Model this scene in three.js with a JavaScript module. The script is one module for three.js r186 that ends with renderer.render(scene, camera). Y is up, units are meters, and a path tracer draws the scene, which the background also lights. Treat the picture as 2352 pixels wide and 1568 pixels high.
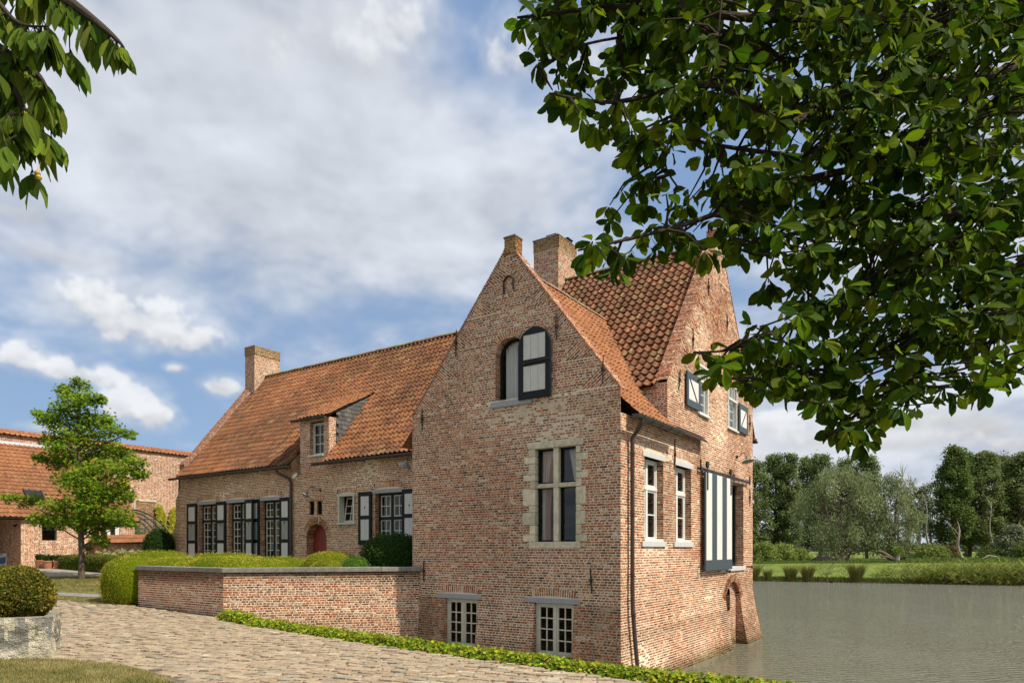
import * as THREE from 'three';
import { mergeGeometries } from 'three/addons/utils/BufferGeometryUtils.js';

// ------------------------------------------------------------------ camera, sky, sun, exposure
const scene = new THREE.Scene();
const EYE = 1.7, FOCAL = 1568;                       // level camera with a risen lens; 2352 x 1568 reference units
const camera = new THREE.PerspectiveCamera(53.13, 1024 / 682, 0.1, 6000);
camera.position.set(0, EYE, 0);
camera.setViewOffset(1024, 682, 0, -208, 1024, 682);
scene.add(camera);
const renderer = new THREE.WebGLRenderer({ antialias: true });
renderer.toneMapping = THREE.LinearToneMapping;
renderer.toneMappingExposure = 1.12;
renderer.shadowMap.enabled = true;
const SUN_EL = 50 * Math.PI / 180;
const SUN_DIR = new THREE.Vector3(0.869 * Math.cos(SUN_EL), Math.sin(SUN_EL), 0.494 * Math.cos(SUN_EL)).normalize();
const sun = new THREE.DirectionalLight(new THREE.Color().setRGB(1.0, 0.925, 0.80), 5.0);
sun.position.copy(SUN_DIR).multiplyScalar(120).add(new THREE.Vector3(0, 0, -25));
sun.target.position.set(0, 0, -25);
sun.castShadow = true;
Object.assign(sun.shadow.camera, { left: -60, right: 60, top: 60, bottom: -60, near: 1, far: 300 });
sun.shadow.mapSize.set(4096, 4096);
scene.add(sun, sun.target);

// ------------------------------------------------------------------ numbers and noise
function rngOf(seed) { let a = seed >>> 0; return () => { a = (a + 0x6D2B79F5) | 0; let t = Math.imul(a ^ (a >>> 15), 1 | a); t = (t + Math.imul(t ^ (t >>> 7), 61 | t)) ^ t; return ((t ^ (t >>> 14)) >>> 0) / 4294967296; }; }
const R = rngOf(20240611);
const rr = (a, b, r = R) => a + (b - a) * r();
const clamp = (x, a = 0, b = 1) => Math.min(b, Math.max(a, x));
const lerp = (a, b, t) => a + (b - a) * t;
const sstep = (a, b, x) => { const t = clamp((x - a) / (b - a)); return t * t * (3 - 2 * t); };
const mix3 = (a, b, t) => [lerp(a[0], b[0], t), lerp(a[1], b[1], t), lerp(a[2], b[2], t)];
function hash(i, j, s) { let h = Math.imul(i, 374761393) + Math.imul(j, 668265263) + Math.imul(s, 974634777); h = Math.imul(h ^ (h >>> 13), 1274126177); return ((h ^ (h >>> 16)) >>> 0) / 4294967296; }
function vnoise(x, y, s = 0, px = 0, py = 0) {        // value noise, periodic where px, py are given
  const xi = Math.floor(x), yi = Math.floor(y), fx = x - xi, fy = y - yi;
  const u = fx * fx * fx * (fx * (fx * 6 - 15) + 10), v = fy * fy * fy * (fy * (fy * 6 - 15) + 10);
  const wx = (i) => px ? ((i % px) + px) % px : i, wy = (i) => py ? ((i % py) + py) % py : i;
  const a = hash(wx(xi), wy(yi), s), b = hash(wx(xi + 1), wy(yi), s), c = hash(wx(xi), wy(yi + 1), s), d = hash(wx(xi + 1), wy(yi + 1), s);
  return a + (b - a) * u + (c - a) * v + (a - b - c + d) * u * v;
}
function fbm(x, y, oct = 4, s = 0, p = 0, gain = 0.5) { let f = 0, a = 0.5, n = 0, q = p; for (let o = 0; o < oct; o++) { f += a * vnoise(x, y, s + o * 17, q, q); n += a; a *= gain; x *= 2; y *= 2; q *= 2; } return f / n; }

// ------------------------------------------------------------------ sky: air, a broken high veil and fair-weather clouds
function skyTexture() {
  const W = 2560, H = 1280, data = new Float32Array(W * H * 4);
  const dirOf = (u, v) => { const x = (u - 1176) / FOCAL, y = (1262 - v) / FOCAL; return [Math.atan(x), Math.atan(y / Math.hypot(1, x))]; };
  const puffs = [];                                    // azimuth, elevation, half widths, brightness, softness
  const puff = (u, v, ru, rv, bright, soft = 0.5, amt = 1) => { const [az, el] = dirOf(u, v), k = Math.cos(az); puffs.push([az, el, ru / FOCAL * k * k, rv / FOCAL * k, bright, soft, amt]); };
  puff(215, 690, 92, 52, 1); puff(300, 730, 150, 60, 1); puff(420, 775, 95, 34, .96, .7);
  puff(52, 822, 52, 34, 1); puff(160, 850, 70, 26, 1); puff(240, 868, 50, 22, .97, .6);
  puff(300, 925, 72, 42, 1); puff(350, 958, 50, 34, .98); puff(510, 884, 44, 22, .97); puff(405, 845, 22, 10, .93, .9); puff(130, 985, 60, 12, .85, 1);
  puff(1790, 985, 90, 42, .98); puff(1850, 1010, 90, 26, .9, .8); puff(2130, 960, 130, 34, .82, .9); puff(2250, 985, 60, 22, .66, .6); puff(2090, 1010, 170, 26, .86, 1); puff(2330, 1020, 90, 22, .8, 1); puff(1760, 1050, 120, 18, .85, 1);
  puff(1180, 110, 60, 50, .95, 1.2, .9); puff(1390, 130, 120, 50, .9, 1.2, .8); puff(830, 110, 120, 40, .96, 1.3, .85); puff(920, 40, 90, 40, .96, 1.2, .9); puff(620, 110, 70, 40, .9, 1.5, .6);
  puff(60, 495, 70, 22, .72, 1, .6); puff(130, 585, 120, 20, .74, 1.2, .6);
  puff(-400, 800, 160, 60, 1); puff(2800, 900, 200, 60, .95, .7); puff(3300, 700, 220, 90, .95, .7); puff(-900, 700, 200, 80, .95, .7);
  for (let j = 0; j < H; j++) {
    const el = ((j + 0.5) / H - 0.5) * Math.PI, y = Math.sin(el), ce = Math.cos(el);
    for (let i = 0; i < W; i++) {
      const k = (j * W + i) * 4;
      if (el < -0.02) { data[k] = .30; data[k + 1] = .31; data[k + 2] = .28; data[k + 3] = 1; continue; }
      const th = ((i + 0.5) / W - 0.5) * 2 * Math.PI, x = ce * Math.cos(th), z = ce * Math.sin(th), yy = Math.max(y, 0);
      const low = Math.exp(-yy * 3.6);
      let c = [lerp(.19, .33, low), lerp(.295, .49, low), lerp(.51, .69, low)];
      const hz = Math.exp(-yy * 22); c = mix3(c, [.60, .68, .76], hz * .7);
      // the high veil, drawn out from lower left to upper right
      const q = 1 / (yy + 0.28), px = x * q, pz = z * q;
      const wx = fbm(px * 1.1 + 3, pz * 1.1, 3, 5) - .5, wz = fbm(px * 1.1, pz * 1.1 + 9, 3, 6) - .5;
      const r1 = (px * .83 + pz * .56) + wx * .5, r2 = (-px * .56 + pz * .83) + wz * .5;
      const big = fbm(r1 * 0.85 + 4.2, r2 * 1.1 + 1.7, 5, 11, 0, .55), fine = fbm(r1 * 3.2, r2 * 4.2, 5, 23, 0, .6), tiny = fbm(px * 10, pz * 10, 4, 29, 0, .62);
      const az = Math.atan2(x, -z);
      // thinner towards the low left, thick in the middle of the view and round about
      const clear = Math.exp(-(((az + .62) / .42) ** 2 + ((el - .17) / .14) ** 2)) * .42 + Math.exp(-(((az - .02) / .17) ** 2 + ((el - .66) / .12) ** 2)) * .30 + Math.exp(-(((az + .02) / .3) ** 2 + ((el - .32) / .07) ** 2)) * .16 + Math.exp(-(((az - .28) / .14) ** 2 + ((el - .45) / .16) ** 2)) * .2;
      const thick = Math.exp(-(((az + .2) / .3) ** 2 + ((el - .5) / .2) ** 2)) * .14;
      let v = sstep(.30, .62, big * .50 + fine * .34 + tiny * .16 - clear + thick + .11);
      v *= .93; 
      const vb = .99 + .62 * (fine - .5) + .34 * (tiny - .5) + .34 * (big - .5);
      c = mix3(c, [.63 * vb, .665 * vb, .725 * vb], v);
      // puffs
      for (const p of puffs) {
        let da = az - p[0]; if (Math.abs(da) > p[2] * 2.2 || Math.abs(el - p[1]) > p[3] * 2.4) continue;
        const e1 = fbm(az * 34 + 7, el * 44, 5, 41, 0, .58) - .5, e2 = fbm(az * 90, el * 110, 3, 43) - .5;
        const dy = (el - p[1]) / p[3], flat = dy < 0 ? dy * 1.25 : dy;
        const d = 1 - ((da / p[2] / 1.12) ** 2 + flat * flat / 1.2) + e1 * 2.0 + e2 * .6;
        const a = Math.max(sstep(-.12, .2 + p[5] * .9, d), .32 * sstep(-1.6, .6, d)) * p[6];
        if (a <= 0) continue;
        const lit = clamp(.80 + .22 * sstep(-.9, .6, dy) + e1 * .38 + e2 * .18, .55, 1.06) * p[4];
        c = mix3(c, [.75 * lit, .765 * lit, .795 * lit], a * .93);
      }
      data[k] = c[0]; data[k + 1] = c[1]; data[k + 2] = c[2]; data[k + 3] = 1;
    }
  }
  const t = new THREE.DataTexture(data, W, H, THREE.RGBAFormat, THREE.FloatType);
  t.mapping = THREE.EquirectangularReflectionMapping; t.magFilter = THREE.LinearFilter; t.minFilter = THREE.LinearFilter; t.needsUpdate = true;
  return t;
}
scene.background = skyTexture();
scene.environment = scene.background;

// ------------------------------------------------------------------ textures
function tex(w, h, fn, { srgb = true, repeat } = {}) {
  const d = new Uint8Array(w * h * 4), enc = (x) => { x = clamp(x); return srgb ? (x <= 0.0031308 ? x * 12.92 : 1.055 * Math.pow(x, 1 / 2.4) - 0.055) : x; };
  for (let j = 0; j < h; j++) for (let i = 0; i < w; i++) { const c = fn(i / w, j / h, i, j), k = (j * w + i) * 4; d[k] = enc(c[0]) * 255; d[k + 1] = enc(c[1]) * 255; d[k + 2] = enc(c[2]) * 255; d[k + 3] = 255; }
  const t = new THREE.DataTexture(d, w, h, THREE.RGBAFormat, THREE.UnsignedByteType);
  t.wrapS = t.wrapT = THREE.RepeatWrapping; t.magFilter = THREE.LinearFilter; t.minFilter = THREE.LinearMipmapLinearFilter; t.generateMipmaps = true;
  if (srgb) t.colorSpace = THREE.SRGBColorSpace;
  if (repeat) t.repeat.set(repeat[0], repeat[1]);
  t.needsUpdate = true; return t;
}
const g3 = (x) => [x, x, x];
const BC = 16, BRW = 32;                               // cells of the sheet of brick faces
const BRICK_TONES = [[[.36, .125, .056], 6], [[.30, .094, .044], 6], [[.42, .175, .076], 4], [[.23, .078, .042], 3.8], [[.155, .078, .056], 1.8], [[.44, .215, .088], 1.6], [[.37, .225, .14], 1.6], [[.085, .056, .045], .8], [[.56, .44, .32], 1.2]];
function pick(list, r) { let s = 0; for (const e of list) s += e[1]; let x = r * s; for (const e of list) { x -= e[1]; if (x <= 0) return e[0]; } return list[0][0]; }
const brickMap = (() => {
  const r = rngOf(91), cell = [];
  for (let k = 0; k < BC * BRW; k++) cell.push({ c: pick(BRICK_TONES, r()), lime: Math.pow(r(), 1.6), s: 100 + k, b: rr(.85, 1.15, r) });
  return tex(1024, 512, (u, v, i, j) => {
    const cx = Math.floor(i / 64), cy = Math.floor(j / 16), q = cell[cy * BC + cx], x = (i % 64) / 64, y = (j % 16) / 16;
    const n = fbm(x * 9, y * 3, 3, q.s), m = fbm(x * 5 + 3, y * 2.2, 3, q.s + 50, 0, .6);
    let c = q.c.map((a) => a * q.b * (.72 + .56 * n));
    const lime = sstep(.70 - .30 * q.lime, .86 - .20 * q.lime, m);
    c = mix3(c, [.73, .63, .48], lime * .85);
    return c;
  });
})();
const mortarMap = tex(512, 512, (u, v) => { const n = fbm(u * 24, v * 24, 4, 7, 24, .6), m = fbm(u * 5, v * 5, 3, 9, 5); const k = .62 + .5 * n; return [.86 * k * lerp(.86, 1.1, m), .75 * k * lerp(.86, 1.1, m), .585 * k * lerp(.84, 1.1, m)]; });
const roughBump = tex(512, 512, (u, v) => g3(fbm(u * 40, v * 40, 4, 13, 40, .6)), { srgb: false });
const softMap = tex(512, 512, (u, v) => g3(.80 + .20 * (fbm(u * 12, v * 12, 5, 31, 12, .6) * 1.5 - .3)), {});
const tileMap = tex(512, 512, (u, v) => {
  const n = fbm(u * 14, v * 14, 4, 51, 14, .6), l = fbm(u * 22 + 5, v * 22, 4, 57, 22, .62), dk = fbm(u * 7, v * 7, 4, 61, 7, .55);
  let c = g3(.62 + .62 * (n - .28)); c = c.map((x) => clamp(x, .2, 1));
  c = mix3(c, [.30, .27, .24], sstep(.55, .8, dk) * .55);
  c = mix3(c, [.95, .92, .72], sstep(.66, .80, l) * .55);
  return c;
});
const stoneMap = tex(512, 512, (u, v) => { const n = fbm(u * 16, v * 16, 5, 71, 16, .62), m = fbm(u * 4, v * 4, 3, 73, 4); const k = .55 + .6 * n + .2 * (m - .5); return [k, k, k * .985].map((x) => clamp(x, 0, 1)); });
const setBump = tex(512, 512, (u, v) => g3(fbm(u * 30, v * 30, 5, 83, 30, .58)), { srgb: false });
const grassMap = tex(1024, 1024, (u, v) => {
  const a = fbm(u * 60, v * 60, 3, 101, 60, .7), b = fbm(u * 9, v * 9, 4, 103, 9), d = fbm(u * 3, v * 3, 3, 107, 3), e = vnoise(u * 256, v * 256, 109, 256, 256);
  let c = mix3([.105, .125, .03], [.30, .235, .095], clamp(sstep(.30, .72, b * .6 + a * .4) * .85));
  c = mix3(c, [.34, .275, .125], sstep(.48, .72, d) * .5);
  const k = .62 + .5 * a + .3 * (e - .5); return c.map((x) => x * k);
});
const barkMap = tex(256, 512, (u, v) => { const n = fbm(u * 16, v * 6, 4, 121, 16, .6), k = .35 + .95 * n; return g3(clamp(k)); });
const woodMap = tex(256, 512, (u, v) => { const n = fbm(u * 40, v * 3, 4, 131, 40, .6), m = fbm(u * 6, v * 6, 3, 133, 6); return g3(.78 + .22 * n + .12 * (m - .5)); });
const waterBump = tex(1024, 1024, (() => {
  const r = rngOf(5), w = [];
  for (let k = 0; k < 80; k++) { const L = Math.pow(2, rr(4.6, 7.3, r)), th = rr(-.75, .75, r) + 1.75; w.push([Math.round(Math.cos(th) * L), Math.round(Math.sin(th) * L), r() * 6.283, Math.pow(L, -.5)]); }
  let s = 0; for (const q of w) s += q[3];
  return (u, v) => { let h = 0; for (const q of w) { const a = Math.sin(6.28318 * (q[0] * u + q[1] * v) + q[2]); h += q[3] * (a + .35 * Math.sin(2 * (6.28318 * (q[0] * u + q[1] * v) + q[2]))); } const gust = fbm(u * 5, v * 5, 3, 141, 5); return g3(clamp(.5 + h / s * 1.5 * (.55 + .9 * gust))); };
})(), { srgb: false });
// far brick walls: courses and headers at their real size, 3.04 m x 3.06 m
const farBrickMap = tex(1024, 1024, (() => {
  const r = rngOf(77), rows = 51, cells = [];
  for (let j = 0; j < rows; j++) { const n = j % 2 ? 32 : 16, off = r() * .3, row = []; for (let k = 0; k < n; k++) row.push([pick(BRICK_TONES, r()), rr(.8, 1.2, r), r()]); cells.push({ n, off, row }); }
  return (u, v) => {
    const y = v * rows, j = Math.floor(y), q = cells[j], x = (u * q.n + q.off) % q.n, k = Math.floor(x), fx = x - k, fy = y - j, b = q.row[k], ew = q.n === 32 ? .09 : .05;
    const wob = (fbm(u * 60, v * 60, 2, 151, 60) - .5) * .12, lim = fbm(u * 46, v * 46, 3, 153, 46, .6);
    const m = 1 - sstep(.0, .10, Math.min(fy + wob, 1 - fy + wob) - .07) * sstep(0, ew, Math.min(fx + wob, 1 - fx + wob) - ew * .5);
    let c = b[0].map((a) => a * b[1] * (.8 + .4 * lim)); c = mix3(c, [.56, .49, .385], sstep(.6 - .2 * b[2], .8, lim) * .75);
    return mix3(c, [.60 * (.7 + .5 * lim), .53 * (.7 + .5 * lim), .42 * (.7 + .5 * lim)], m);
  };
})());
function scaled(t, sx, sy = sx) { const c = t.clone(); c.repeat.set(sx, sy); c.needsUpdate = true; return c; }

// ------------------------------------------------------------------ materials (vertex colours carry each piece's own tone)
const rgb = (r, g, b) => new THREE.Color().setRGB(r, g, b);
function mat(color, rough = .8, o = {}) { const { phys, ...rest } = o; if (rough >= .8 && rest.specularIntensity === undefined) rest.specularIntensity = .12; const C = phys || rest.specularIntensity !== undefined ? THREE.MeshPhysicalMaterial : THREE.MeshStandardMaterial; return new C({ color: Array.isArray(color) ? rgb(...color) : color, roughness: rough, vertexColors: true, side: THREE.DoubleSide, ...rest }); }
const rb2 = scaled(roughBump, 1.6), rb4 = scaled(roughBump, 4), setB = scaled(setBump, 1.4);
const M = {
  brick: mat([1, 1, 1], .92, { map: brickMap }),
  mortar: mat([1, 1, 1], .95, { map: scaled(mortarMap, 1.1), bumpMap: rb2, bumpScale: .012 }),
  farBrick: mat([1, 1, 1], .93, { map: scaled(farBrickMap, 1 / 3.04, 1 / 3.06) }),
  tile: mat([1, 1, 1], .85, { map: scaled(tileMap, 1.3), bumpMap: rb4, bumpScale: .003 }),
  under: mat([.05, .035, .03], .95),
  paleStone: mat([.72, .65, .475], .9, { map: scaled(stoneMap, 1.2), bumpMap: rb2, bumpScale: .012 }),
  blueStone: mat([.36, .375, .385], .75, { map: scaled(softMap, 1.5), bumpMap: rb4, bumpScale: .003 }),
  lightStone: mat([.60, .595, .57], .8, { map: scaled(softMap, 1.5), bumpMap: rb4, bumpScale: .003 }),
  coping: mat([.27, .26, .225], .9, { map: scaled(stoneMap, 1.4), bumpMap: rb2, bumpScale: .008 }),
  rock: mat([.68, .66, .60], .92, { map: scaled(stoneMap, .9), bumpMap: rb2, bumpScale: .03 }),
  darkPaint: mat([.010, .016, .017], .5, { phys: true, specularIntensity: .35, bumpMap: scaled(woodMap, 2, .6), bumpScale: .0015 }),
  bluePaint: mat([.045, .066, .078], .5, { map: scaled(softMap, .9), bumpMap: scaled(woodMap, 2, .6), bumpScale: .002 }),
  greyPaint: mat([.64, .63, .565], .6, { map: scaled(woodMap, 1, 1) }),
  whitePaint: mat([.76, .74, .67], .6, { map: scaled(woodMap, 1, 1) }),
  cream: mat([.62, .60, .47], .55, { map: scaled(softMap, 1) }),
  redDoor: mat([.21, .026, .013], .5, { bumpMap: scaled(woodMap, 3, .6), bumpScale: .002 }),
  iron: mat([.045, .03, .024], .75, { metalness: .3 }),
  pipe: mat([.075, .05, .042], .42, { metalness: .45 }),
  gutter: mat([.075, .072, .062], .5, { metalness: .4 }),
  lead: mat([.36, .38, .41], .5, { metalness: .4, map: scaled(softMap, 2) }),
  slate: mat([.115, .11, .10], .6, { map: scaled(stoneMap, 2) }),
  glass: mat([.92, .95, .93], .015, { phys: true, transmission: 1, thickness: 0, ior: 1.52 }),
  dark: mat([.02, .017, .014], .95),
  curtain: mat([.84, .82, .76], .95, { phys: true, transmission: .3, thickness: 0 }),
  redCurtain: mat([.66, .40, .29], .95, { phys: true, transmission: .25, thickness: 0 }),
  terracotta: mat([.45, .20, .115], .9, { map: scaled(softMap, 2) }),
  cobble: mat([1, 1, 1], .9, { map: scaled(stoneMap, 1.1), bumpMap: setB, bumpScale: .012 }),
  joint: mat([.23, .195, .145], .98, { map: scaled(stoneMap, 2.1), bumpMap: rb2, bumpScale: .02 }),
  paving: mat([.40, .35, .275], .95, { map: scaled(stoneMap, .8), bumpMap: rb2, bumpScale: .02 }),
  grass: mat([1, 1, 1], 1, { map: scaled(grassMap, .16), bumpMap: scaled(setBump, .7), bumpScale: .05 }),
  blade: mat([1, 1, 1], .95, { phys: true, transmission: .3, thickness: 0 }),
  meadow: mat([1, 1, 1], 1, { map: scaled(softMap, .13, .13), bumpMap: scaled(setBump, .12), bumpScale: .25 }),
  earth: mat([.13, .10, .065], 1, { map: scaled(stoneMap, .7), bumpMap: rb2, bumpScale: .05 }),
  water: mat([.165, .158, .108], .025, { phys: true, bumpMap: waterBump, bumpScale: .10, ior: 1.33 }),
  leaf: mat([1, 1, 1], .95, { phys: true, transmission: .54, thickness: 0, clearcoat: .05, clearcoatRoughness: .35, specularIntensity: .08 }),
  smallLeaf: mat([1, 1, 1], .95, { phys: true, transmission: .4, thickness: 0, specularIntensity: .08 }),
  core: mat([.045, .06, .014], 1),
  bark: mat([.16, .125, .09], .95, { map: scaled(barkMap, 4, 1.2), bumpMap: scaled(barkMap, 4, 1.2), bumpScale: .02 }),
  paleBark: mat([.40, .35, .28], .9, { map: scaled(barkMap, 2, .5) }),
  twig: mat([.10, .075, .05], .9),
  tarredWood: mat([.02, .018, .018], .8, { map: scaled(woodMap, 1, 1) }),
  steel: mat([.03, .034, .034], .5, { metalness: .5 }),
  enamel: mat([.20, .215, .18], .4, {}),
  bag: mat([.60, .60, .58], .5, { map: scaled(softMap, 3) }),
  bagPrint: mat([.04, .08, .20], .5, {}),
};

// ------------------------------------------------------------------ geometry helpers
const sub = (a, b) => [a[0] - b[0], a[1] - b[1], a[2] - b[2]], add = (a, b) => [a[0] + b[0], a[1] + b[1], a[2] + b[2]], mul = (a, k) => [a[0] * k, a[1] * k, a[2] * k];
const cross = (a, b) => [a[1] * b[2] - a[2] * b[1], a[2] * b[0] - a[0] * b[2], a[0] * b[1] - a[1] * b[0]], dot = (a, b) => a[0] * b[0] + a[1] * b[1] + a[2] * b[2];
const len = (a) => Math.hypot(a[0], a[1], a[2]), norm = (a) => { const l = len(a) || 1; return [a[0] / l, a[1] / l, a[2] / l]; };
const WHITE = [1, 1, 1];
class GB {
  constructor() { this.p = []; this.n = []; this.u = []; this.c = []; }
  v(p, n, u, c) { this.p.push(p[0], p[1], p[2]); this.n.push(n[0], n[1], n[2]); this.u.push(u[0], u[1]); this.c.push(c[0], c[1], c[2]); }
  static uv(p, n) { const a = Math.abs(n[0]), b = Math.abs(n[1]), c = Math.abs(n[2]); return b >= a && b >= c ? [p[0], p[2]] : a >= c ? [p[2], p[1]] : [p[0], p[1]]; }
  tri(a, b, c, col = WHITE, uvs, ns) {
    const n = norm(cross(sub(b, a), sub(c, a)));
    [a, b, c].forEach((q, i) => this.v(q, ns ? ns[i] : n, uvs ? uvs[i] : GB.uv(q, n), col));
  }
  quad(a, b, c, d, col = WHITE, uvs, ns) {
    const n = norm(cross(sub(c, a), sub(d, b)));
    const P = [a, b, c, d]; for (const i of [0, 1, 2, 0, 2, 3]) this.v(P[i], ns ? ns[i] : n, uvs ? uvs[i] : GB.uv(P[i], n), col);
  }
  box(x0, x1, y0, y1, z0, z1, col = WHITE) {
    const q = (a, b, c, d) => this.quad(a, b, c, d, col);
    q([x0, y0, z1], [x1, y0, z1], [x1, y1, z1], [x0, y1, z1]); q([x1, y0, z0], [x0, y0, z0], [x0, y1, z0], [x1, y1, z0]);
    q([x1, y0, z1], [x1, y0, z0], [x1, y1, z0], [x1, y1, z1]); q([x0, y0, z0], [x0, y0, z1], [x0, y1, z1], [x0, y1, z0]);
    q([x0, y1, z1], [x1, y1, z1], [x1, y1, z0], [x0, y1, z0]); q([x0, y0, z0], [x1, y0, z0], [x1, y0, z1], [x0, y0, z1]);
    return this;
  }
  cbox(x0, x1, y0, y1, z0, z1, b = .01, col = WHITE) {            // a box with chamfered edges
    const X = [x0, x1], Y = [y0, y1], Z = [z0, z1], s = [1, -1];
    const f = (ax, k) => { const r = []; for (const [i, j] of [[0, 0], [1, 0], [1, 1], [0, 1]]) { const p = [0, 0, 0], o = [(ax + 1) % 3, (ax + 2) % 3], A = [X, Y, Z]; p[ax] = A[ax][k]; p[o[0]] = A[o[0]][i] + s[i] * b; p[o[1]] = A[o[1]][j] + s[j] * b; r.push(p); } return k ? r : r.reverse(); };
    const F = {}; for (let a = 0; a < 3; a++) for (let k = 0; k < 2; k++) { const q = f(a, k); F[a + '' + k] = q; this.quad(q[0], q[1], q[2], q[3], col); }
    const pt = (a, i, j, k) => { const idx = [i, j, k], A = [X, Y, Z], p = [0, 0, 0]; for (let t = 0; t < 3; t++) p[t] = A[t][idx[t]] + (t === a ? 0 : s[idx[t]] * b); return p; };
    for (let a = 0; a < 3; a++) { const o1 = (a + 1) % 3, o2 = (a + 2) % 3; for (let i = 0; i < 2; i++) for (let j = 0; j < 2; j++) {   // edge along axis a
      const mk = (t, k) => { const idx = [0, 0, 0]; idx[a] = k; idx[o1] = i; idx[o2] = j; return pt(t, ...idx); };
      const q = [mk(o1, 0), mk(o2, 0), mk(o2, 1), mk(o1, 1)]; (i ^ j) ? this.quad(q[3], q[2], q[1], q[0], col) : this.quad(q[0], q[1], q[2], q[3], col); } }
    for (let i = 0; i < 2; i++) for (let j = 0; j < 2; j++) for (let k = 0; k < 2; k++) this.tri(pt(0, i, j, k), pt(1, i, j, k), pt(2, i, j, k), col);
    return this;
  }
  tube(pts, rad, seg = 7, col = WHITE, cap = true) {
    let T = norm(sub(pts[1], pts[0])), N = norm(cross(T, Math.abs(T[1]) > .9 ? [1, 0, 0] : [0, 1, 0])); const rings = []; let L = 0;
    for (let i = 0; i < pts.length; i++) {
      T = norm(sub(pts[Math.min(i + 1, pts.length - 1)], pts[Math.max(i - 1, 0)])); N = norm(sub(N, mul(T, dot(N, T)))); const B = cross(T, N), r = Array.isArray(rad) ? rad[i] : rad; if (i) L += len(sub(pts[i], pts[i - 1]));
      const ring = []; for (let k = 0; k <= seg; k++) { const a = k / seg * 6.28318, n = add(mul(N, Math.cos(a)), mul(B, Math.sin(a))); ring.push([add(pts[i], mul(n, r)), n, [k / seg * .5, L]]); } rings.push(ring);
    }
    for (let i = 0; i < rings.length - 1; i++) for (let k = 0; k < seg; k++) { const a = rings[i][k], b = rings[i][k + 1], c = rings[i + 1][k + 1], d = rings[i + 1][k]; this.quad(a[0], b[0], c[0], d[0], col, [a[2], b[2], c[2], d[2]], [a[1], b[1], c[1], d[1]]); }
    if (cap) for (const [i, f] of [[0, 1], [rings.length - 1, 0]]) for (let k = 0; k < seg; k++) { const a = rings[i][k][0], b = rings[i][k + 1][0]; f ? this.tri(pts[i], b, a, col) : this.tri(pts[i], a, b, col); }
    return this;
  }
  lathe(prof, c = [0, 0, 0], seg = 20, col = WHITE) {               // prof: [radius, height] upwards
    for (let i = 0; i < prof.length - 1; i++) for (let k = 0; k < seg; k++) {
      const a0 = k / seg * 6.28318, a1 = (k + 1) / seg * 6.28318, P = (q, a) => [c[0] + q[0] * Math.cos(a), c[1] + q[1], c[2] - q[0] * Math.sin(a)], dr = prof[i + 1][0] - prof[i][0], dy = prof[i + 1][1] - prof[i][1], nn = (a) => norm([dy * Math.cos(a), -dr, -dy * Math.sin(a)]);
      this.quad(P(prof[i], a0), P(prof[i], a1), P(prof[i + 1], a1), P(prof[i + 1], a0), col, undefined, [nn(a0), nn(a1), nn(a1), nn(a0)]);
    }
    return this;
  }
  leaf(p, dir, nor, l, w, col) {                                    // a small pointed leaf
    const s = norm(cross(dir, nor)), m = add(p, mul(dir, l * .45));
    const A = p, B = add(m, mul(s, w / 2)), C = add(p, mul(dir, l)), D = add(m, mul(s, -w / 2));
    this.tri(A, B, C, col); this.tri(A, C, D, col);
  }
  geo() {
    const g = new THREE.BufferGeometry(), f = (a, k) => new THREE.BufferAttribute(new Float32Array(a), k);
    g.setAttribute('position', f(this.p, 3)); g.setAttribute('normal', f(this.n, 3)); g.setAttribute('uv', f(this.u, 2)); g.setAttribute('color', f(this.c, 3));
    return g;
  }
  mesh(name, m, parent, data) { const o = new THREE.Mesh(this.geo(), m); o.name = name; if (data) Object.assign(o.userData, data); o.castShadow = o.receiveShadow = true; if (parent) parent.add(o); return o; }
}
const taken = new Map();
function numbered(name) { const n = taken.get(name) ?? 0; taken.set(name, n + 1); return n ? name + '_' + String(n).padStart(3, '0') : name; }
function thing(name, label, category, pos = [0, 0, 0], group) { const o = new THREE.Group(); o.name = numbered(name); o.position.set(...pos); o.userData.label = label; o.userData.category = category; if (group) o.userData.group = group; scene.add(o); return o; }
function part(name, parent, pos, rotY = 0) { const o = new THREE.Group(); o.name = name; if (pos) o.position.set(...pos); o.rotation.y = rotY; parent.add(o); return o; }
const STUFF = { kind: 'stuff' };
function toWorld(o, p) { o.updateWorldMatrix(true, false); return new THREE.Vector3(...p).applyMatrix4(o.matrixWorld); }
// a point of the reference frame at a depth, and the other way round
const at = (u, v, d) => [(u - 1176) / FOCAL * d, EYE + (1262 - v) / FOCAL * d, -d];
const rvec = (r) => { const a = r() * 6.28318, z = r() * 2 - 1, q = Math.sqrt(1 - z * z); return [q * Math.cos(a), z, q * Math.sin(a)]; };
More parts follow.
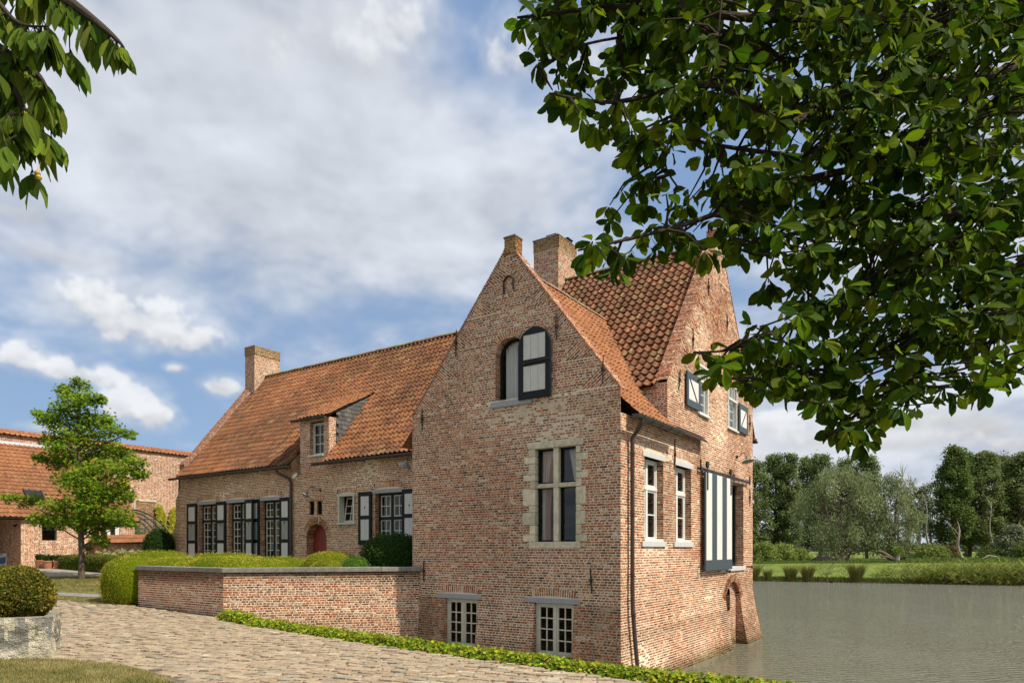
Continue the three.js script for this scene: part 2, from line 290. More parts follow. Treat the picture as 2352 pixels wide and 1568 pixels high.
// ------------------------------------------------------------------ the lie of the land
const WATER_Y = -1.4;
const landY = (x, d) => .85 * sstep(15, 33, d);         // the yard rises gently away from the road
function clipBand(poly, lo, hi) {
  const half = (P, keep, at0) => { const out = []; for (let i = 0; i < P.length; i++) { const a = P[i], b = P[(i + 1) % P.length], ka = keep(a), kb = keep(b); if (ka) out.push(a); if (ka !== kb) { const t = (at0 - a[1]) / (b[1] - a[1]); out.push([lerp(a[0], b[0], t), at0]); } } return out; };
  let P = half(poly, (p) => p[1] >= lo, lo); if (P.length > 2) P = half(P, (p) => p[1] <= hi, hi); return P;
}
function sheet(name, poly, dy, m, tint, step = 1, parent = scene) {   // poly: [x, depth]
  const g = new GB(), ds = poly.map((p) => p[1]), lo = Math.min(...ds), hi = Math.max(...ds);
  for (let d = Math.floor(lo / step) * step; d < hi; d += step) {
    const P = clipBand(poly, d, d + step); if (P.length < 3) continue;
    const V = P.map((p) => new THREE.Vector2(p[0], p[1]));
    const cw = THREE.ShapeUtils.isClockWise(V); if (cw) V.reverse();
    for (const f of THREE.ShapeUtils.triangulateShape(V, [])) {
      const q = f.map((i) => [V[i].x, landY(V[i].x, V[i].y) + dy, -V[i].y]); 
      const t = tint ? tint(q[0][0], -q[0][2]) : WHITE; g.tri(q[0], q[1], q[2], t);
    }
  }
  return g.mesh(name, m, parent, { kind: 'structure' });
}
const IVY = [[4.6, 6.55], [2.9, 7.9], [1.81, 8.77], [.76, 9.59], [-.52, 10.66], [-2.1, 11.95], [-4.19, 13.8], [-5.6, 15.1], [-6.97, 16.45]];    // the road's edge above the moat
const hw = (s, t) => [2.39 - .827 * s + .562 * t, 15 + .562 * s + .827 * t];      // house axes to x, depth
sheet('ground', [...IVY, [-7.35, 17.45], [-2.7, 18.7], hw(6.1, .6), hw(6.1, 9), [2, 60], [-30, 150], [-220, 150], [-220, -30], [5.5, -30]], -.012, M.earth, null, 3);
const lawnTint = (x, d) => mix3([1.0, 1.0, 1.0], [1.18, 1.05, 1.0], fbm(x * .35, d * .35, 3, 201));
const LAWN_NEAR = [[-30, 10.75], [-7.9, 10.5], [-7.1, 10.42], [-6.4, 10.25], [-5.75, 9.95], [-5.1, 9.45], [-4.5, 8.85], [-3.95, 8.2], [-3.5, 7.4], [-3.2, 5], [-30, 5]];
sheet('lawn', LAWN_NEAR, .035, M.grass, lawnTint);
sheet('lawn_001', [[-11.3, 19.35], [-12.2, 19.7], [-13.3, 20.35], [-16, 22], [-40, 24], [-40, 27.3], [-18.2, 26.9], [-15.2, 27.2], [-12, 27.2], [-10, 24], [-10.4, 19.4]], .02, M.grass, lawnTint);
sheet('lawn_002', [[-11, 27.2], [-9.8, 19], hw(6.2, 0), hw(21, 2), hw(22, -4)], .012, M.grass, lawnTint);
const path = sheet('path', [[-10.6, 20.55], [-13.1, 21.0], [-16, 21.9], [-40, 24.9], [-40, 25.5], [-16, 22.45], [-13, 21.6], [-10.4, 21.2]], .032, mat([.27, .265, .25], .95, { map: scaled(stoneMap, .9) }));
sheet('courtyard', [[-60, 27.0], [-18.2, 26.6], [-15.6, 26.9], [-12.6, 27.0], [-13.5, 31.5], hw(21.6, 2.4), hw(29, 3), hw(31, -.5), hw(35, -.5), hw(36, -30), [-60, 30]], .016, M.paving);

// the drive: a bed with split stones, each its own piece near the camera
const ROAD = [[4.6, 6.4], ...IVY, [-7.3, 16.9], [-10.75, 19.25], [-11.0, 19.4], [-11.4, 19.45], [-12.3, 19.8], [-13.3, 20.3], [-16, 21.9], [-40, 23.6], [-40, 16], [-30, 10.6], [-7.9, 10.4], [-6.35, 10.15], [-5.05, 9.37], [-3.9, 8.1], [-3.1, 5], [4.6, 4]];
const roadBed = sheet('road', ROAD, .008, M.joint);
roadBed.userData.label = 'drive of pale split stones running past the walls';
function inside(P, x, y) { let c = false; for (let i = 0, j = P.length - 1; i < P.length; j = i++) if ((P[i][1] > y) !== (P[j][1] > y) && x < (P[j][0] - P[i][0]) * (y - P[i][1]) / (P[j][1] - P[i][1]) + P[i][0]) c = !c; return c; }
{
  const r = rngOf(404), ang = -.34, ca = Math.cos(ang), sa = Math.sin(ang), rowH = .145, list = [];
  const TONES = [[[.46, .375, .275], 6], [[.43, .345, .25], 5], [[.42, .355, .265], 3], [[.46, .355, .26], 2], [[.37, .335, .27], 1.3], [[.54, .47, .37], 1.2], [[.37, .305, .225], 1.2]];
  const corner = new Map(), jit = (a, b) => { const k = a + ',' + b; if (!corner.has(k)) corner.set(k, [rr(-.022, .022, r), rr(-.018, .018, r)]); return corner.get(k); };
  for (let j = -110; j < 120; j++) {
    let x = -42 + r() * .2, prev = [rr(-.03, .03, r), rr(-.03, .03, r)];
    while (x < 16) {
      const w = rr(.15, .31, r), next = [rr(-.03, .03, r), rr(-.03, .03, r)], y0 = j * rowH, y1 = y0 + rowH;
      const wob = (q) => .05 * Math.sin(q * 1.3 + j * .02) + .03 * Math.sin(q * 3.1 + 2);
      let Q = [[x + prev[0], y0 + wob(x)], [x + w + next[0], y0 + wob(x + w)], [x + w + next[1], y1 + wob(x + w)], [x + prev[1], y1 + wob(x)]];
      Q = Q.map(([a, b]) => [a * ca - b * sa - 4, a * sa + b * ca + 11]);
      x += w; prev = next;
      const cx = (Q[0][0] + Q[2][0]) / 2, cd = (Q[0][1] + Q[2][1]) / 2;
      if (cd < 7.2 || cd > 24.5 || Math.abs(cx / cd) > .95 || !Q.every((q) => inside(ROAD, q[0], q[1]))) continue;
      const near = cd < 14; list.push({ Q, cx, cd, near });
    }
  }
  const build = (g, s) => {
    const { Q } = s, base = landY(s.cx, s.cd), h = .020 + rr(0, .024, r), tone = pick(TONES, r()), b = rr(.88, 1.12, r), col = tone.map((c, i) => c * b * [.96, .92, .865][i]);
    const P = []; for (let i = 0; i < 4; i++) { const a = Q[i], c = Q[(i + 1) % 4]; P.push(a, [(a[0] + c[0]) / 2 + rr(-.012, .012, r), (a[1] + c[1]) / 2 + rr(-.012, .012, r)]); }
    const tx = rr(-.06, .06, r), ty = rr(-.06, .06, r), uo = [r() * 5, r() * 5];
    const ring = (k, y, tilt) => P.map(([x, d]) => { const X = lerp(s.cx, x, k), D = lerp(s.cd, d, k); return [X, base + y + (tilt ? (X - s.cx) * tx + (D - s.cd) * ty + rr(-.0025, .0025, r) : 0), -D]; });
    const inset = rr(.86, .965, r), A = ring(inset, .004, 0), B = ring(inset - .055, h - .004, 1), C = ring(inset - .15, h, 1), u = (p) => [p[0] + uo[0], p[2] + uo[1]], ctr = [s.cx, base + h + .001, -s.cd];
    for (let i = 0; i < 8; i++) { const k = (i + 1) % 8; g.quad(A[i], A[k], B[k], B[i], col.map((c) => c * .9), [u(A[i]), u(A[k]), u(B[k]), u(B[i])]); g.quad(B[i], B[k], C[k], C[i], col, [u(B[i]), u(B[k]), u(C[k]), u(C[i])]); g.tri(C[i], C[k], ctr, col, [u(C[i]), u(C[k]), u(ctr)]); }
  };
  list.sort((a, b) => (Math.abs(a.cx / a.cd) > .76 ? 9 : 0) + a.cd - ((Math.abs(b.cx / b.cd) > .76 ? 9 : 0) + b.cd));
  const rest = new GB(); let n = 0;
  for (const s of list) { const vis = s.cd > 8.6 && Math.abs(s.cx / s.cd) < .75; if (vis && n < 300) { n++; const g = new GB(); build(g, s); g.mesh('paving_stone', M.cobble, roadBed); } else build(rest, s); }
  rest.mesh('paving_stones', M.cobble, roadBed, STUFF);
}

// the pond and the land beyond it
{
  const g = new GB(); g.quad([-40, WATER_Y, 6], [150, WATER_Y, 6], [150, WATER_Y, -100], [-40, WATER_Y, -100], WHITE, [[-40 / 9, 6 / 9], [150 / 9, 6 / 9], [150 / 9, -100 / 9], [-40 / 9, -100 / 9]]);
  g.mesh('water', M.water, scene, { kind: 'structure' });
  const b = new GB(); b.quad([-40, -3.2, 6], [150, -3.2, 6], [150, -3.2, -100], [-40, -3.2, -100]); b.mesh('pond_bed', M.earth, scene, { kind: 'structure' });
}
const bankDir = norm([43.9 - 23.8, 0, 67.5 - 58.6]), bankOut = [-bankDir[2], 0, -bankDir[0]].map((x) => x);
// p runs along the bank, q away from the water; returns a world point on the meadow
const bankN = norm([.405, 0, -.914]);
const bank = (p, q, y = 0) => [23.8 + bankDir[0] * p + bankN[0] * q, y, -67.5 + bankDir[2] * p + bankN[2] * q];
const meadowY = (q) => q < 0 ? -1.6 + q * .5 : -1.62 + .42 * sstep(0, .35, q) + .3 * sstep(.2, 5, q) + .62 * sstep(3, 75, q);
{
  const g = new GB(), qs = [-4, -1.2, -.3, 0, .1, .2, .35, .7, 1.4, 2.5, 4, 6, 9, 13, 18, 24, 32, 42, 55, 70, 90, 120, 170, 260, 420, 800, 1600, 4000], ps = [];
  for (let p = -60; p <= 140; p += 2.5) ps.push(p); for (const k of [150, 180, 240, 400, 900, 3000]) { ps.push(k); ps.unshift(-k + 80); }
  const ht = (p, q) => meadowY(q) + (q > .8 ? (fbm(p * .22, q * .22, 3, 211) - .5) * .16 : 0) + (q > -.2 && q < 3 ? (fbm(p * 1.1, q, 3, 213) - .5) * .14 : 0);
  const tone = (p, q) => q < .25 ? [.10, .085, .05] : mix3(mix3([.15, .205, .042], [.22, .255, .055], fbm(p * .11, q * .11, 4, 215)), [.12, .17, .04], sstep(.52, .7, fbm(p * .6, q * .25, 3, 219)) * .8);
  for (let i = 0; i < ps.length - 1; i++) for (let j = 0; j < qs.length - 1; j++) {
    const c = tone(ps[i], qs[j]), P = (a, b) => bank(ps[a], qs[b], ht(ps[a], qs[b]));
    g.quad(P(i, j), P(i + 1, j), P(i + 1, j + 1), P(i, j + 1), c);
  }
  g.mesh('meadow', M.meadow, scene, { kind: 'structure' });
}
// ------------------------------------------------------------------ brickwork: every course and brick laid as geometry
const COURSE = .06, fnOf = (f) => typeof f === 'function' ? f : () => f;
class Wall {
  constructor(o) {
    Object.assign(this, { v0: 0, v1: 1, holes: [], w: () => 0, tint: () => WHITE, pitch: .19, seed: 1, prot: .004, proud: .006 }, o);
    this.r = rngOf(7000 + this.seed * 131); this.L = fnOf(this.L); this.Rt = fnOf(this.R); this.bricks = []; this.mort = new GB();
    this.holes = this.holes.map((h) => ({ ...h, l: fnOf(h.l), r: fnOf(h.r) }));
  }
  P(u, v, w = 0) { return [u, v, this.w(u, v) + w]; }
  hole(h) { this.holes.push({ ...h, l: fnOf(h.l), r: fnOf(h.r) }); return this; }
  add3(P, n, col, w = 0, header = false) { this.bricks.push({ P, n, col, w, header }); }
  add(Q, col, extra = 0) { const c = [(Q[0][0] + Q[2][0]) / 2, (Q[0][1] + Q[2][1]) / 2]; this.add3(Q.map((q) => this.P(q[0], q[1])), [0, 0, 1], col ?? this.tint(c[0], c[1], this.r), extra); }
  spans(y0, y1, ym, forMortar) {
    let S = [[this.L, this.Rt]];
    for (const h of this.holes) {
      if (ym <= h.v0 || ym >= h.v1 || (forMortar && h.solid)) continue;
      const a = h.l(ym), b = h.r(ym); if (b <= a) continue; const out = [];
      for (const [l, rt] of S) { const A = l(ym), B = rt(ym); if (b <= A || a >= B) { out.push([l, rt]); continue; } if (a > A) out.push([l, h.l]); if (b < B) out.push([h.r, rt]); }
      S = out;
    }
    return S.filter(([l, rt]) => rt(ym) - l(ym) > .012);
  }
  bond() {
    const r = this.r; let j = Math.round(this.v0 / COURSE);
    for (let y = this.v0; y < this.v1 - .01; y += COURSE, j++) {
      const y0 = y, y1 = Math.min(y + COURSE, this.v1), ym = (y0 + y1) / 2;
      for (const [l, rt] of this.spans(y0, y1, ym, true)) { const a = [l(y0), rt(y0), rt(y1), l(y1)]; this.mort.quad(this.P(a[0], y0, -this.proud), this.P(a[1], y0, -this.proud), this.P(a[2], y1, -this.proud), this.P(a[3], y1, -this.proud), this.tint(a[0] * .5 + a[1] * .5, ym, null)); }
      const head = j & 1, p = head ? this.pitch / 2 : this.pitch, off = (head ? .0 : (j & 2 ? .25 : .75)) * this.pitch + (hash(j, 3, this.seed) - .5) * .05;
      for (const [l, rt] of this.spans(y0, y1, ym, false)) {
        const A = l(ym), B = rt(ym); let x = A; let nx = Math.ceil((A - off) / p) * p + off; if (nx - A < p * .3) nx += p;
        const g = .0175, h0 = y0 + .0082, h1 = y1 - .0085;
        while (x < B - .004) {
          let e = nx + rr(-.006, .006, r); if (B - e < p * .3) e = B; const first = x === A, last = e >= B; if (e > B) e = B;
          const sl = first ? (v) => l(v) + .002 : (() => { const q = x + g / 2 + rr(-.002, .002, r); return () => q; })(), sr = last ? (v) => rt(v) - .002 : (() => { const q = e - g / 2; return () => q; })();
          const d = () => rr(-.0022, .0022, r);
          if (sr(ym) - sl(ym) > .01) this.add([[sl(h0) , h0 + d()], [sr(h0), h0 + d()], [sr(h1), h1 + d()], [sl(h1), h1 + d()]], undefined, rr(-.003, this.prot, r));
          x = e; nx += p;
        }
      }
    }
    return this;
  }
  soldier(u0, u1, v0, v1, o = {}) {                    // a flat or slightly cambered arch of bricks on end
    const { camber = 0, bw = .062, fan = .03, col } = o, n = Math.round((u1 - u0) / bw), r = this.r;
    const yc = (u) => camber * (1 - ((u - (u0 + u1) / 2) / ((u1 - u0) / 2)) ** 2);
    for (let i = 0; i < n; i++) {
      const f = (k, top) => { const u = lerp(u0, u1, k / n), m = (k / n - .5) * 2; return [u + (top ? m * fan : 0), (top ? v1 : v0) + yc(u)]; };
      const e = .009, q = [f(i, 0), f(i + 1, 0), f(i + 1, 1), f(i, 1)];
      q[0][0] += e; q[1][0] -= e; q[2][0] -= e; q[3][0] += e;
      const c = [(q[0][0] + q[1][0]) / 2, (v0 + v1) / 2];
      if (r() < .4) { const m = lerp(.35, .65, r()); const A = [lerp(q[0][0], q[3][0], m), lerp(q[0][1], q[3][1], m)], B = [lerp(q[1][0], q[2][0], m), lerp(q[1][1], q[2][1], m)], t = col ?? this.tint(c[0], c[1], r); this.add([q[0], q[1], [B[0], B[1] - .005], [A[0], A[1] - .005]], t); this.add([[A[0], A[1] + .005], [B[0], B[1] + .005], q[2], q[3]], col ?? this.tint(c[0], c[1], r)); }
      else this.add(q, col ?? this.tint(c[0], c[1], r));
    }
    return this;
  }
  ring(cu, cv, r0, r1, a0, a1, n, extra = 0, split = .4) {      // an arch of bricks on edge
    const r = this.r; for (let i = 0; i < n; i++) {
      const e = .008 / r0, A = lerp(a0, a1, i / n) + e, B = lerp(a0, a1, (i + 1) / n) - e, f = (a, R2) => [cu + Math.cos(a) * R2, cv + Math.sin(a) * R2];
      const t = () => this.tint(cu, cv, r), m = lerp(r0, r1, rr(.4, .6, r));
      const put = (p, q) => this.add([f(B, p), f(A, p), f(A, q), f(B, q)], t(), extra + rr(-.002, .003, r));
      if (r() < split) { put(r0, m - .004); put(m + .004, r1); } else put(r0, r1);
    }
    return this;
  }
  rake(P0, P1, side, solidHole = true) {               // bricks laid square to a gable's edge in a wedge
    const b = Math.hypot(P1[0] - P0[0], P1[1] - P0[1]), ca = Math.abs(P1[0] - P0[0]) / b, sa = (P1[1] - P0[1]) / b, ta = sa / ca, e1 = [side * ca, sa], e2 = [side * sa, -ca], leg = b * ta, ap = [P1[0] + e2[0] * leg, P1[1] + e2[1] * leg], r = this.r;
    const edge = (v) => lerp(ap[0], P1[0], (v - P0[1]) / (P1[1] - P0[1]));
    const h = { v0: P0[1], v1: P1[1], solid: true }; if (side > 0) { h.l = () => -99; h.r = edge; } else { h.l = edge; h.r = () => 99; } this.hole(h);
    this.later = this.later ?? []; this.later.push(() => {
      const n = Math.max(2, Math.round(b / COURSE)), st = b / n;
      for (let k = 0; k < n; k++) {
        const a0 = k * st + .0085, a1 = (k + 1) * st - .0085; let x = .004; const lim = (a) => a * ta - .006; let nx = (k & 1 ? .095 : .19) + rr(-.01, .01, r);
        while (x < lim((a0 + a1) / 2) - .01) {
          let e = nx; const L2 = lim((a0 + a1) / 2); const last = e > L2 - .05; 
          const q = (a, s) => [P0[0] + e1[0] * a + e2[0] * s, P0[1] + e1[1] * a + e2[1] * s];
          const E0 = last ? Math.max(lim(a0), x + .004) : e - .008, E1 = last ? lim(a1) : e - .008;
          const Q = side > 0 ? [q(a0, x), q(a0, E0), q(a1, E1), q(a1, x)] : [q(a0, E0), q(a0, x), q(a1, x), q(a1, E1)];
          this.add(Q, undefined, rr(-.003, .004, r)); if (last) break; x = e + .008; nx += .19;
        }
      }
    });
    return this;
  }
  jamb(u, v0, v1, dir, depth, w0) {                    // brick reveal; dir = +1 faces +u
    const r = this.r; let j = Math.round(v0 / COURSE);
    for (let y = v0; y < v1 - .02; y += COURSE, j++) {
      const y1 = Math.min(y + COURSE, v1), ww = w0 ?? this.w(u, (y + y1) / 2), m = u - dir * .006, n = [dir, 0, 0];
      const q = (x, a, b) => dir > 0 ? [[x, a, ww - depth], [x, a, ww - .002], [x, b, ww - .002], [x, b, ww - depth]] : [[x, a, ww - .002], [x, a, ww - depth], [x, b, ww - depth], [x, b, ww - .002]];
      const Q = q(m, y, y1); this.mort.quad(...Q, this.tint(u, y, null));
      const cuts = j & 1 ? [0, Math.min(.09, depth)] : [0, Math.min(.185, depth)]; if (depth > cuts[1] + .03) cuts.push(depth);
      for (let i = 0; i < cuts.length - 1; i++) { const a = ww - cuts[i] - .003, b = ww - cuts[i + 1] + .005, lo = y + .005, hi = y1 - .006; const P = dir > 0 ? [[u, lo, b], [u, lo, a], [u, hi, a], [u, hi, b]] : [[u, lo, a], [u, lo, b], [u, hi, b], [u, hi, a]]; this.add3(P, n, this.tint(u, y, r), rr(-.002, .002, r)); }
    }
    return this;
  }
  soffit(u0, u1, v, depth, w = 0) { this.mort.quad([u0, v, w - depth], [u1, v, w - depth], [u1, v, w], [u0, v, w], [.7, .65, .6]); return this; }
  intrados(cu, cv, R2, a0, a1, depth, n = 14, w = 0) { for (let i = 0; i < n; i++) { const A = lerp(a0, a1, i / n), B = lerp(a0, a1, (i + 1) / n), f = (a, z) => [cu + Math.cos(a) * R2, cv + Math.sin(a) * R2, z]; this.mort.quad(f(A, w), f(B, w), f(B, w - depth), f(A, w - depth), [.75, .6, .5]); const e = .01; this.add3([f(B - e, w - depth + .01), f(A + e, w - depth + .01), f(A + e, w - .01), f(B - e, w - .01)], [-Math.cos((A + B) / 2), -Math.sin((A + B) / 2), 0], this.tint(cu, cv, this.r), .003); } return this; }
  brickInto(g, b) {
    const { P, n } = b, r = this.r, W = len(sub(P[1], P[0])), H = len(sub(P[3], P[0])), fu = Math.min(.16, .0045 / Math.max(W, .01)), fv = Math.min(.16, .0045 / Math.max(H, .01));
    const bl = (x, y) => add(add(mul(P[0], (1 - x) * (1 - y)), mul(P[1], x * (1 - y))), add(mul(P[2], x * y), mul(P[3], (1 - x) * y)));
    const back = (p) => add(p, mul(n, -this.proud - .004)), A = P.map(back), o = mul(n, b.w), B = [[fu, fv], [1 - fu, fv], [1 - fu, 1 - fv], [fu, 1 - fv]].map(([x, y]) => add(bl(x + rr(-.012, .012, r), y), o));
    const vert = H > W; const cx = Math.floor(r() * BC), cy = Math.floor(r() * BRW), sp = Math.min(1, Math.max(W, H) / .185), ox = r() * (1 - sp * .94);
    const U = (x, y) => { if (vert) [x, y] = [y, x]; return [(cx + .03 + (ox + x * sp * .94)) / BC, (cy + .12 + y * .76) / BRW]; };
    const ub = [U(.05, .05), U(.95, .05), U(.95, .95), U(.05, .95)], ua = [U(0, 0), U(1, 0), U(1, 1), U(0, 1)];
    g.quad(B[0], B[1], B[2], B[3], b.col, ub);
    for (let i = 0; i < 4; i++) { const k = (i + 1) % 4; g.quad(A[i], A[k], B[k], B[i], b.col.map((c) => c * .92), [ua[i], ua[k], ub[k], ub[i]]); }
  }
  finish(parent, keep = 300) {
    for (const f of this.later ?? []) f();
    const m = this.mort.mesh(this.name ?? 'wall', M.mortar, parent); if (this.pos) m.position.set(...this.pos); m.rotation.y = this.rotY ?? 0; if (this.label) m.userData.label = this.label;
    m.updateWorldMatrix(true, false); const v = new THREE.Vector3();
    for (const b of this.bricks) { const c = mul(add(b.P[0], b.P[2]), .5); v.set(...c).applyMatrix4(m.matrixWorld); const d = -v.z, u = v.x / Math.max(d, .1), q = (v.y - EYE) / Math.max(d, .1); b.rank = d > 1 && Math.abs(u) < .75 && q < .80 && q > -.195 && !(b.hid) ? len(sub(b.P[1], b.P[0])) * len(sub(b.P[3], b.P[0])) / (d * d) : 0; }
    this.bricks.sort((a, b) => b.rank - a.rank);
    const rest = new GB(); this.bricks.forEach((b, i) => { if (i < keep && b.rank > 0) { const g = new GB(); this.brickInto(g, b); g.mesh('brick', M.brick, m); } else this.brickInto(rest, b); });
    if (rest.p.length) rest.mesh('bricks', M.brick, m, STUFF);
    return m;
  }
}

// ------------------------------------------------------------------ roofs of curved clay tiles
const TILE_X = [0, .09, .2, .33, .47, .6, .68, .76, .84, .92, 1], TILE_H = [.012, .001, -.006, -.008, -.005, .003, .017, .030, .034, .027, .012];
function tileInto(g, P, T, N, A, o) {                  // P: lower left corner, T up the slope, A along the eave
  const { w, l, lift, thick, col, sh, tilt } = o, pt = (x, t, extra = 0) => { const k = TILE_H[x] * sh; return add(add(P, mul(A, TILE_X[x] * w)), add(mul(T, t * l), mul(N, k + extra + lerp(lift, .004, t) + tilt * (TILE_X[x] - .5) * (1 - t)))); };
  const uo = [rr(0, 4), rr(0, 4)];
  for (let i = 0; i < TILE_X.length - 1; i++) {
    const nn = (k) => { const a = Math.max(0, k - 1), b = Math.min(TILE_X.length - 1, k + 1), s = (TILE_H[b] - TILE_H[a]) * sh / ((TILE_X[b] - TILE_X[a]) * w); return norm(add(N, mul(A, -s))); };
    const n0 = nn(i), n1 = nn(i + 1), x0 = TILE_X[i] * w, x1 = TILE_X[i + 1] * w, U = [[x0 + uo[0], uo[1]], [x1 + uo[0], uo[1]], [x1 + uo[0], uo[1] + l], [x0 + uo[0], uo[1] + l]];
    g.quad(pt(i, 0), pt(i + 1, 0), pt(i + 1, 1), pt(i, 1), col, U, [n0, n1, n1, n0]);
    g.quad(pt(i, 0, -thick), pt(i + 1, 0, -thick), pt(i + 1, 0), pt(i, 0), col.map((c) => c * .95), [U[0], U[1], U[1], U[0]]);
  }
  const e = TILE_X.length - 1; g.quad(pt(e, 0, -thick), pt(e, 1, -thick), pt(e, 1), pt(e, 0), col); 
}
function tileRoof(o) {                                 // prof: [z outwards, y] from the eave up; u along the eave
  const { parent, pos, rotY = 0, name = 'roof', u0, u1, prof, pitch = .2, gauge = .29, color, keep = () => true, ind = 300, sh = 1, lift = .032, thick = .014, seed = 1, under = true } = o, r = rngOf(9000 + seed);
  const g0 = new GB();
  for (let i = 0; i < prof.length - 1; i++) { const a = prof[i], b = prof[i + 1], nrm = norm([0, a[0] - b[0], b[1] - a[1]]), dn = -.02; const q = (u, p) => [u, p[1] + nrm[1] * dn, p[0] + nrm[2] * dn]; if (under) { const st = o.cutUnder ?? [[u0, u1]]; for (const [x0, x1, fromI] of st) if (i >= (fromI ?? 0)) g0.quad(q(x0, a), q(x1, a), q(x1, b), q(x0, b)); } }
  if (!g0.p.length) g0.tri([u0, prof[0][1] - .06, prof[0][0]], [u0 + .01, prof[0][1] - .06, prof[0][0]], [u0, prof[0][1] - .05, prof[0][0]]);
  const m = g0.mesh(name, M.under, parent); if (pos) m.position.set(...pos); m.rotation.y = rotY; if (o.label) m.userData.label = o.label; m.updateWorldMatrix(true, false);
  const seg = []; let S = 0; for (let i = 0; i < prof.length - 1; i++) { const l = Math.hypot(prof[i + 1][0] - prof[i][0], prof[i + 1][1] - prof[i][1]); seg.push([S, l]); S += l; }
  const atS = (s) => { let i = 0; while (i < seg.length - 1 && s > seg[i][0] + seg[i][1]) i++; const k = (s - seg[i][0]) / seg[i][1]; return [lerp(prof[i][0], prof[i + 1][0], k), lerp(prof[i][1], prof[i + 1][1], k)]; };
  const list = [], n = Math.round((u1 - u0) / pitch), pw = (u1 - u0) / n, v = new THREE.Vector3();
  for (let j = 0, s = 0; s < S - .06; s += gauge, j++) {
    const a = atS(s), b = atS(Math.min(s + gauge * 1.12, S)), T0 = [0, b[1] - a[1], b[0] - a[0]], l = len(T0), T = norm(T0), N = norm([0, -T[2], T[1]]);
    const sag = (u) => (fbm(u * .5 + seed, s * .6, 2, 301) - .5) * .05;
    for (let i = 0; i < n; i++) {
      const u = u0 + i * pw; if (!keep(u + pw / 2, (a[0] + b[0]) / 2, (a[1] + b[1]) / 2, s)) continue;
      const P = [u + rr(-.004, .004, r), a[1] + N[1] * sag(u), a[0] + N[2] * sag(u)];
      v.set(...P).applyMatrix4(m.matrixWorld); list.push({ P, T, N, l, j, d: Math.abs(v.x / v.z) < .74 ? -v.z : 999, o: { w: pw * 1.03, l, lift: lift + rr(-.004, .006, r), thick, col: color(u, s, r), sh, tilt: rr(-.03, .03, r) } });
    }
  }
  list.sort((p, q) => p.d - q.d); const rest = new GB();
  list.forEach((t, i) => { if (i < ind) { const g = new GB(); tileInto(g, t.P, t.T, t.N, [1, 0, 0], t.o); g.mesh('tile', M.tile, m); } else tileInto(rest, t.P, t.T, t.N, [1, 0, 0], t.o); });
  if (rest.p.length) rest.mesh('tiles', M.tile, m, STUFF);
  return m;
}
function ridgeTiles(parent, name, A, B, rad, color, step = .34, m0 = M.tile) {
  const g = new GB(), d = sub(B, A), L = len(d), T = norm(d), n = Math.max(1, Math.round(L / step)), S = norm(cross(T, [0, 1, 0])), r = rngOf(Math.round(L * 100));
  for (let i = 0; i < n; i++) {
    const a = add(A, mul(d, i / n)), b = add(A, mul(d, (i + 1.12) / n)), c = color(r), up = rr(-.006, .006, r);
    for (let k = 0; k < 8; k++) { const f = (p, q, R2) => { const t = q / 8 * Math.PI; return add(p, add(mul(S, Math.cos(t) * R2), [0, Math.sin(t) * R2 * .8 + up, 0])); }, nn = (q) => { const t = q / 8 * Math.PI; return norm(add(mul(S, Math.cos(t)), [0, Math.sin(t), 0])); };
      g.quad(f(a, k, rad * 1.08), f(b, k, rad), f(b, k + 1, rad), f(a, k + 1, rad * 1.08), c, undefined, [nn(k), nn(k), nn(k + 1), nn(k + 1)]); g.quad(f(a, k, rad * .9), f(a, k, rad * 1.08), f(a, k + 1, rad * 1.08), f(a, k + 1, rad * .9), c); }
  }
  return g.mesh(name, m0, parent);
}

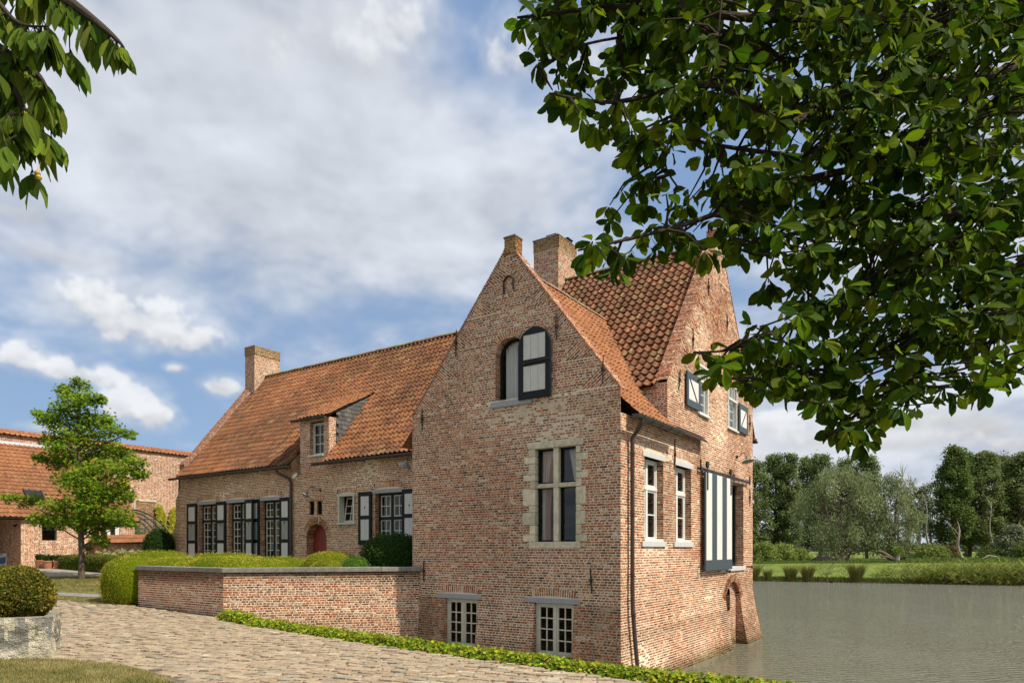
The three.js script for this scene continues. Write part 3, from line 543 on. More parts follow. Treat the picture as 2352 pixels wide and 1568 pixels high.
// ------------------------------------------------------------------ windows
function windowIn(parent, o) {                         // in the wall's own axes: u right, v up, w outwards
  const { name = 'window', pos, rotY = 0, u0, u1, v0, v1, w, frameMat = M.cream, sashMat = M.cream, ft = .06, fd = .08, mull = [], mullT = .06, trans = [], transT = .06, cols = 2, rows = () => 3, st = .04, bar = .024, room = 1.1, curtain, label, curtainMat } = o;
  const G = part(name, parent, pos, rotY); if (label) G.userData.label = label;
  const f = new GB(); f.box(u0, u0 + ft, v0, v1, w - fd, w); f.box(u1 - ft, u1, v0, v1, w - fd, w); f.box(u0 + ft, u1 - ft, v1 - ft, v1, w - fd, w - .002); f.box(u0 + ft, u1 - ft, v0, v0 + ft, w - fd, w - .002);
  for (const m of mull) f.box(m - mullT / 2, m + mullT / 2, v0 + ft, v1 - ft, w - fd, w + .004);
  for (const t of trans) f.box(u0 - .003, u1 + .003, t - transT / 2, t + transT / 2, w - fd, w + .012);
  f.mesh('frame', frameMat, G);
  const xs = [u0 + ft, ...mull.flatMap((m) => [m - mullT / 2, m + mullT / 2]), u1 - ft], ys = [v0 + ft, ...trans.flatMap((t) => [t - transT / 2, t + transT / 2]), v1 - ft];
  const s = new GB(), zf = w - .018, zb = w - .055;
  for (let a = 0; a < xs.length; a += 2) for (let b = 0; b < ys.length; b += 2) {
    const x0 = xs[a], x1 = xs[a + 1], y0 = ys[b], y1 = ys[b + 1], nr = rows(b / 2, ys.length / 2), nc = typeof cols === 'function' ? cols(a / 2, b / 2) : cols;
    if (st > 0) { s.box(x0, x0 + st, y0, y1, zb, zf); s.box(x1 - st, x1, y0, y1, zb, zf); s.box(x0 + st, x1 - st, y0, y0 + st, zb, zf - .001); s.box(x0 + st, x1 - st, y1 - st, y1, zb, zf - .001); }
    const X0 = x0 + st, X1 = x1 - st, Y0 = y0 + st, Y1 = y1 - st;
    for (let i = 1; i < nc; i++) { const x = lerp(X0, X1, i / nc); s.box(x - bar / 2, x + bar / 2, Y0, Y1, zb + .006, zf - .004); }
    for (let j = 1; j < nr; j++) { const y = lerp(Y0, Y1, j / nr); s.box(X0, X1, y - bar / 2, y + bar / 2, zb + .007, zf - .005); }
    for (let i = 0; i < nc; i++) for (let j = 0; j < nr; j++) {
      const g = new GB(), tx = rr(-.004, .004), ty = rr(-.004, .004), z = (zf + zb) / 2, a0 = lerp(X0, X1, i / nc), a1 = lerp(X0, X1, (i + 1) / nc), b0 = lerp(Y0, Y1, j / nr), b1 = lerp(Y0, Y1, (j + 1) / nr);
      g.quad([a0, b0, z - tx - ty], [a1, b0, z + tx - ty], [a1, b1, z + tx + ty], [a0, b1, z - tx + ty]); g.mesh('pane', M.glass, G);
    }
  }
  if (s.p.length) s.mesh('sash', sashMat, G);
  const k = new GB(), z0 = w - fd, z1 = w - fd - room, a = u0 - .25, b = u1 + .25, c = v0 - .1, d = v1 + .1;
  k.quad([a, c, z1], [b, c, z1], [b, d, z1], [a, d, z1]); k.quad([a, c, z0], [a, c, z1], [a, d, z1], [a, d, z0]); k.quad([b, c, z1], [b, c, z0], [b, d, z0], [b, d, z1]); k.quad([a, c, z0], [b, c, z0], [b, c, z1], [a, c, z1]); k.quad([a, d, z1], [b, d, z1], [b, d, z0], [a, d, z0]); k.mesh('room', M.dark, G);
  for (const q of curtain ?? []) drape(G, q[0], q[1], v0, v1, z0 - .08, q[2] ?? M.curtain, q[3], q[4]);
  return G;
}
function drape(G, u0, u1, v0, v1, z, m, gather = 0, folds = 14) {    // gather: how far the lower part is drawn aside
  const g = new GB(), n = 48, rows = 14, P = (i, j) => { const x = i / n, y = j / rows, k = gather ? 1 - Math.abs(gather) * Math.sin(clamp((1 - y) * 1.35) * Math.PI * .5) : 1; const u = gather > 0 ? u0 + (u1 - u0) * x * k : gather < 0 ? u1 - (u1 - u0) * (1 - x) * k : lerp(u0, u1, x); return [u, lerp(v0, v1, y), z + Math.sin(x * folds * 6.28 * .5 + Math.sin(x * 9) * 1.2) * .03 * (1.15 - k * .3)]; };
  for (let i = 0; i < n; i++) for (let j = 0; j < rows; j++) g.quad(P(i, j), P(i + 1, j), P(i + 1, j + 1), P(i, j + 1));
  g.mesh('curtain', m, G);
}
function shutter(parent, o) {                          // a framed leaf with board panels, flat against the wall at w
  const { pos, rotY = 0, u0, u1, v0, v1, w, rails, frame = M.darkPaint, panel = M.greyPaint, boards = 2, fw = .1, label, heart, th = .05, brace } = o;
  const G = part('shutter', parent, pos, rotY); if (label) G.userData.label = label;
  const f = new GB(); f.cbox(u0, u0 + fw, v0, v1, w, w + th, .006); f.cbox(u1 - fw, u1, v0, v1, w, w + th, .006);
  const Y = [v0, ...rails, v1]; for (const [y0, y1] of [[v0, v0 + fw * 1.5], ...rails.map((y) => [y - fw * .6, y + fw * .6]), [v1 - fw * 1.3, v1]]) f.box(u0 + fw - .004, u1 - fw + .004, y0 + .002, y1 - .002, w + .003, w + th - .003);
  if (brace) { const q = [[u0 + fw, v1 - fw], [u0 + fw + .075, v1 - fw], [u1 - fw, v0 + fw], [u1 - fw - .075, v0 + fw]].map(([x, y]) => brace < 0 ? [u0 + u1 - x, y] : [x, y]); f.quad([q[3][0], q[3][1], w + th - .004], [q[2][0], q[2][1], w + th - .004], [q[1][0], q[1][1], w + th - .004], [q[0][0], q[0][1], w + th - .004]); }
  f.mesh('frame', frame, G);
  const x0 = u0 + fw - .003, x1 = u1 - fw + .003, lo = v0 + fw * 1.5 - .004, hi = v1 - fw * 1.3 + .004;
  const gs = [lo, ...rails.flatMap((y) => [y - fw * .6 + .004, y + fw * .6 - .004]), hi];
  for (let k = 0; k < gs.length; k += 2) for (let i = 0; i < boards; i++) { const g = new GB(), a = lerp(x0, x1, i / boards), b = lerp(x0, x1, (i + 1) / boards); g.cbox(a + (i ? .003 : 0), b - (i < boards - 1 ? .003 : 0), gs[k], gs[k + 1], w + .008, w + th - .016, .003); g.mesh('board', panel, G); }
  if (heart) { const y = lerp(gs[gs.length - 2], gs[gs.length - 1], .45), x = (u0 + u1) / 2, g = new GB(), z = w + th - .0145, q = []; for (let k = 0; k < 18; k++) { const t = k / 18 * 6.283; q.push([x + .024 * Math.sin(t) * (1 + .15 * Math.cos(t)), y + .045 * (Math.cos(t) > 0 ? .55 : 1.25) * Math.cos(t) - .01, z]); } for (let k = 0; k < 18; k++) g.tri([x, y, z], q[(k + 1) % 18], q[k]); g.mesh('cut_out', M.dark, G); }
  return G;
}
function anchor(parent, pos, rotY, u, v0, v1, w, lean = 0) {  // wrought iron wall anchor
  const g = new GB(); g.tube([[u - lean, v0, w + .02], [u - lean * .3, lerp(v0, v1, .4), w + .03], [u, lerp(v0, v1, .6), w + .03], [u + lean, v1, w + .02]], [.012, .02, .02, .012], 6); g.box(u - .03, u + .03, lerp(v0, v1, .5) - .03, lerp(v0, v1, .5) + .03, w - .01, w + .055);
  const m = g.mesh('wall_anchor', M.iron, parent); if (pos) m.position.set(...pos); m.rotation.y = rotY; return m;
}
function gutterRun(parent, name, pos, rotY, u0, u1, y, z, rad = .075, m = M.gutter, brackets = .6) {
  const g = new GB(), n = 8; for (let k = 0; k < n; k++) { const f = (u, q, R2) => { const t = Math.PI + q / n * Math.PI; return [u, y + Math.sin(t) * R2, z + Math.cos(t) * R2]; }; g.quad(f(u0, k, rad), f(u1, k, rad), f(u1, k + 1, rad), f(u0, k + 1, rad)); g.quad(f(u1, k, rad - .006), f(u0, k, rad - .006), f(u0, k + 1, rad - .006), f(u1, k + 1, rad - .006)); for (const u of [u0, u1]) g.tri([u, y, z], f(u, k, rad), f(u, k + 1, rad)); }
  g.tube([[u0, y, z + rad], [u1, y, z + rad]], .011, 6); for (let u = u0 + .3; u < u1; u += brackets) { const q = []; for (let k = 0; k <= 6; k++) { const t = Math.PI + k / 6 * Math.PI; q.push([u, y + Math.sin(t) * (rad + .006), z + Math.cos(t) * (rad + .006)]); } g.tube(q, .009, 4); }
  const o = g.mesh(name, m, parent); if (pos) o.position.set(...pos); o.rotation.y = rotY; return o;
}
// ------------------------------------------------------------------ the old brick house by the water (local axes: x along the front, y up from the water, z out of the front)
const H_ROT = -0.5969, Q = Math.PI / 2;
const house = thing('brick_house', 'old red brick house with orange tiled roofs and a tall front gable, in the pond', 'house', [2.39, WATER_Y, -15]);
house.rotation.y = H_ROT; house.updateWorldMatrix(true, true);
const damp = (base) => (u, v, r) => {                  // each brick's tone: weathering with a shape of its own
  const n = fbm(u * .55 + 9, v * .55, 3, 401), m = fbm(u * 1.7, v * 2.6 + 4, 3, 403); let k = .86 + .34 * n;
  const t = r ? rr(.86, 1.12, r) : 1; let c = [base[0] * k * t, base[1] * k * t, base[2] * k * t];
  const wet = (1 - sstep(.25, 2.1 + m * 1.2, v)) * sstep(.38, .62, m) * .62; c = mix3(c, [.40, .36, .27], wet); const al = (1 - sstep(-.02, .42, v + (m - .5) * .6)) * .85; c = mix3(c, [.22, .24, .13], al); const run = sstep(.55, .78, fbm(u * 3.1, v * .22 + 3, 3, 405)) * .28; return c.map((x) => x * (1 - run));
};
const wA = (u, v) => (v < 1.75 ? .24 * Math.pow((1.75 - v) / 1.75, 1.25) : 0) + (fbm(u * .6, v * .6, 2, 411) - .5) * .012;
const wB = (u, v) => (v < 1.75 ? lerp(.13, .27, clamp(u / 9)) * Math.pow((1.75 - v) / 1.75, 1.2) : 0) + (fbm(u * .6 + 7, v * .6, 2, 413) - .5) * .014;

// front gable
{
  const lr = [[-6.15, 6.68], [-3.1, 10.42]], rrk = [[0, 6.65], [-2.79, 10.30]];
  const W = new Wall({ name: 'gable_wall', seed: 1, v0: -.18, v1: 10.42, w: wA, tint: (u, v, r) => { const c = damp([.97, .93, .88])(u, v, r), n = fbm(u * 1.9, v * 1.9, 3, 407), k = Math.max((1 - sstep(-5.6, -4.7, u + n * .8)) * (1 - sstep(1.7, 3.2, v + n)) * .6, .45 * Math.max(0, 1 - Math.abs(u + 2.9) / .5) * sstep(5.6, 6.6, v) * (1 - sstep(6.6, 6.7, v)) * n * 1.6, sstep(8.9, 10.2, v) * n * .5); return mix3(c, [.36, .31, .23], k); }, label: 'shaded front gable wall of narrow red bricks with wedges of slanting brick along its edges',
    L: (v) => v < 6.68 ? -6.15 - .0 : lerp(lr[0][0], lr[1][0], (v - 6.68) / 3.74), R: (v) => v < 1.75 ? .13 * Math.pow((1.75 - v) / 1.75, 1.2) : v < 6.65 ? 0 : Math.max(-3.05, lerp(0, -2.79, (v - 6.65) / 3.65)) });
  // openings
  const arch = (r2) => (v) => Math.sqrt(Math.max(0, r2 * r2 - Math.max(0, v - 7.87) ** 2));
  W.hole({ v0: 6.75, v1: 8.30, l: (v) => -2.95 - arch(.43)(v), r: (v) => -2.95 + arch(.43)(v) });
  W.hole({ v0: 7.87, v1: 8.49, l: (v) => -2.95 - arch(.61)(v), r: (v) => -2.95 + arch(.61)(v), solid: true }); W.ring(-2.95, 7.87, .435, .605, 0, Math.PI, 25, .006, .5);
  W.intrados(-2.95, 7.87, .43, 0, Math.PI, .24); W.jamb(-3.38, 6.75, 7.87, 1, .24, 0); W.jamb(-2.52, 6.75, 7.87, -1, .24, 0);
  W.hole({ v0: 3.24, v1: 5.54, l: -2.27, r: -1.06 });
  for (const [a, b] of [[-5.0, -3.94], [-2.247, -1.174]]) {
    W.hole({ v0: .60, v1: 1.85, l: a, r: b }); W.hole({ v0: 1.84, v1: 1.97, l: a - .25, r: b + .12, solid: true });
    W.hole({ v0: 1.97, v1: 2.17, l: a - .1, r: b + .04, solid: true }); W.soldier(a - .1, b + .04, 1.975, 2.155, { camber: .035, fan: .03 });
    W.jamb(a, .6, 1.85, 1, .3); W.jamb(b, .6, 1.85, -1, .3); W.soffit(a, b, 1.845, .3, .0);
  }
  const rk = (P, Q2, n, b, side, from) => { const d = [Q2[0] - P[0], Q2[1] - P[1]], L = Math.hypot(...d); for (let i = 0; i < n; i++) { const t = (from + i * (L - from) / n) / L, t2 = t + b / L; W.rake([P[0] + d[0] * t, P[1] + d[1] * t], [P[0] + d[0] * t2, P[1] + d[1] * t2], side); } };
  rk(lr[0], lr[1], 5, .62, 1, .12); rk(rrk[0], rrk[1], 5, .62, -1, .12);
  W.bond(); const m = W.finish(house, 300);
  // gable edge, finial, kneelers
  const g = new GB(), br = (a, b, h) => { const d = sub(b, a), L = len(d), n = Math.round(L / .062); for (let i = 0; i < n; i++) { const p = add(a, mul(d, (i + .06) / n)), q = add(a, mul(d, (i + .94) / n)), c = g3(rr(.8, 1.15)); const N = norm([-(b[1] - a[1]), b[0] - a[0], 0]), s = N[1] < 0 ? -1 : 1, U = mul(N, s * h * rr(.85, 1.1)); const f = [p, q, add(q, U), add(p, U)]; const z = (P, k) => [P[0], P[1], k]; g.quad(...f.map((P) => z(P, .012)), c); g.quad(z(f[3], .012), z(f[2], .012), z(f[2], -.32), z(f[3], -.32), c); g.quad(z(f[1], -.32), z(f[0], -.32), z(f[3], -.32), z(f[2], -.32), c); } };
  br([-6.15, 6.68, 0], [-3.1, 10.42, 0], .035); br([-2.79, 10.30, 0], [0, 6.65, 0], .035);
  g.mesh('gable_edging', M.brick, house);
  const F = new Wall({ name: 'finial', seed: 3, v0: 10.32, v1: 10.72, L: (v) => -3.11 + (v < 10.45 ? -.03 : 0), R: (v) => -2.79 + (v < 10.45 ? .03 : 0), w: () => .015, tint: () => [.62, .60, .42] }).bond(); F.finish(house, 0);
  const f = new GB(); f.box(-3.11, -2.79, 10.3, 10.71, -.3, .0, [.62, .6, .42]); f.mesh('finial', M.brick, house); const t = new GB(); t.cbox(-3.13, -2.77, 10.71, 10.76, -.32, .04, .012); t.mesh('finial_cap', M.coping, house);
  // sill and lintels
  const s = new GB(); s.cbox(-3.50, -2.30, 6.60, 6.74, -.2, .05, .008); s.mesh('window_sill', M.blueStone, house);
  for (const [a, b] of [[-5.0, -3.94], [-2.247, -1.174]]) { const l = new GB(); l.cbox(a - .26, b + .13, 1.845, 1.965, -.3, .018, .006); l.mesh('lintel', M.blueStone, house); }
  for (const [u, a, b, le] of [[-4.62, 8.08, 8.76, .01], [-1.62, 7.98, 8.62, 0], [-.42, 6.83, 7.42, .01], [-5.78, 6.3, 6.86, 0], [-5.72, 2.25, 2.82, 0], [-.72, 2.12, 2.68, -.02]]) anchor(house, null, 0, u, a, b, wA(u, a), le);
  const hs = new GB(), q = []; for (let k = 0; k <= 14; k++) { const t2 = k / 14 * Math.PI; q.push([-2.98 + Math.cos(t2) * .14, 9.62 + Math.sin(t2) * .16, .03]); } q.unshift([-2.84, 9.42, .02]); q.push([-3.12, 9.36, .02]); hs.tube(q, .02, 6); hs.mesh('wall_anchor', M.iron, house);
}
// arched window with its single shutter folded back
{
  const G = part('window', house, null); G.userData.label = 'round-headed gable window with pale curtains and a dark frame';
  const f = new GB(), cx = -2.95, cy = 7.87, n = 24, A = (k) => k / n * Math.PI, P = (k, r2, z) => [cx + Math.cos(A(k)) * r2, cy + Math.sin(A(k)) * r2, z];
  for (let k = 0; k < n; k++) { f.quad(P(k + 1, .37, -.2), P(k, .37, -.2), P(k, .43, -.2), P(k + 1, .43, -.2)); f.quad(P(k, .37, -.27), P(k + 1, .37, -.27), P(k + 1, .37, -.2), P(k, .37, -.2)); }
  f.box(-3.38, -3.32, 6.75, cy, -.27, -.2); f.box(-2.58, -2.52, 6.75, cy, -.27, -.2); f.box(-3.32, -2.58, 6.75, 6.83, -.27, -.19); f.mesh('frame', M.darkPaint, G);
  const p = new GB(); p.quad([-3.33, 6.82, -.235], [-2.57, 6.82, -.235], [-2.57, cy, -.235], [-3.33, cy, -.235]); for (let k = 0; k < n; k++) p.tri([cx, cy, -.235], P(k, .38, -.235), P(k + 1, .38, -.235)); p.mesh('pane', M.glass, G);
  drape(G, -3.27, -2.5, 6.8, 8.28, -.31, M.curtain, 0, 17);
  const k2 = new GB(); k2.box(-3.7, -2.2, 6.6, 8.6, -1.5, -1.4); k2.box(-3.72, -3.7, 6.6, 8.6, -1.4, -.3); k2.box(-2.2, -2.18, 6.6, 8.6, -1.4, -.3); k2.box(-3.7, -2.2, 8.6, 8.62, -1.4, -.3); k2.mesh('room', M.dark, G);
  const S = part('shutter', house, null); S.userData.label = 'tall round-headed dark shutter with six pale boards';
  const sx0 = -2.64, sx1 = -1.75, sc = (sx0 + sx1) / 2, sr = (sx1 - sx0) / 2, by = 6.70, sy = 7.93, z0 = .05, z1 = .10, sh = new THREE.Shape();
  sh.moveTo(sx0, by); sh.lineTo(sx1, by); sh.lineTo(sx1, sy); sh.absarc(sc, sy, sr, 0, Math.PI); sh.lineTo(sx0, by);
  for (const [a, b] of [[by + .16, by + .78], [by + .92, by + 1.52]]) { const h = new THREE.Path(); h.moveTo(sx0 + .13, a); h.lineTo(sx0 + .13, b); h.lineTo(sx1 - .13, b); h.lineTo(sx1 - .13, a); h.lineTo(sx0 + .13, a); sh.holes.push(h); }
  const eg = new THREE.ExtrudeGeometry(sh, { depth: z1 - z0, bevelEnabled: true, bevelSize: .006, bevelThickness: .006, bevelSegments: 1, curveSegments: 16 }); eg.translate(0, 0, z0); eg.setAttribute('color', new THREE.BufferAttribute(new Float32Array(eg.attributes.position.count * 3).fill(1), 3));
  const fr = new THREE.Mesh(eg, M.darkPaint); fr.name = 'frame'; S.add(fr);
  for (const [a, b] of [[by + .16, by + .78], [by + .92, by + 1.52]]) for (let i = 0; i < 3; i++) { const g = new GB(), x0 = lerp(sx0 + .125, sx1 - .125, i / 3) + (i ? .003 : 0), x1 = lerp(sx0 + .125, sx1 - .125, (i + 1) / 3) - (i < 2 ? .003 : 0); g.cbox(x0, x1, a - .01, b + .01, z0 + .004, z1 - .012, .003); g.mesh('board', M.greyPaint, S); }
  const bar = new GB(); bar.tube([[sx0 + .18, by + .835, .125], [sx1 + .02, by + .86, .125]], .011, 6); bar.box(sx0 + .15, sx0 + .21, by + .81, by + .86, .1, .135); bar.mesh('bar', M.iron, S);
}
// stone cross window
{
  const G = windowIn(house, { name: 'window', u0: -2.235, u1: -1.095, v0: 3.27, v1: 5.50, w: -.13, frameMat: M.darkPaint, sashMat: M.darkPaint, ft: .03, st: .03, fd: .07, mull: [-1.665], mullT: .12, trans: [4.62], transT: .1, cols: 1, rows: () => 1, room: 1.4, label: 'tall four-light window with a pale stone cross and tied-back curtains',
    curtain: [[-2.2, -1.72, M.curtain, 0, 12]].length ? [[-2.17, -1.70, M.redCurtain, .55, 12], [-1.46, -1.16, M.curtain, -.75, 9], [-2.17, -1.86, M.curtain, .8, 9]] : [] });
  const r = rngOf(61), st = (a, b, c, d, z1 = .022, zb = -.14) => { const g = new GB(); g.cbox(a, b, c, d, zb, z1 + rr(-.006, .006, r), .012, g3(rr(.88, 1.1, r))); g.mesh('stone_block', M.paleStone, G); };
  st(-1.735, -1.595, 3.29, 4.555, -.02); st(-1.735, -1.595, 4.665, 5.49, -.02); st(-2.24, -1.737, 4.56, 4.66, -.022); st(-1.593, -1.09, 4.56, 4.66, -.022); st(-1.74, -1.59, 4.557, 4.663, -.012);
  st(-2.42, -1.68, 5.49, 5.66, .02); st(-1.677, -.93, 5.49, 5.66, .022); st(-2.40, -1.70, 3.13, 3.285, .02); st(-1.697, -1.00, 3.13, 3.285, .022);
  let y = 3.288; const hs = [.17, .23, .30, .16, .40, .19, .15, .26, .17, .168]; hs.forEach((h, i) => { const o = i % 2 ? .17 : .34, p = i % 2 ? .13 : .27; st(-2.22 - o * rr(.9, 1.1, r), -2.215, y, y + h - .006); st(-1.115, -1.11 + p * rr(.85, 1.15, r), y, y + h - .006); y += h; });
}
for (const [a, b, lb] of [[-5.0, -3.94, 'low cream window of small panes just above the ivy, farther from the corner'], [-2.247, -1.174, 'low cream window of small panes just above the ivy, nearer the corner']])
  windowIn(house, { u0: a + .005, u1: b - .005, v0: .60, v1: 1.845, w: -.08, ft: .055, st: .05, bar: .028, mull: [(a + b) / 2], mullT: .05, cols: 2, rows: () => 4, label: lb });

// wall facing the pond
{
  const gl = [[2.75, 7.4], [6.78, 12.5]], gr = [[10.75, 7.98], [7.12, 12.5]];
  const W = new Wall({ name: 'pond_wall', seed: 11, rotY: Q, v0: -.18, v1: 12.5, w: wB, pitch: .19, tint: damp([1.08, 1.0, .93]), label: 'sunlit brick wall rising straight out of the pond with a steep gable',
    L: (v) => v < 1.75 ? -.24 * Math.pow((1.75 - v) / 1.75, 1.25) : v < 6.12 ? 0 : v < 7.4 ? 2.75 : lerp(gl[0][0], gl[1][0], (v - 7.4) / 5.1), R: (v) => v < 1.75 ? 10.75 + .3 * ((1.75 - v) / 1.75) : v < 7.98 ? 10.75 : lerp(gr[0][0], gr[1][0], (v - 7.98) / 4.52) });
  for (const [a, b] of [[1.315, 2.48], [3.35, 4.5]]) {
    W.hole({ v0: 3.30, v1: 5.32, l: a, r: b }); W.hole({ v0: 5.3, v1: 5.44, l: a - .12, r: b + .12, solid: true }); W.hole({ v0: 5.44, v1: 5.70, l: a - .05, r: b + .05, solid: true }); W.hole({ v0: 3.17, v1: 3.30, l: a - .2, r: b + .1, solid: true });
    W.soldier(a - .05, b + .05, 5.46, 5.66, { camber: .05, fan: .04 }); W.jamb(a, 3.3, 5.3, 1, .26, 0); W.jamb(b, 3.3, 5.3, -1, .26, 0); W.soffit(a, b, 5.3, .26);
  }
  W.hole({ v0: 2.55, v1: 5.26, l: 7.2, r: 9.6 }); W.hole({ v0: 5.26, v1: 5.52, l: 7.15, r: 9.65, solid: true }); W.soldier(7.15, 9.65, 5.28, 5.49, { camber: .05, fan: .06 }); W.jamb(7.2, 2.55, 5.26, 1, .34, 0); W.jamb(9.6, 2.55, 5.26, -1, .34, 0); W.soffit(7.2, 9.6, 5.26, .34);
  for (const [a, b] of [[5.07, 5.93], [7.85, 8.83]]) W.hole({ v0: 6.95, v1: 8.36, l: a, r: b });
  const nr = .916, nv = 1.164, half = (v) => v < 1.66 ? .77 : Math.sqrt(Math.max(0, nr * nr - (v - nv) ** 2)), half2 = (v) => Math.sqrt(Math.max(0, 1.15 * 1.15 - (v - nv) ** 2));
  W.hole({ v0: -.3, v1: 2.08, l: (v) => 8.37 - half(v), r: (v) => 8.37 + half(v) }); W.hole({ v0: 1.60, v1: 2.314, l: (v) => 8.37 - half2(v), r: (v) => 8.37 + half2(v), solid: true });
  W.ring(8.37, nv, nr, 1.145, .40, Math.PI - .40, 30, .014, .45); W.jamb(9.14, -.18, 1.68, -1, .42); W.jamb(7.6, -.18, 1.68, 1, .42); W.intrados(8.37, nv, nr, .55, Math.PI - .55, .2, 16, .02);
  for (const [P, P2, s] of [[gl[0], gl[1], 1], [gr[0], gr[1], -1]]) { const d = [P2[0] - P[0], P2[1] - P[1]], L = Math.hypot(...d); for (let i = 0; i < 6; i++) { const t = (.15 + i * 1.03) / L, t2 = t + .66 / L; W.rake([P[0] + d[0] * t, P[1] + d[1] * t], [P[0] + d[0] * t2, P[1] + d[1] * t2], s); } }
  W.bond(); W.finish(house, 300);
  const N = new Wall({ name: 'niche_wall', seed: 12, rotY: Q, v0: -.18, v1: 2.16, L: 7.5, R: 9.25, w: () => -.12, tint: damp([1.06, 1, .96]) });
  N.hole({ v0: 1.17, v1: 1.88, l: 8.06, r: (v) => v < 1.62 ? 8.5 : 8.06 + Math.sqrt(Math.max(0, .44 * .44 - (v - 1.62) ** 2)) }); N.jamb(8.5, 1.17, 1.64, -1, .25, -.12); N.jamb(8.06, 1.17, 1.85, 1, .25, -.12); N.bond(); N.finish(house, 0);
  const B = part('window', house, null, Q); B.userData.label = 'barred slit window in the arched niche above the water'; const bars = new GB(); for (const u of [8.13, 8.22, 8.31, 8.4]) bars.tube([[u, 1.16, -.2], [u, 1.9, -.2]], .013, 6); bars.mesh('bars', M.iron, B); const dk = new GB(); dk.quad([8, 1.1, -.36], [8.6, 1.1, -.36], [8.6, 1.95, -.36], [8, 1.95, -.36]); dk.mesh('room', M.dark, B);
  const e = new GB(); for (const [a, b] of [[gl[0], gl[1]], [gr[0], gr[1]]]) { const n = 82; for (let i = 0; i < n; i++) { const k0 = (i + .06) / n, k1 = (i + .94) / n, p = [lerp(a[0], b[0], k0), lerp(a[1], b[1], k0)], q = [lerp(a[0], b[0], k1), lerp(a[1], b[1], k1)], s = a[0] < b[0] ? -1 : 1, h = .035 * rr(.8, 1.2), o = [s * .79 * h, .61 * h], c = g3(rr(.8, 1.15)); e.quad([p[0], p[1], .012], [q[0], q[1], .012], [q[0] + o[0], q[1] + o[1], .012], [p[0] + o[0], p[1] + o[1], .012], c); e.quad([p[0] + o[0], p[1] + o[1], .012], [q[0] + o[0], q[1] + o[1], .012], [q[0] + o[0], q[1] + o[1], -.33], [p[0] + o[0], p[1] + o[1], -.33], c); e.quad([q[0], q[1] - .6, -.33], [p[0], p[1] - .6, -.33], [p[0] + o[0], p[1] + o[1], -.33], [q[0] + o[0], q[1] + o[1], -.33], c); } }
  e.box(6.78, 7.12, 12.45, 12.8, -.33, .012); const em = e.mesh('gable_edging', M.brick, house); em.rotation.y = Q;
  const st = new GB(); for (const [a, b] of [[1.315, 2.48], [3.35, 4.5]]) { st.cbox(a - .125, b + .12, 5.30, 5.435, -.27, .02, .006); st.cbox(a - .21, b + .09, 3.17, 3.30, -.28, .045, .008); } st.cbox(7.05, 9.72, 2.42, 2.55, -.33, .05, .008); 
  const pieces = [[1.19, 2.6, 5.30, 5.435, .02, 'lintel'], [3.23, 4.62, 5.30, 5.435, .02, 'lintel'], [1.105, 2.57, 3.17, 3.30, .045, 'window_sill'], [3.14, 4.59, 3.17, 3.30, .045, 'window_sill'], [7.05, 9.72, 2.42, 2.55, .05, 'window_sill']];
  for (const [a, b, c, d, z, nm] of pieces) { const g = new GB(); g.cbox(a, b, c, d, -.28, z, .007); const o = g.mesh(nm, M.lightStone, house); o.rotation.y = Q; }
  windowIn(house, { rotY: Q, u0: 1.32, u1: 2.475, v0: 3.30, v1: 5.30, w: -.17, frameMat: M.whitePaint, sashMat: M.whitePaint, ft: .06, st: .05, mull: [1.83], mullT: .10, trans: [4.60], transT: .08, cols: 1, rows: (b) => b ? 1 : 2, bar: .03, label: 'tall white casement window nearer the corner on the pond side' });
  windowIn(house, { rotY: Q, u0: 3.355, u1: 4.495, v0: 3.30, v1: 5.30, w: -.17, frameMat: M.whitePaint, sashMat: M.whitePaint, ft: .06, st: .05, mull: [3.86], mullT: .10, trans: [4.60], transT: .08, cols: 1, rows: (b) => b ? 1 : 2, bar: .03, label: 'tall white casement window beside the striped sliding shutter' });
  for (const [a, b] of [[1.32, 2.475], [3.355, 4.495]]) { const g = new GB(); g.cbox(a, b, 3.302, 3.36, -.16, .01, .006); const o = g.mesh('sill_board', M.whitePaint, house); o.rotation.y = Q; }
  windowIn(house, { rotY: Q, u0: 7.21, u1: 9.59, v0: 2.56, v1: 5.25, w: -.26, frameMat: M.darkPaint, sashMat: M.darkPaint, ft: .09, st: .02, cols: 1, rows: () => 1, room: 2.2, label: 'wide undivided window half behind the striped sliding shutter' });
  for (const [a, b, lb] of [[5.07, 5.93, 'upper gable window with a barred top light, left of the pair'], [7.85, 8.83, 'upper gable window with a barred top light, right of the pair']]) {
    const G = windowIn(house, { rotY: Q, u0: a, u1: b, v0: 6.95, v1: 8.36, w: .012, fd: .16, frameMat: M.whitePaint, sashMat: M.whitePaint, ft: .055, st: .0, trans: [7.89], transT: .06, cols: (i, j) => j ? 5 : 1, rows: () => 1, bar: .034, label: lb });
    const s = new GB(), x0 = a + .06, x1 = b - .06, z = -.13; for (const [p, q] of [[x0, x0 + .05], [x1 - .05, x1], [(x0 + x1) / 2 - .03, (x0 + x1) / 2 + .03]]) s.box(p, q, 7.0, 7.86, z, z + .045); for (const y of [7.0, 7.83]) s.box(x0, x1, y, y + .045, z + .002, z + .043); for (const y of [7.28, 7.56]) s.box(x0, x1, y, y + .024, z + .006, z + .036); s.mesh('casement', M.whitePaint, G);
    const c = new GB(); c.cbox(a - .05, b + .05, 6.90, 6.95, -.1, .07, .006); c.mesh('sill_board', M.whitePaint, G);
  }
  shutter(house, { rotY: Q, u0: 3.98, u1: 5.04, v0: 6.97, v1: 7.90, w: .035, rails: [], frame: M.bluePaint, panel: M.whitePaint, boards: 3, fw: .13, brace: 1, label: 'blue-black braced shutter left of its window, white boards' });
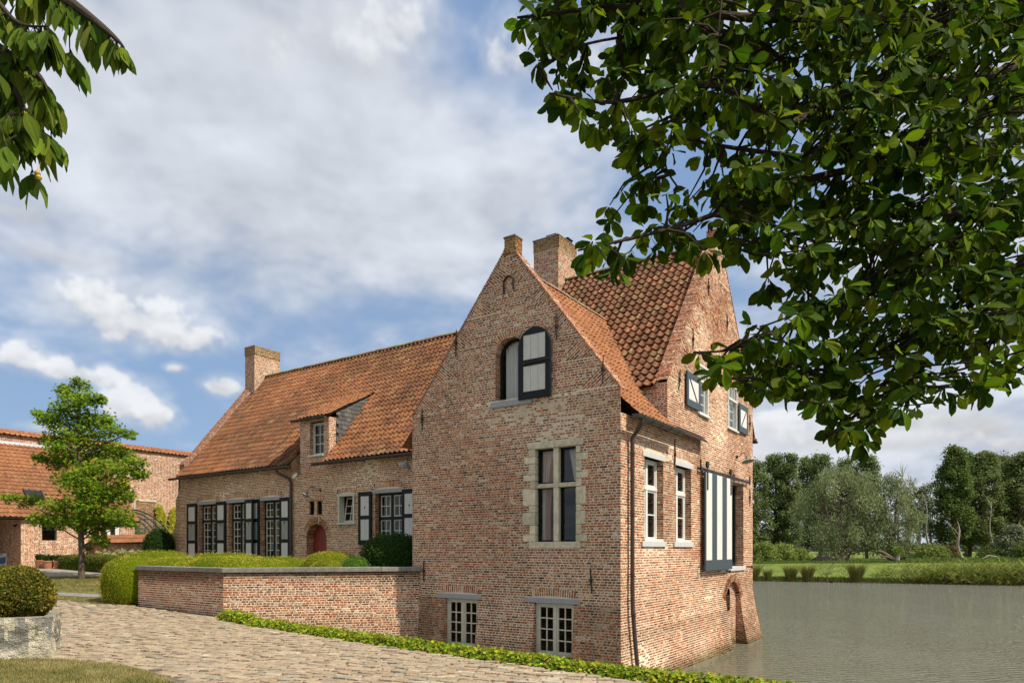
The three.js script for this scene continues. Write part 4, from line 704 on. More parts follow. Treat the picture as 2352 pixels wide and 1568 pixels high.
  shutter(house, { rotY: Q, u0: 8.87, u1: 9.88, v0: 6.97, v1: 7.90, w: .035, rails: [], frame: M.bluePaint, panel: M.whitePaint, boards: 3, fw: .13, brace: -1, label: 'blue-black braced shutter right of its window, white boards' });
  // sliding shutter and its rail
  const S = part('shutter', house, null, Q); S.userData.label = 'tall sliding shutter striped white and blue-black, hung from an iron rail';
  let x = 5.25; [[.10, 0], [.50, 1], [.46, 0], [.50, 1], [.46, 0], [.52, 1]].forEach(([w, white]) => { const g = new GB(); g.cbox(x, x + w - .006, white ? 2.80 : 2.78, 5.30, .10, .145 + (white ? .004 : 0), .005); g.mesh('board', white ? M.whitePaint : M.bluePaint, S); x += w; });
  const bt = new GB(); bt.cbox(5.25, 7.80, 2.50, 2.80, .10, .156, .006); bt.mesh('bottom_board', M.bluePaint, S);
  const hg = new GB(); for (const u of [5.42, 7.66]) { hg.box(u - .05, u + .05, 4.8, 5.42, .15, .165); hg.tube([[u, 5.52, .12], [u, 5.52, .175]], .095, 14); } hg.mesh('hanger', M.steel, S);
  const rl = new GB(); rl.box(4.98, 10.02, 5.33, 5.42, .085, .10); for (const u of [5.02, 6.0, 7.0, 8.0, 9.0, 9.95]) rl.tube([[u, 5.375, 0], [u, 5.375, .115]], .025, 6); rl.box(4.98, 5.02, 5.30, 5.62, .08, .115); rl.box(9.99, 10.03, 5.30, 5.6, .08, .115); const ro = rl.mesh('shutter_rail', M.steel, house); ro.rotation.y = Q;
  const hk = new GB(); for (const [u, v] of [[5.05, 2.62], [7.5, 2.44], [10.0, 2.52]]) { hk.tube([[u, v, 0], [u, v, .18]], .02, 6); hk.box(u - .03, u + .03, v - .06, v + .04, .16, .19); } const ho = hk.mesh('shutter_stop', M.iron, house); ho.rotation.y = Q;
  for (const [u, a, b, le] of [[3.55, 7.28, 7.86, .05], [3.22, 5.15, 5.95, 0], [4.6, 8.6, 9.2, 0], [5.9, 10.5, 11.0, 0], [7.7, 9.9, 10.5, 0], [10.3, 4.6, 5.2, 0], [10.3, 7.15, 7.75, 0]]) anchor(house, null, Q, u, a, b, wB(u, a), le);
}
// roof of the front wing, with gutter and downpipe
const orange = (u, s, r) => { const t = fbm(u * .8, s * .8, 3, 501), k = rr(.86, 1.1, r); return mix3([.50, .222, .105], [.40, .175, .085], t).map((c) => c * k); };
const brown = (u, s, r) => { const t = fbm(u * .5 + 3, s * .7, 3, 503), k = rr(.78, 1.14, r) * (.82 + .36 * fbm(u * 1.6, s * .25, 3, 507)), q = r(); const base = mix3([.36, .158, .077], [.24, .118, .066], sstep(.3, .7, t)); return (q < .09 ? mix3(base, [.36, .215, .10], .6) : q < .18 ? mix3(base, [.17, .10, .07], .65) : base).map((c) => c * k); };
const dark = (u, s, r) => { const t = fbm(u * .6 + 8, s * .6, 3, 505), k = rr(.65, 1.2, r), q = r(); return (q < .10 ? [.34, .23, .11] : q < .24 ? [.43, .195, .10] : mix3([.345, .158, .085], [.215, .115, .07], t)).map((c) => c * k); };
const mRoof = (t) => t < 2.6 ? -9 : t < 3.35 ? 7.3 + .97 * (t - 2.63) : 8.0 + 1.236 * (t - 3.35);
tileRoof({ parent: house, rotY: Q, seed: 1, u0: .30, u1: 5.3, prof: [[.27, 6.10], [-.45, 6.80], [-2.93, 10.08]], pitch: .205, gauge: .27, color: orange, sh: 1.15, lift: .034, keep: (u, z, y) => u < 2.66 || y > mRoof(u) - .1, label: 'steep bright orange tiled slope above the pond-side gutter' });
ridgeTiles(house, 'roof_ridge', [-2.95, 10.07, -.3], [-2.95, 10.07, -5.0], .12, (r) => [.40, .30, .20].map((c) => c * rr(.8, 1.2, r)));
{ const g = new GB(); g.quad([-6.6, 5.9, -.05], [-2.95, 10.06, -.05], [-2.95, 10.06, -6], [-6.6, 5.9, -6], [.4, .18, .09]); g.quad([-6.15, 2, 0], [-6.15, 2, -2.2], [-6.15, 6.4, -2.2], [-6.15, 6.6, 0]); g.mesh('roof', M.tile, house); }
gutterRun(house, 'gutter', null, Q, .02, 2.86, 6.06, .34, .085, M.gutter, .55);
{ const p = new GB(), x = .10; p.tube([[.34, 6.0, -.36], [.33, 5.9, -.37], [.2, 5.72, -.39], [x, 5.6, -.4], [x, 4, -.4], [x, 2.2, -.4], [x + .01, 1.72, -.4], [x + .07, .9, -.42], [x + .17, -.2, -.44]], [.055, .055, .05, .048, .048, .048, .048, .048, .048], 10); for (const [y, o] of [[5.2, 0], [3.85, 0], [2.5, 0], [1.6, .03]]) for (const d of [0, .05]) p.tube([[x + o, y + d, -.4], [x + o, y + d + .025, -.4]], .062, 10); p.mesh('downpipe', M.pipe, house); }
// the tall block: front wall stub, roof, chimney
{
  const W = new Wall({ name: 'upper_wall', seed: 14, pos: [0, 0, -2.75], v0: 5.4, v1: 7.35, L: -6.3, R: 0, tint: damp([1, .95, .92]) }).bond(); W.bricks.forEach((b) => { if (b.P[0][0] < -1.6) b.hid = true; }); W.finish(house, 0);
  tileRoof({ parent: house, pos: [0, 0, -2.75], seed: 2, u0: -6.1, u1: -.30, prof: [[.14, 7.26], [-.6, 8.0], [-4.2, 12.42]], pitch: .235, gauge: .28, color: dark, sh: 1.7, lift: .055, thick: .024, label: 'tall dark weathered tile roof of the highest block' });
  ridgeTiles(house, 'roof_ridge', [-5.3, 12.43, -6.95], [-.3, 12.43, -6.95], .13, (r) => [.34, .27, .16].map((c) => c * rr(.75, 1.2, r)));
  const g = new GB(); g.quad([-6.3, 12.42, -6.95], [-.33, 12.42, -6.95], [-.33, 7.1, -11.2], [-6.3, 7.1, -11.2], [.36, .17, .09]); g.quad([-.3, 7.02, -11.18], [-.02, 7.02, -11.18], [-.02, 8.1, -10.5], [-.3, 8.1, -10.5], [.4, .18, .09]); g.box(-6, .03, 6.95, 7.03, -11.2, -10.74, [.15, .1, .07]); g.mesh('roof', M.tile, house);
  gutterRun(house, 'gutter', null, 0, -6, .05, 6.95, -11.2, .08);
  const b = new GB(); b.quad([0, -.2, -10.75], [-6.3, -.2, -10.75], [-6.3, 7.2, -10.75], [0, 7.2, -10.75]); b.quad([-6.3, 4, -2.75], [-6.3, 4, -10.75], [-6.3, 7.5, -10.75], [-6.3, 7.5, -2.75]); b.tri([-6.3, 7.5, -2.75], [-6.3, 7.5, -10.75], [-6.3, 12.6, -6.95]); b.mesh('back_wall', M.farBrick, house);
  const v = new GB(); for (let i = 0; i < 14; i++) { const f = (k) => { const t = lerp(2.7, 4.95, k / 14), y = mRoof(t) + .03, x = y < 6.8 ? .27 - (y - 6.1) * 1.03 : -.45 - (y - 6.8) * .756; return [x, y, -t]; }; const a = f(i), c = f(i + 1); v.quad(add(a, [.05, .02, 0]), add(c, [.05, .02, 0]), add(c, [-.06, .035, .02]), add(a, [-.06, .035, .02])); } v.mesh('valley_lead', M.gutter, house);
  const cs = [[0, -6.35, -6.29, -5.30, 11.2, null], [Q, null, 6.35, 7.6, 11.2, -5.3]];
  const CH = part('chimney', house); CH.userData.label = 'broad brick chimney with an iron cowl on the highest block';
  const cw = (u, vv) => vv > 13.4 ? .03 : 0;
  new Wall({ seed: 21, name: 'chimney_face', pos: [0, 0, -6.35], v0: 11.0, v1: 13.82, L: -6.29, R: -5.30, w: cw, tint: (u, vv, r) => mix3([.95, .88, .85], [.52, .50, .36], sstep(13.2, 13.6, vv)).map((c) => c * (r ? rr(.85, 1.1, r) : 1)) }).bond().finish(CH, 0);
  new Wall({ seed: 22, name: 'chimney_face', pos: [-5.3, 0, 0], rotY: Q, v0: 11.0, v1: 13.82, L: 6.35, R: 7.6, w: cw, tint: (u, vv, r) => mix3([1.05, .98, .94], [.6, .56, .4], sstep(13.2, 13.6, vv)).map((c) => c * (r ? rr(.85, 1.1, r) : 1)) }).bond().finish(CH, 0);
  const cb = new GB(); cb.box(-6.285, -5.32, 10, 13.82, -7.6, -6.37); cb.mesh('chimney_core', M.farBrick, CH);
  const cap = new GB(); cap.cbox(-6.33, -5.26, 13.80, 13.86, -7.64, -6.31, .02); cap.mesh('chimney_cap', M.coping, CH);
  const co = new GB(); for (const [x, z] of [[-5.75, -6.8], [-5.55, -7.3]]) { co.box(x - .2, x + .2, 14.02, 14.05, z - .18, z + .18); for (const [a, c] of [[-.16, -.14], [.16, -.14], [-.16, .14], [.16, .14]]) co.box(x + a - .015, x + a + .015, 13.86, 14.02, z + c - .015, z + c + .015); co.tube([[x, 13.86, z], [x, 13.93, z]], .1, 10); } co.mesh('cowl', M.steel, CH);
  const fl = new GB(); fl.quad([-5.27, 11.35, -6.1], [-5.27, 12.5, -6.95], [-5.10, 12.52, -6.95], [-5.13, 11.37, -6.1]); fl.mesh('flashing', M.lead, house);
}

// ------------------------------------------------------------------ the long wing
{
  const P = [0, 0, -2.1], lin = [4.93, 5.05];
  const W = new Wall({ name: 'wing_wall', seed: 31, pos: P, v0: 2.10, v1: 6.18, R: -6.1, pitch: .19, w: (u, v) => (fbm(u * .5, v * .5, 2, 421) - .5) * .014, tint: (u, v, r) => damp([1.0, .93, .84])(u, v + 3, r), label: 'long shaded wing wall of pale-jointed brick with French windows',
    L: (v) => v > 5.7 ? -21.15 : v > 5.2 ? lerp(-21.5, -21.15, (v - 5.2) / .5) : v > 4.3 ? -21.5 : lerp(-21.75, -21.5, clamp((v - 3.7) / .6)) });
  const ops = [[-19.8, -18.54, 2.7], [-17.75, -16.55, 2.7], [-15.7, -14.55, 2.7], [-9.7, -8.5, 3.3]];
  for (const [a, b, v0] of ops) { W.hole({ v0, v1: 4.94, l: a, r: b }); W.hole({ v0: lin[0], v1: lin[1], l: a - .14, r: b + .08, solid: true }); W.hole({ v0: lin[1], v1: lin[1] + .25, l: a - .03, r: b + .03, solid: true }); W.soldier(a - .03, b + .03, lin[1] + .01, lin[1] + .2, { camber: .05, fan: .04 }); W.jamb(a, v0, 4.93, 1, .25, 0); W.jamb(b, v0, 4.93, -1, .25, 0); W.soffit(a, b, 4.93, .25); }
  const dh = (r2) => (v) => v < 3.5 ? r2 : Math.sqrt(Math.max(0, r2 * r2 - (v - 3.5) ** 2)), dc = -12.58;
  W.hole({ v0: 2, v1: 4.02, l: (v) => dc - dh(.52)(v), r: (v) => dc + dh(.52)(v) }); W.hole({ v0: 3.5, v1: 4.26, l: (v) => dc - dh(.75)(v), r: (v) => dc + dh(.75)(v), solid: true }); W.ring(dc, 3.5, .525, .745, 0, Math.PI, 31, .01, .5); W.jamb(dc - .52, 2.1, 3.5, 1, .33, 0); W.jamb(dc + .52, 2.1, 3.5, -1, .33, 0); W.intrados(dc, 3.5, .52, 0, Math.PI, .33, 16);
  for (const c of [-12.82, -12.415]) { W.hole({ v0: 4.29, v1: 4.8, l: c - .125, r: c + .125 }); W.hole({ v0: 4.8, v1: 4.92, l: c - .16, r: c + .16, solid: true }); W.ring(c, 4.62, .18, .30, .75, Math.PI - .75, 7, .004, 0); W.jamb(c - .125, 4.29, 4.8, 1, .12, 0); W.jamb(c + .125, 4.29, 4.8, -1, .12, 0); }
  W.hole({ v0: 3.97, v1: 4.96, l: -11.45, r: -10.66 }); W.hole({ v0: 4.96, v1: 5.2, l: -11.5, r: -10.6, solid: true }); W.soldier(-11.5, -10.6, 4.98, 5.15, { camber: .05, fan: .05 });
  W.bond(); W.finish(house, 300);
  for (const [a, b] of ops) { const g = new GB(); g.cbox(a - .16, b + .09, lin[0], lin[1], -.25, .03, .006); const o = g.mesh('lintel', M.blueStone, house); o.position.set(...P); }
  const names = ['first tall French window from the far end of the wing', 'second tall French window, middle of the three in the wing', 'third tall French window, next to the downpipe'];
  ops.forEach(([a, b, v0], i) => windowIn(house, { pos: P, u0: a + .01, u1: b - .01, v0, v1: 4.925, w: -.17, frameMat: M.darkPaint, sashMat: M.cream, ft: .065, st: .035, bar: .026, mull: [(a + b) / 2], mullT: .11, trans: [i < 3 ? 4.26 : 4.12], transT: .10, cols: 2, rows: (r) => r ? 2 : (i < 3 ? 5 : 2), room: 1.4, label: names[i] ?? 'square dark-framed window behind the round shrub', curtain: [[a + .35, a + .6, M.curtain, 0, 6], [b - .3, b - .05, M.curtain, 0, 6]] }));
  const sh = (u0, u1, v0, lb, rails, pos = P, ry = 0, w = .025) => shutter(house, { pos, rotY: ry, u0, u1, v0, v1: 4.99, w, rails, fw: .105, boards: 2, heart: true, label: lb });
  sh(-20.55, -19.86, 2.66, 'shutter at the far end of the wing', [4.21, 3.42]); sh(-18.5, -17.86, 2.66, 'shutter between the first and second French windows', [4.21, 3.42]);
  sh(0, .66, 2.66, 'shutter of the middle French window, lying over its neighbour', [4.21, 3.42], [-16.54, 0, -2.02], -.16, -.01); sh(-16.36, -15.72, 2.66, 'shutter of the French window by the downpipe, half covered by its neighbour', [4.21, 3.42]); sh(-14.52, -13.94, 2.66, 'shutter beside the downpipe', [4.21, 3.42]);
  sh(-10.42, -9.82, 3.26, 'shutter left of the window behind the round shrub', [4.16]); sh(-8.46, -7.84, 3.26, 'shutter against the front gable, behind the round shrub', [4.16]);
  // door
  const D = part('door', house, P); D.userData.label = 'arched dark red plank door'; const n = 7; for (let i = 0; i < n; i++) { const g = new GB(), a = lerp(dc - .52, dc + .52, i / n) + .003, b = lerp(dc - .52, dc + .52, (i + 1) / n) - .003, ya = 3.5 + Math.sqrt(Math.max(0, .27 - (a - dc) ** 2)), yb = 3.5 + Math.sqrt(Math.max(0, .27 - (b - dc) ** 2)); g.quad([a, 2, -.3], [b, 2, -.3], [b, yb, -.3], [a, ya, -.3]); g.quad([b, 2, -.3], [b, 2, -.32], [b, yb, -.32], [b, yb, -.3]); g.quad([a, 2, -.32], [a, 2, -.3], [a, ya, -.3], [a, ya, -.32]); g.mesh('plank', M.redDoor, D); } const db = new GB(); db.quad([dc - .6, 2, -.325], [dc + .6, 2, -.325], [dc + .6, 4.1, -.325], [dc - .6, 4.1, -.325]); db.mesh('door_back', M.dark, D); const hnd = new GB(); hnd.tube([[dc - .4, 2.95, -.3], [dc - .4, 2.95, -.24], [dc - .4, 2.8, -.24], [dc - .4, 2.8, -.3]], .012, 6); hnd.mesh('handle', M.iron, D);
  // two slit lights over the door
  for (const c of [-12.82, -12.415]) windowIn(house, { pos: P, u0: c - .12, u1: c + .12, v0: 4.295, v1: 4.795, w: -.05, frameMat: M.darkPaint, sashMat: M.darkPaint, ft: .03, st: 0, cols: 2, rows: () => 1, bar: .02, room: .6, label: c < -12.6 ? 'left of the two slit lights over the red door' : 'right of the two slit lights over the red door' });
  // small tilted casement
  const T = part('window', house, P); T.userData.label = 'small cream window with its sash tilted open'; { const f = new GB(); f.box(-11.45, -11.38, 3.98, 4.95, -.2, .025); f.box(-10.73, -10.66, 3.98, 4.95, -.2, .025); f.box(-11.49, -10.62, 4.90, 4.97, -.19, .035); f.box(-11.5, -10.6, 3.95, 4.0, -.19, .06); f.mesh('frame', M.cream, T); const s = new GB(), zt = (y) => -.16 - (y - 4) * .16, bx = (a, b, c, d) => s.quad([a, c, zt(c)], [b, c, zt(c)], [b, d, zt(d)], [a, d, zt(d)]); for (const [a, b, c, d] of [[-11.37, -11.31, 4.02, 4.88], [-10.80, -10.74, 4.02, 4.88], [-11.31, -10.80, 4.02, 4.09], [-11.31, -10.80, 4.82, 4.88], [-11.07, -11.04, 4.09, 4.82], [-11.31, -10.8, 4.32, 4.345], [-11.31, -10.8, 4.57, 4.595]]) bx(a, b, c, d); s.mesh('sash', M.cream, T); for (const [a, b] of [[-11.31, -11.07], [-11.04, -10.80]]) for (const [c, d] of [[4.09, 4.32], [4.345, 4.57], [4.595, 4.82]]) { const g = new GB(), q = (x, y) => [x, y, zt(y) - .01]; g.quad(q(a, c), q(b, c), q(b, d), q(a, d)); g.mesh('pane', M.glass, T); } const k = new GB(); k.box(-11.7, -10.4, 3.8, 5.1, -1.2, -1.1); k.box(-11.72, -11.7, 3.8, 5.1, -1.1, -.2); k.box(-10.4, -10.38, 3.8, 5.1, -1.1, -.2); k.mesh('room', M.dark, T); drape(T, -11.2, -10.75, 4, 4.9, -.42, M.curtain, 0, 9); }
  // roof
  const prof = [[.30, 6.10], [-.5, 6.93], [-3.85, 11.06]];
  tileRoof({ parent: house, pos: P, seed: 5, u0: -20.95, u1: -6.05, prof, pitch: .2, gauge: .272, color: brown, sh: 1.75, lift: .046, thick: .022, keep: (u, z) => !(u > -13.62 && u < -11.9 && z > -2.05) && !(u > -21 && u < -20.6 && z < -3.0) && !(u > -6.4 && z > -.2), cutUnder: [[-21, -13.6], [-11.92, -6.05], [-13.6, -11.92, 9]], label: 'long weathered orange-brown tile roof of the wing' });
  ridgeTiles(house, 'roof_ridge', [-20.6, 11.05, -5.95], [-4.4, 11.05, -5.95], .13, (r) => [.40, .31, .17].map((c) => c * rr(.7, 1.2, r)));
  const bk = new GB(); bk.quad([-21.3, 11.04, -5.95], [-4, 11.04, -5.95], [-4, 6, -10.2], [-21.3, 6, -10.2], [.38, .18, .09]); bk.mesh('roof', M.tile, house);
  const bw = new GB(); bw.quad([-21.3, 2, -9.8], [-21.3, 2, -2.1], [-21.3, 6.2, -2.1], [-21.3, 6.2, -9.8]); bw.tri([-21.3, 6.2, -9.8], [-21.3, 6.2, -2.1], [-21.3, 11, -5.95]); bw.mesh('back_wall', M.farBrick, house);
  gutterRun(house, 'gutter', P, 0, -21.35, -13.55, 6.05, .36, .075); gutterRun(house, 'gutter', P, 0, -12.35, -6.16, 6.05, .36, .075);
  const dp = new GB(); dp.tube([[-14.35, 6.0, -1.76], [-14.3, 5.85, -1.8], [-13.95, 5.66, -2.0], [-13.85, 5.5, -2.02], [-13.85, 4, -2.02], [-13.85, 2.1, -2.02]], .05, 9); for (const y of [5.2, 3.9, 3.1]) dp.tube([[-13.85, y, -2.02], [-13.85, y + .04, -2.02]], .06, 9); dp.mesh('downpipe', M.pipe, house);
  // parapet at the far end, flashing and chimney
  const pa = new GB(), r = rngOf(77); const fy = (z) => { const k = z > -.5 ? (z - .3) / -.8 : 0; return z > -.5 ? lerp(6.10, 6.93, (0.3 - z) / .8) : lerp(6.93, 11.06, (-.5 - z) / 3.35); }; 
  for (let i = 0; i < 66; i++) { const za = lerp(-.05, -3.2, (i + .06) / 66), zb = lerp(-.05, -3.2, (i + .94) / 66), c = g3(rr(.75, 1.15, r)), h = .24 * rr(.92, 1.06, r), q = (x, z, k) => [x, fy(z) + k, z - 2.1]; pa.quad(q(-20.93, za, -.1), q(-20.93, zb, -.1), q(-20.93, zb, h), q(-20.93, za, h), c); pa.quad(q(-20.93, za, h), q(-20.93, zb, h), q(-21.3, zb, h), q(-21.3, za, h), c); pa.quad(q(-21.3, za, -.1), q(-20.93, za, -.1), q(-20.93, za, h), q(-21.3, za, h), c); } pa.mesh('parapet', M.brick, house);
  const fl = new GB(); for (const [a, b] of [[-.1, -.5], [-.5, -3.15]]) fl.quad([-20.92, fy(a) + .10, a - 2.1], [-20.92, fy(b) + .10, b - 2.1], [-20.80, fy(b) + .055, b - 2.1], [-20.80, fy(a) + .055, a - 2.1]); fl.quad([-20.58, fy(-3.15) + .08, -5.27], [-20.58, 11.05, -5.95], [-20.42, 11.02, -5.95], [-20.42, fy(-3.15) + .06, -5.27]); fl.mesh('flashing', M.lead, house);
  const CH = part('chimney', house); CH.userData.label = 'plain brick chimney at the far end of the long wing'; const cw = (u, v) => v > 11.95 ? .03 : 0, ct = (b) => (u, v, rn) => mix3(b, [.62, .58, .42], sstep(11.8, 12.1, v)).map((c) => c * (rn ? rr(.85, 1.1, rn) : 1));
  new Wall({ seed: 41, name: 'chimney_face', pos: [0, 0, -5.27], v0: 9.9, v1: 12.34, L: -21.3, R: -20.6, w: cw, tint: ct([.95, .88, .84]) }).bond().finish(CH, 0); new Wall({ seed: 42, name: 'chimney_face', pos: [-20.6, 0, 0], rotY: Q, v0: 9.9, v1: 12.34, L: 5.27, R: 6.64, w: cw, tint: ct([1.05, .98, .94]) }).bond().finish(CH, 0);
  const cb = new GB(); cb.box(-21.29, -20.62, 9, 12.34, -6.63, -5.29); cb.mesh('chimney_core', M.farBrick, CH); const cap = new GB(); cap.cbox(-21.33, -20.57, 12.33, 12.38, -6.67, -5.24, .015); cap.mesh('chimney_cap', M.coping, CH);
  // dormer flush with the wall
  const DO = part('dormer', house); DO.userData.label = 'brick dormer rising through the eaves with a slate cheek';
  const DW = new Wall({ seed: 51, name: 'dormer_front', pos: [0, 0, -2.095], v0: 6.12, v1: 7.68, L: -13.44, R: -11.93, tint: damp([1, .93, .88]) }); DW.hole({ v0: 6.40, v1: 7.56, l: -12.90, r: -12.20 }); DW.jamb(-12.9, 6.4, 7.56, 1, .2, 0); DW.jamb(-12.2, 6.4, 7.56, -1, .2, 0); DW.bond(); DW.finish(DO, 0);
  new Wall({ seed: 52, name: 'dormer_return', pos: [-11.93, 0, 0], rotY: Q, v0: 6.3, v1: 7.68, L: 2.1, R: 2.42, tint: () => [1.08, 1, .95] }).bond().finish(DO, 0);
  windowIn(house, { pos: P, u0: -12.89, u1: -12.21, v0: 6.40, v1: 7.54, w: -.12, ft: .05, st: .035, bar: .026, cols: 2, rows: () => 3, room: .8, label: 'dormer window of six panes', curtain: [[-12.5, -12.22, M.curtain, 0, 7]] }); const ds = new GB(); ds.cbox(-12.95, -12.18, 6.34, 6.40, -2.26, -2.04, .006); ds.mesh('sill_board', M.cream, DO);
  const rs = rngOf(88); const top = (z) => 7.72 + (z < -2.1 ? (-2.1 - z) * .535 : 0), bot = (z) => fy(z + 2.1) - .05; 
  for (let row = 0; row < 16; row++) for (let k = 0; k < 12; k++) { const y0 = 6.55 + row * .155, z0 = -2.42 - (k + (row & 1) * .5) * .19, z1 = z0 - .186, y1 = y0 + .185; const zc = (z0 + z1) / 2; if (y1 < bot(z1) - .25 || y0 > top(zc) + .02 || y1 > top(zc) + .2) continue; const yt = Math.min(y1, top(z0)), g = new GB(), c = g3(rr(.7, 1.35, rs)); g.quad([-11.905, y0, z0], [-11.905, y0, z1], [-11.922, Math.min(y1, top(z1)), z1], [-11.922, yt, z0], c); g.mesh('slate', M.slate, DO); }
  const cm = new GB(); cm.quad([-11.95, 6.2, -2.43], [-11.95, 8.86, -4.25], [-11.95, 7.86, -2.43], [-11.95, 7.7, -2.43]); cm.quad([-13.44, 6.1, -2.12], [-13.44, 7.7, -2.12], [-13.44, 8.85, -4.2], [-13.44, 6.1, -2.5]); cm.mesh('cheek_boarding', M.under, DO);
  const tl = new GB(); tl.quad([-11.90, 7.70, -2.05], [-11.90, 8.86, -4.2], [-11.84, 8.89, -4.2], [-11.84, 7.73, -2.05]); tl.mesh('flashing', M.lead, DO);
  tileRoof({ parent: DO, pos: P, seed: 7, u0: -13.55, u1: -11.84, prof: [[.17, 7.70], [-2.12, 8.93]], pitch: .2, gauge: .26, color: (u, s, r2) => mix3(orange(u, s, r2), brown(u, s, r2), .35), sh: .9, ind: 80 });
  gutterRun(house, 'gutter', P, 0, -13.65, -11.86, 7.66, .22, .065);
  const vg = new GB(); for (let i = 0; i < 8; i++) { const z0 = lerp(.3, -1.3, i / 8), z1 = lerp(.3, -1.3, (i + 1) / 8), f = (z, k) => [-13.60 + k * .15, fy(z) + .04 - k * .32 * (1 - (0.3 - z) / 1.7), z - 2.1]; vg.quad(f(z0, 0), f(z0, 1), f(z1, 1), f(z1, 0), brown(i, i, rs)); } vg.mesh('verge_tiles', M.tile, house); const vb = new GB(); vb.quad([-13.46, 5.72, -1.78], [-13.45, 5.98, -2.1], [-13.45, 5.82, -2.1], [-13.46, 5.60, -1.78]); vb.mesh('barge_board', M.coping, house);
  // roof light propped open beside the dormer
  const SK = part('roof_light', house); SK.userData.label = 'small roof light propped open beside the dormer'; { const z = (k) => lerp(-1.05, -1.75, k), y = (k) => fy(z(k)) + .06, g = new GB(), q = (u, k, h) => [u, y(k) + h, z(k) - 2.1]; const x0 = -14.2, x1 = -13.62; for (const [a, b] of [[x0, x0 + .06], [x1 - .06, x1], [x0 + .26, x0 + .3]]) g.quad(q(a, 0, .32), q(b, 0, .32), q(b, 1, .05), q(a, 1, .05)); g.quad(q(x0, 0, .32), q(x1, 0, .32), q(x1, .1, .29), q(x0, .1, .29)); g.quad(q(x0, 0, .32), q(x0, 0, .28), q(x1, 0, .28), q(x1, 0, .32)); g.mesh('frame', M.gutter, SK); const p = new GB(); p.quad(q(x0 + .03, .05, .30), q(x1 - .03, .05, .30), q(x1 - .03, 1, .045), q(x0 + .03, 1, .045)); p.mesh('pane', M.glass, SK); const k = new GB(); k.quad(q(x0, -.1, .01), q(x1, -.1, .01), q(x1, 1, .03), q(x0, 1, .03)); k.mesh('opening', M.dark, SK); const l = new GB(); l.quad(q(x0 - .1, -.35, .04), q(x1 + .05, -.35, .04), q(x1 + .05, -.05, .03), q(x0 - .1, -.05, .03)); l.mesh('flashing', M.lead, SK); }
}
// ------------------------------------------------------------------ wall lamps: mount, swan-neck arm, enamel shade, bulb
function wallLamp(label, pos, rotY, tilt) {
  const G = thing('wall_lamp', label, 'wall lamp', [0, 0, 0], 'enamel lamps on the house walls'); const w = toWorld(house, pos); G.position.copy(w); G.rotation.y = H_ROT + rotY;
  const m = new GB(); m.tube([[0, 0, 0], [0, 0, .03]], .055, 10); m.mesh('mount', M.steel, G); const a = new GB(); a.tube([[0, 0, .02], [0, .01, .12], [0, .09, .24], [0, .09, .33], [0, -.02, .42], [0, -.09, .455]], .011, 6); a.mesh('arm', M.steel, G);
  const S = part('shade', G, [0, -.11, .46]); S.rotation.x = -tilt; const s = new GB(); s.lathe([[.19, -.10], [.15, -.075], [.075, -.03], [.05, .0], [.048, .06], [.0, .075]], [0, 0, 0], 20); s.mesh('shade_cone', M.enamel, S); const b = new GB(); b.lathe([[.0, -.17], [.035, -.155], [.048, -.11], [.04, -.05]], [0, 0, 0], 12); b.mesh('bulb', M.glass, S);
  return G;
}
wallLamp('grey enamel wall lamp over the two slit lights and the red door', [-12.35, 5.16, -2.09], -.55, .5);
wallLamp('grey enamel wall lamp high in the corner above the shutter beside the gable', [-6.16, 5.62, -.25], -Q, .55);
wallLamp('enamel wall lamp high on the sunlit pond wall, right of the sliding shutter', [.01, 6.12, -8.75], Q - .5, .25);
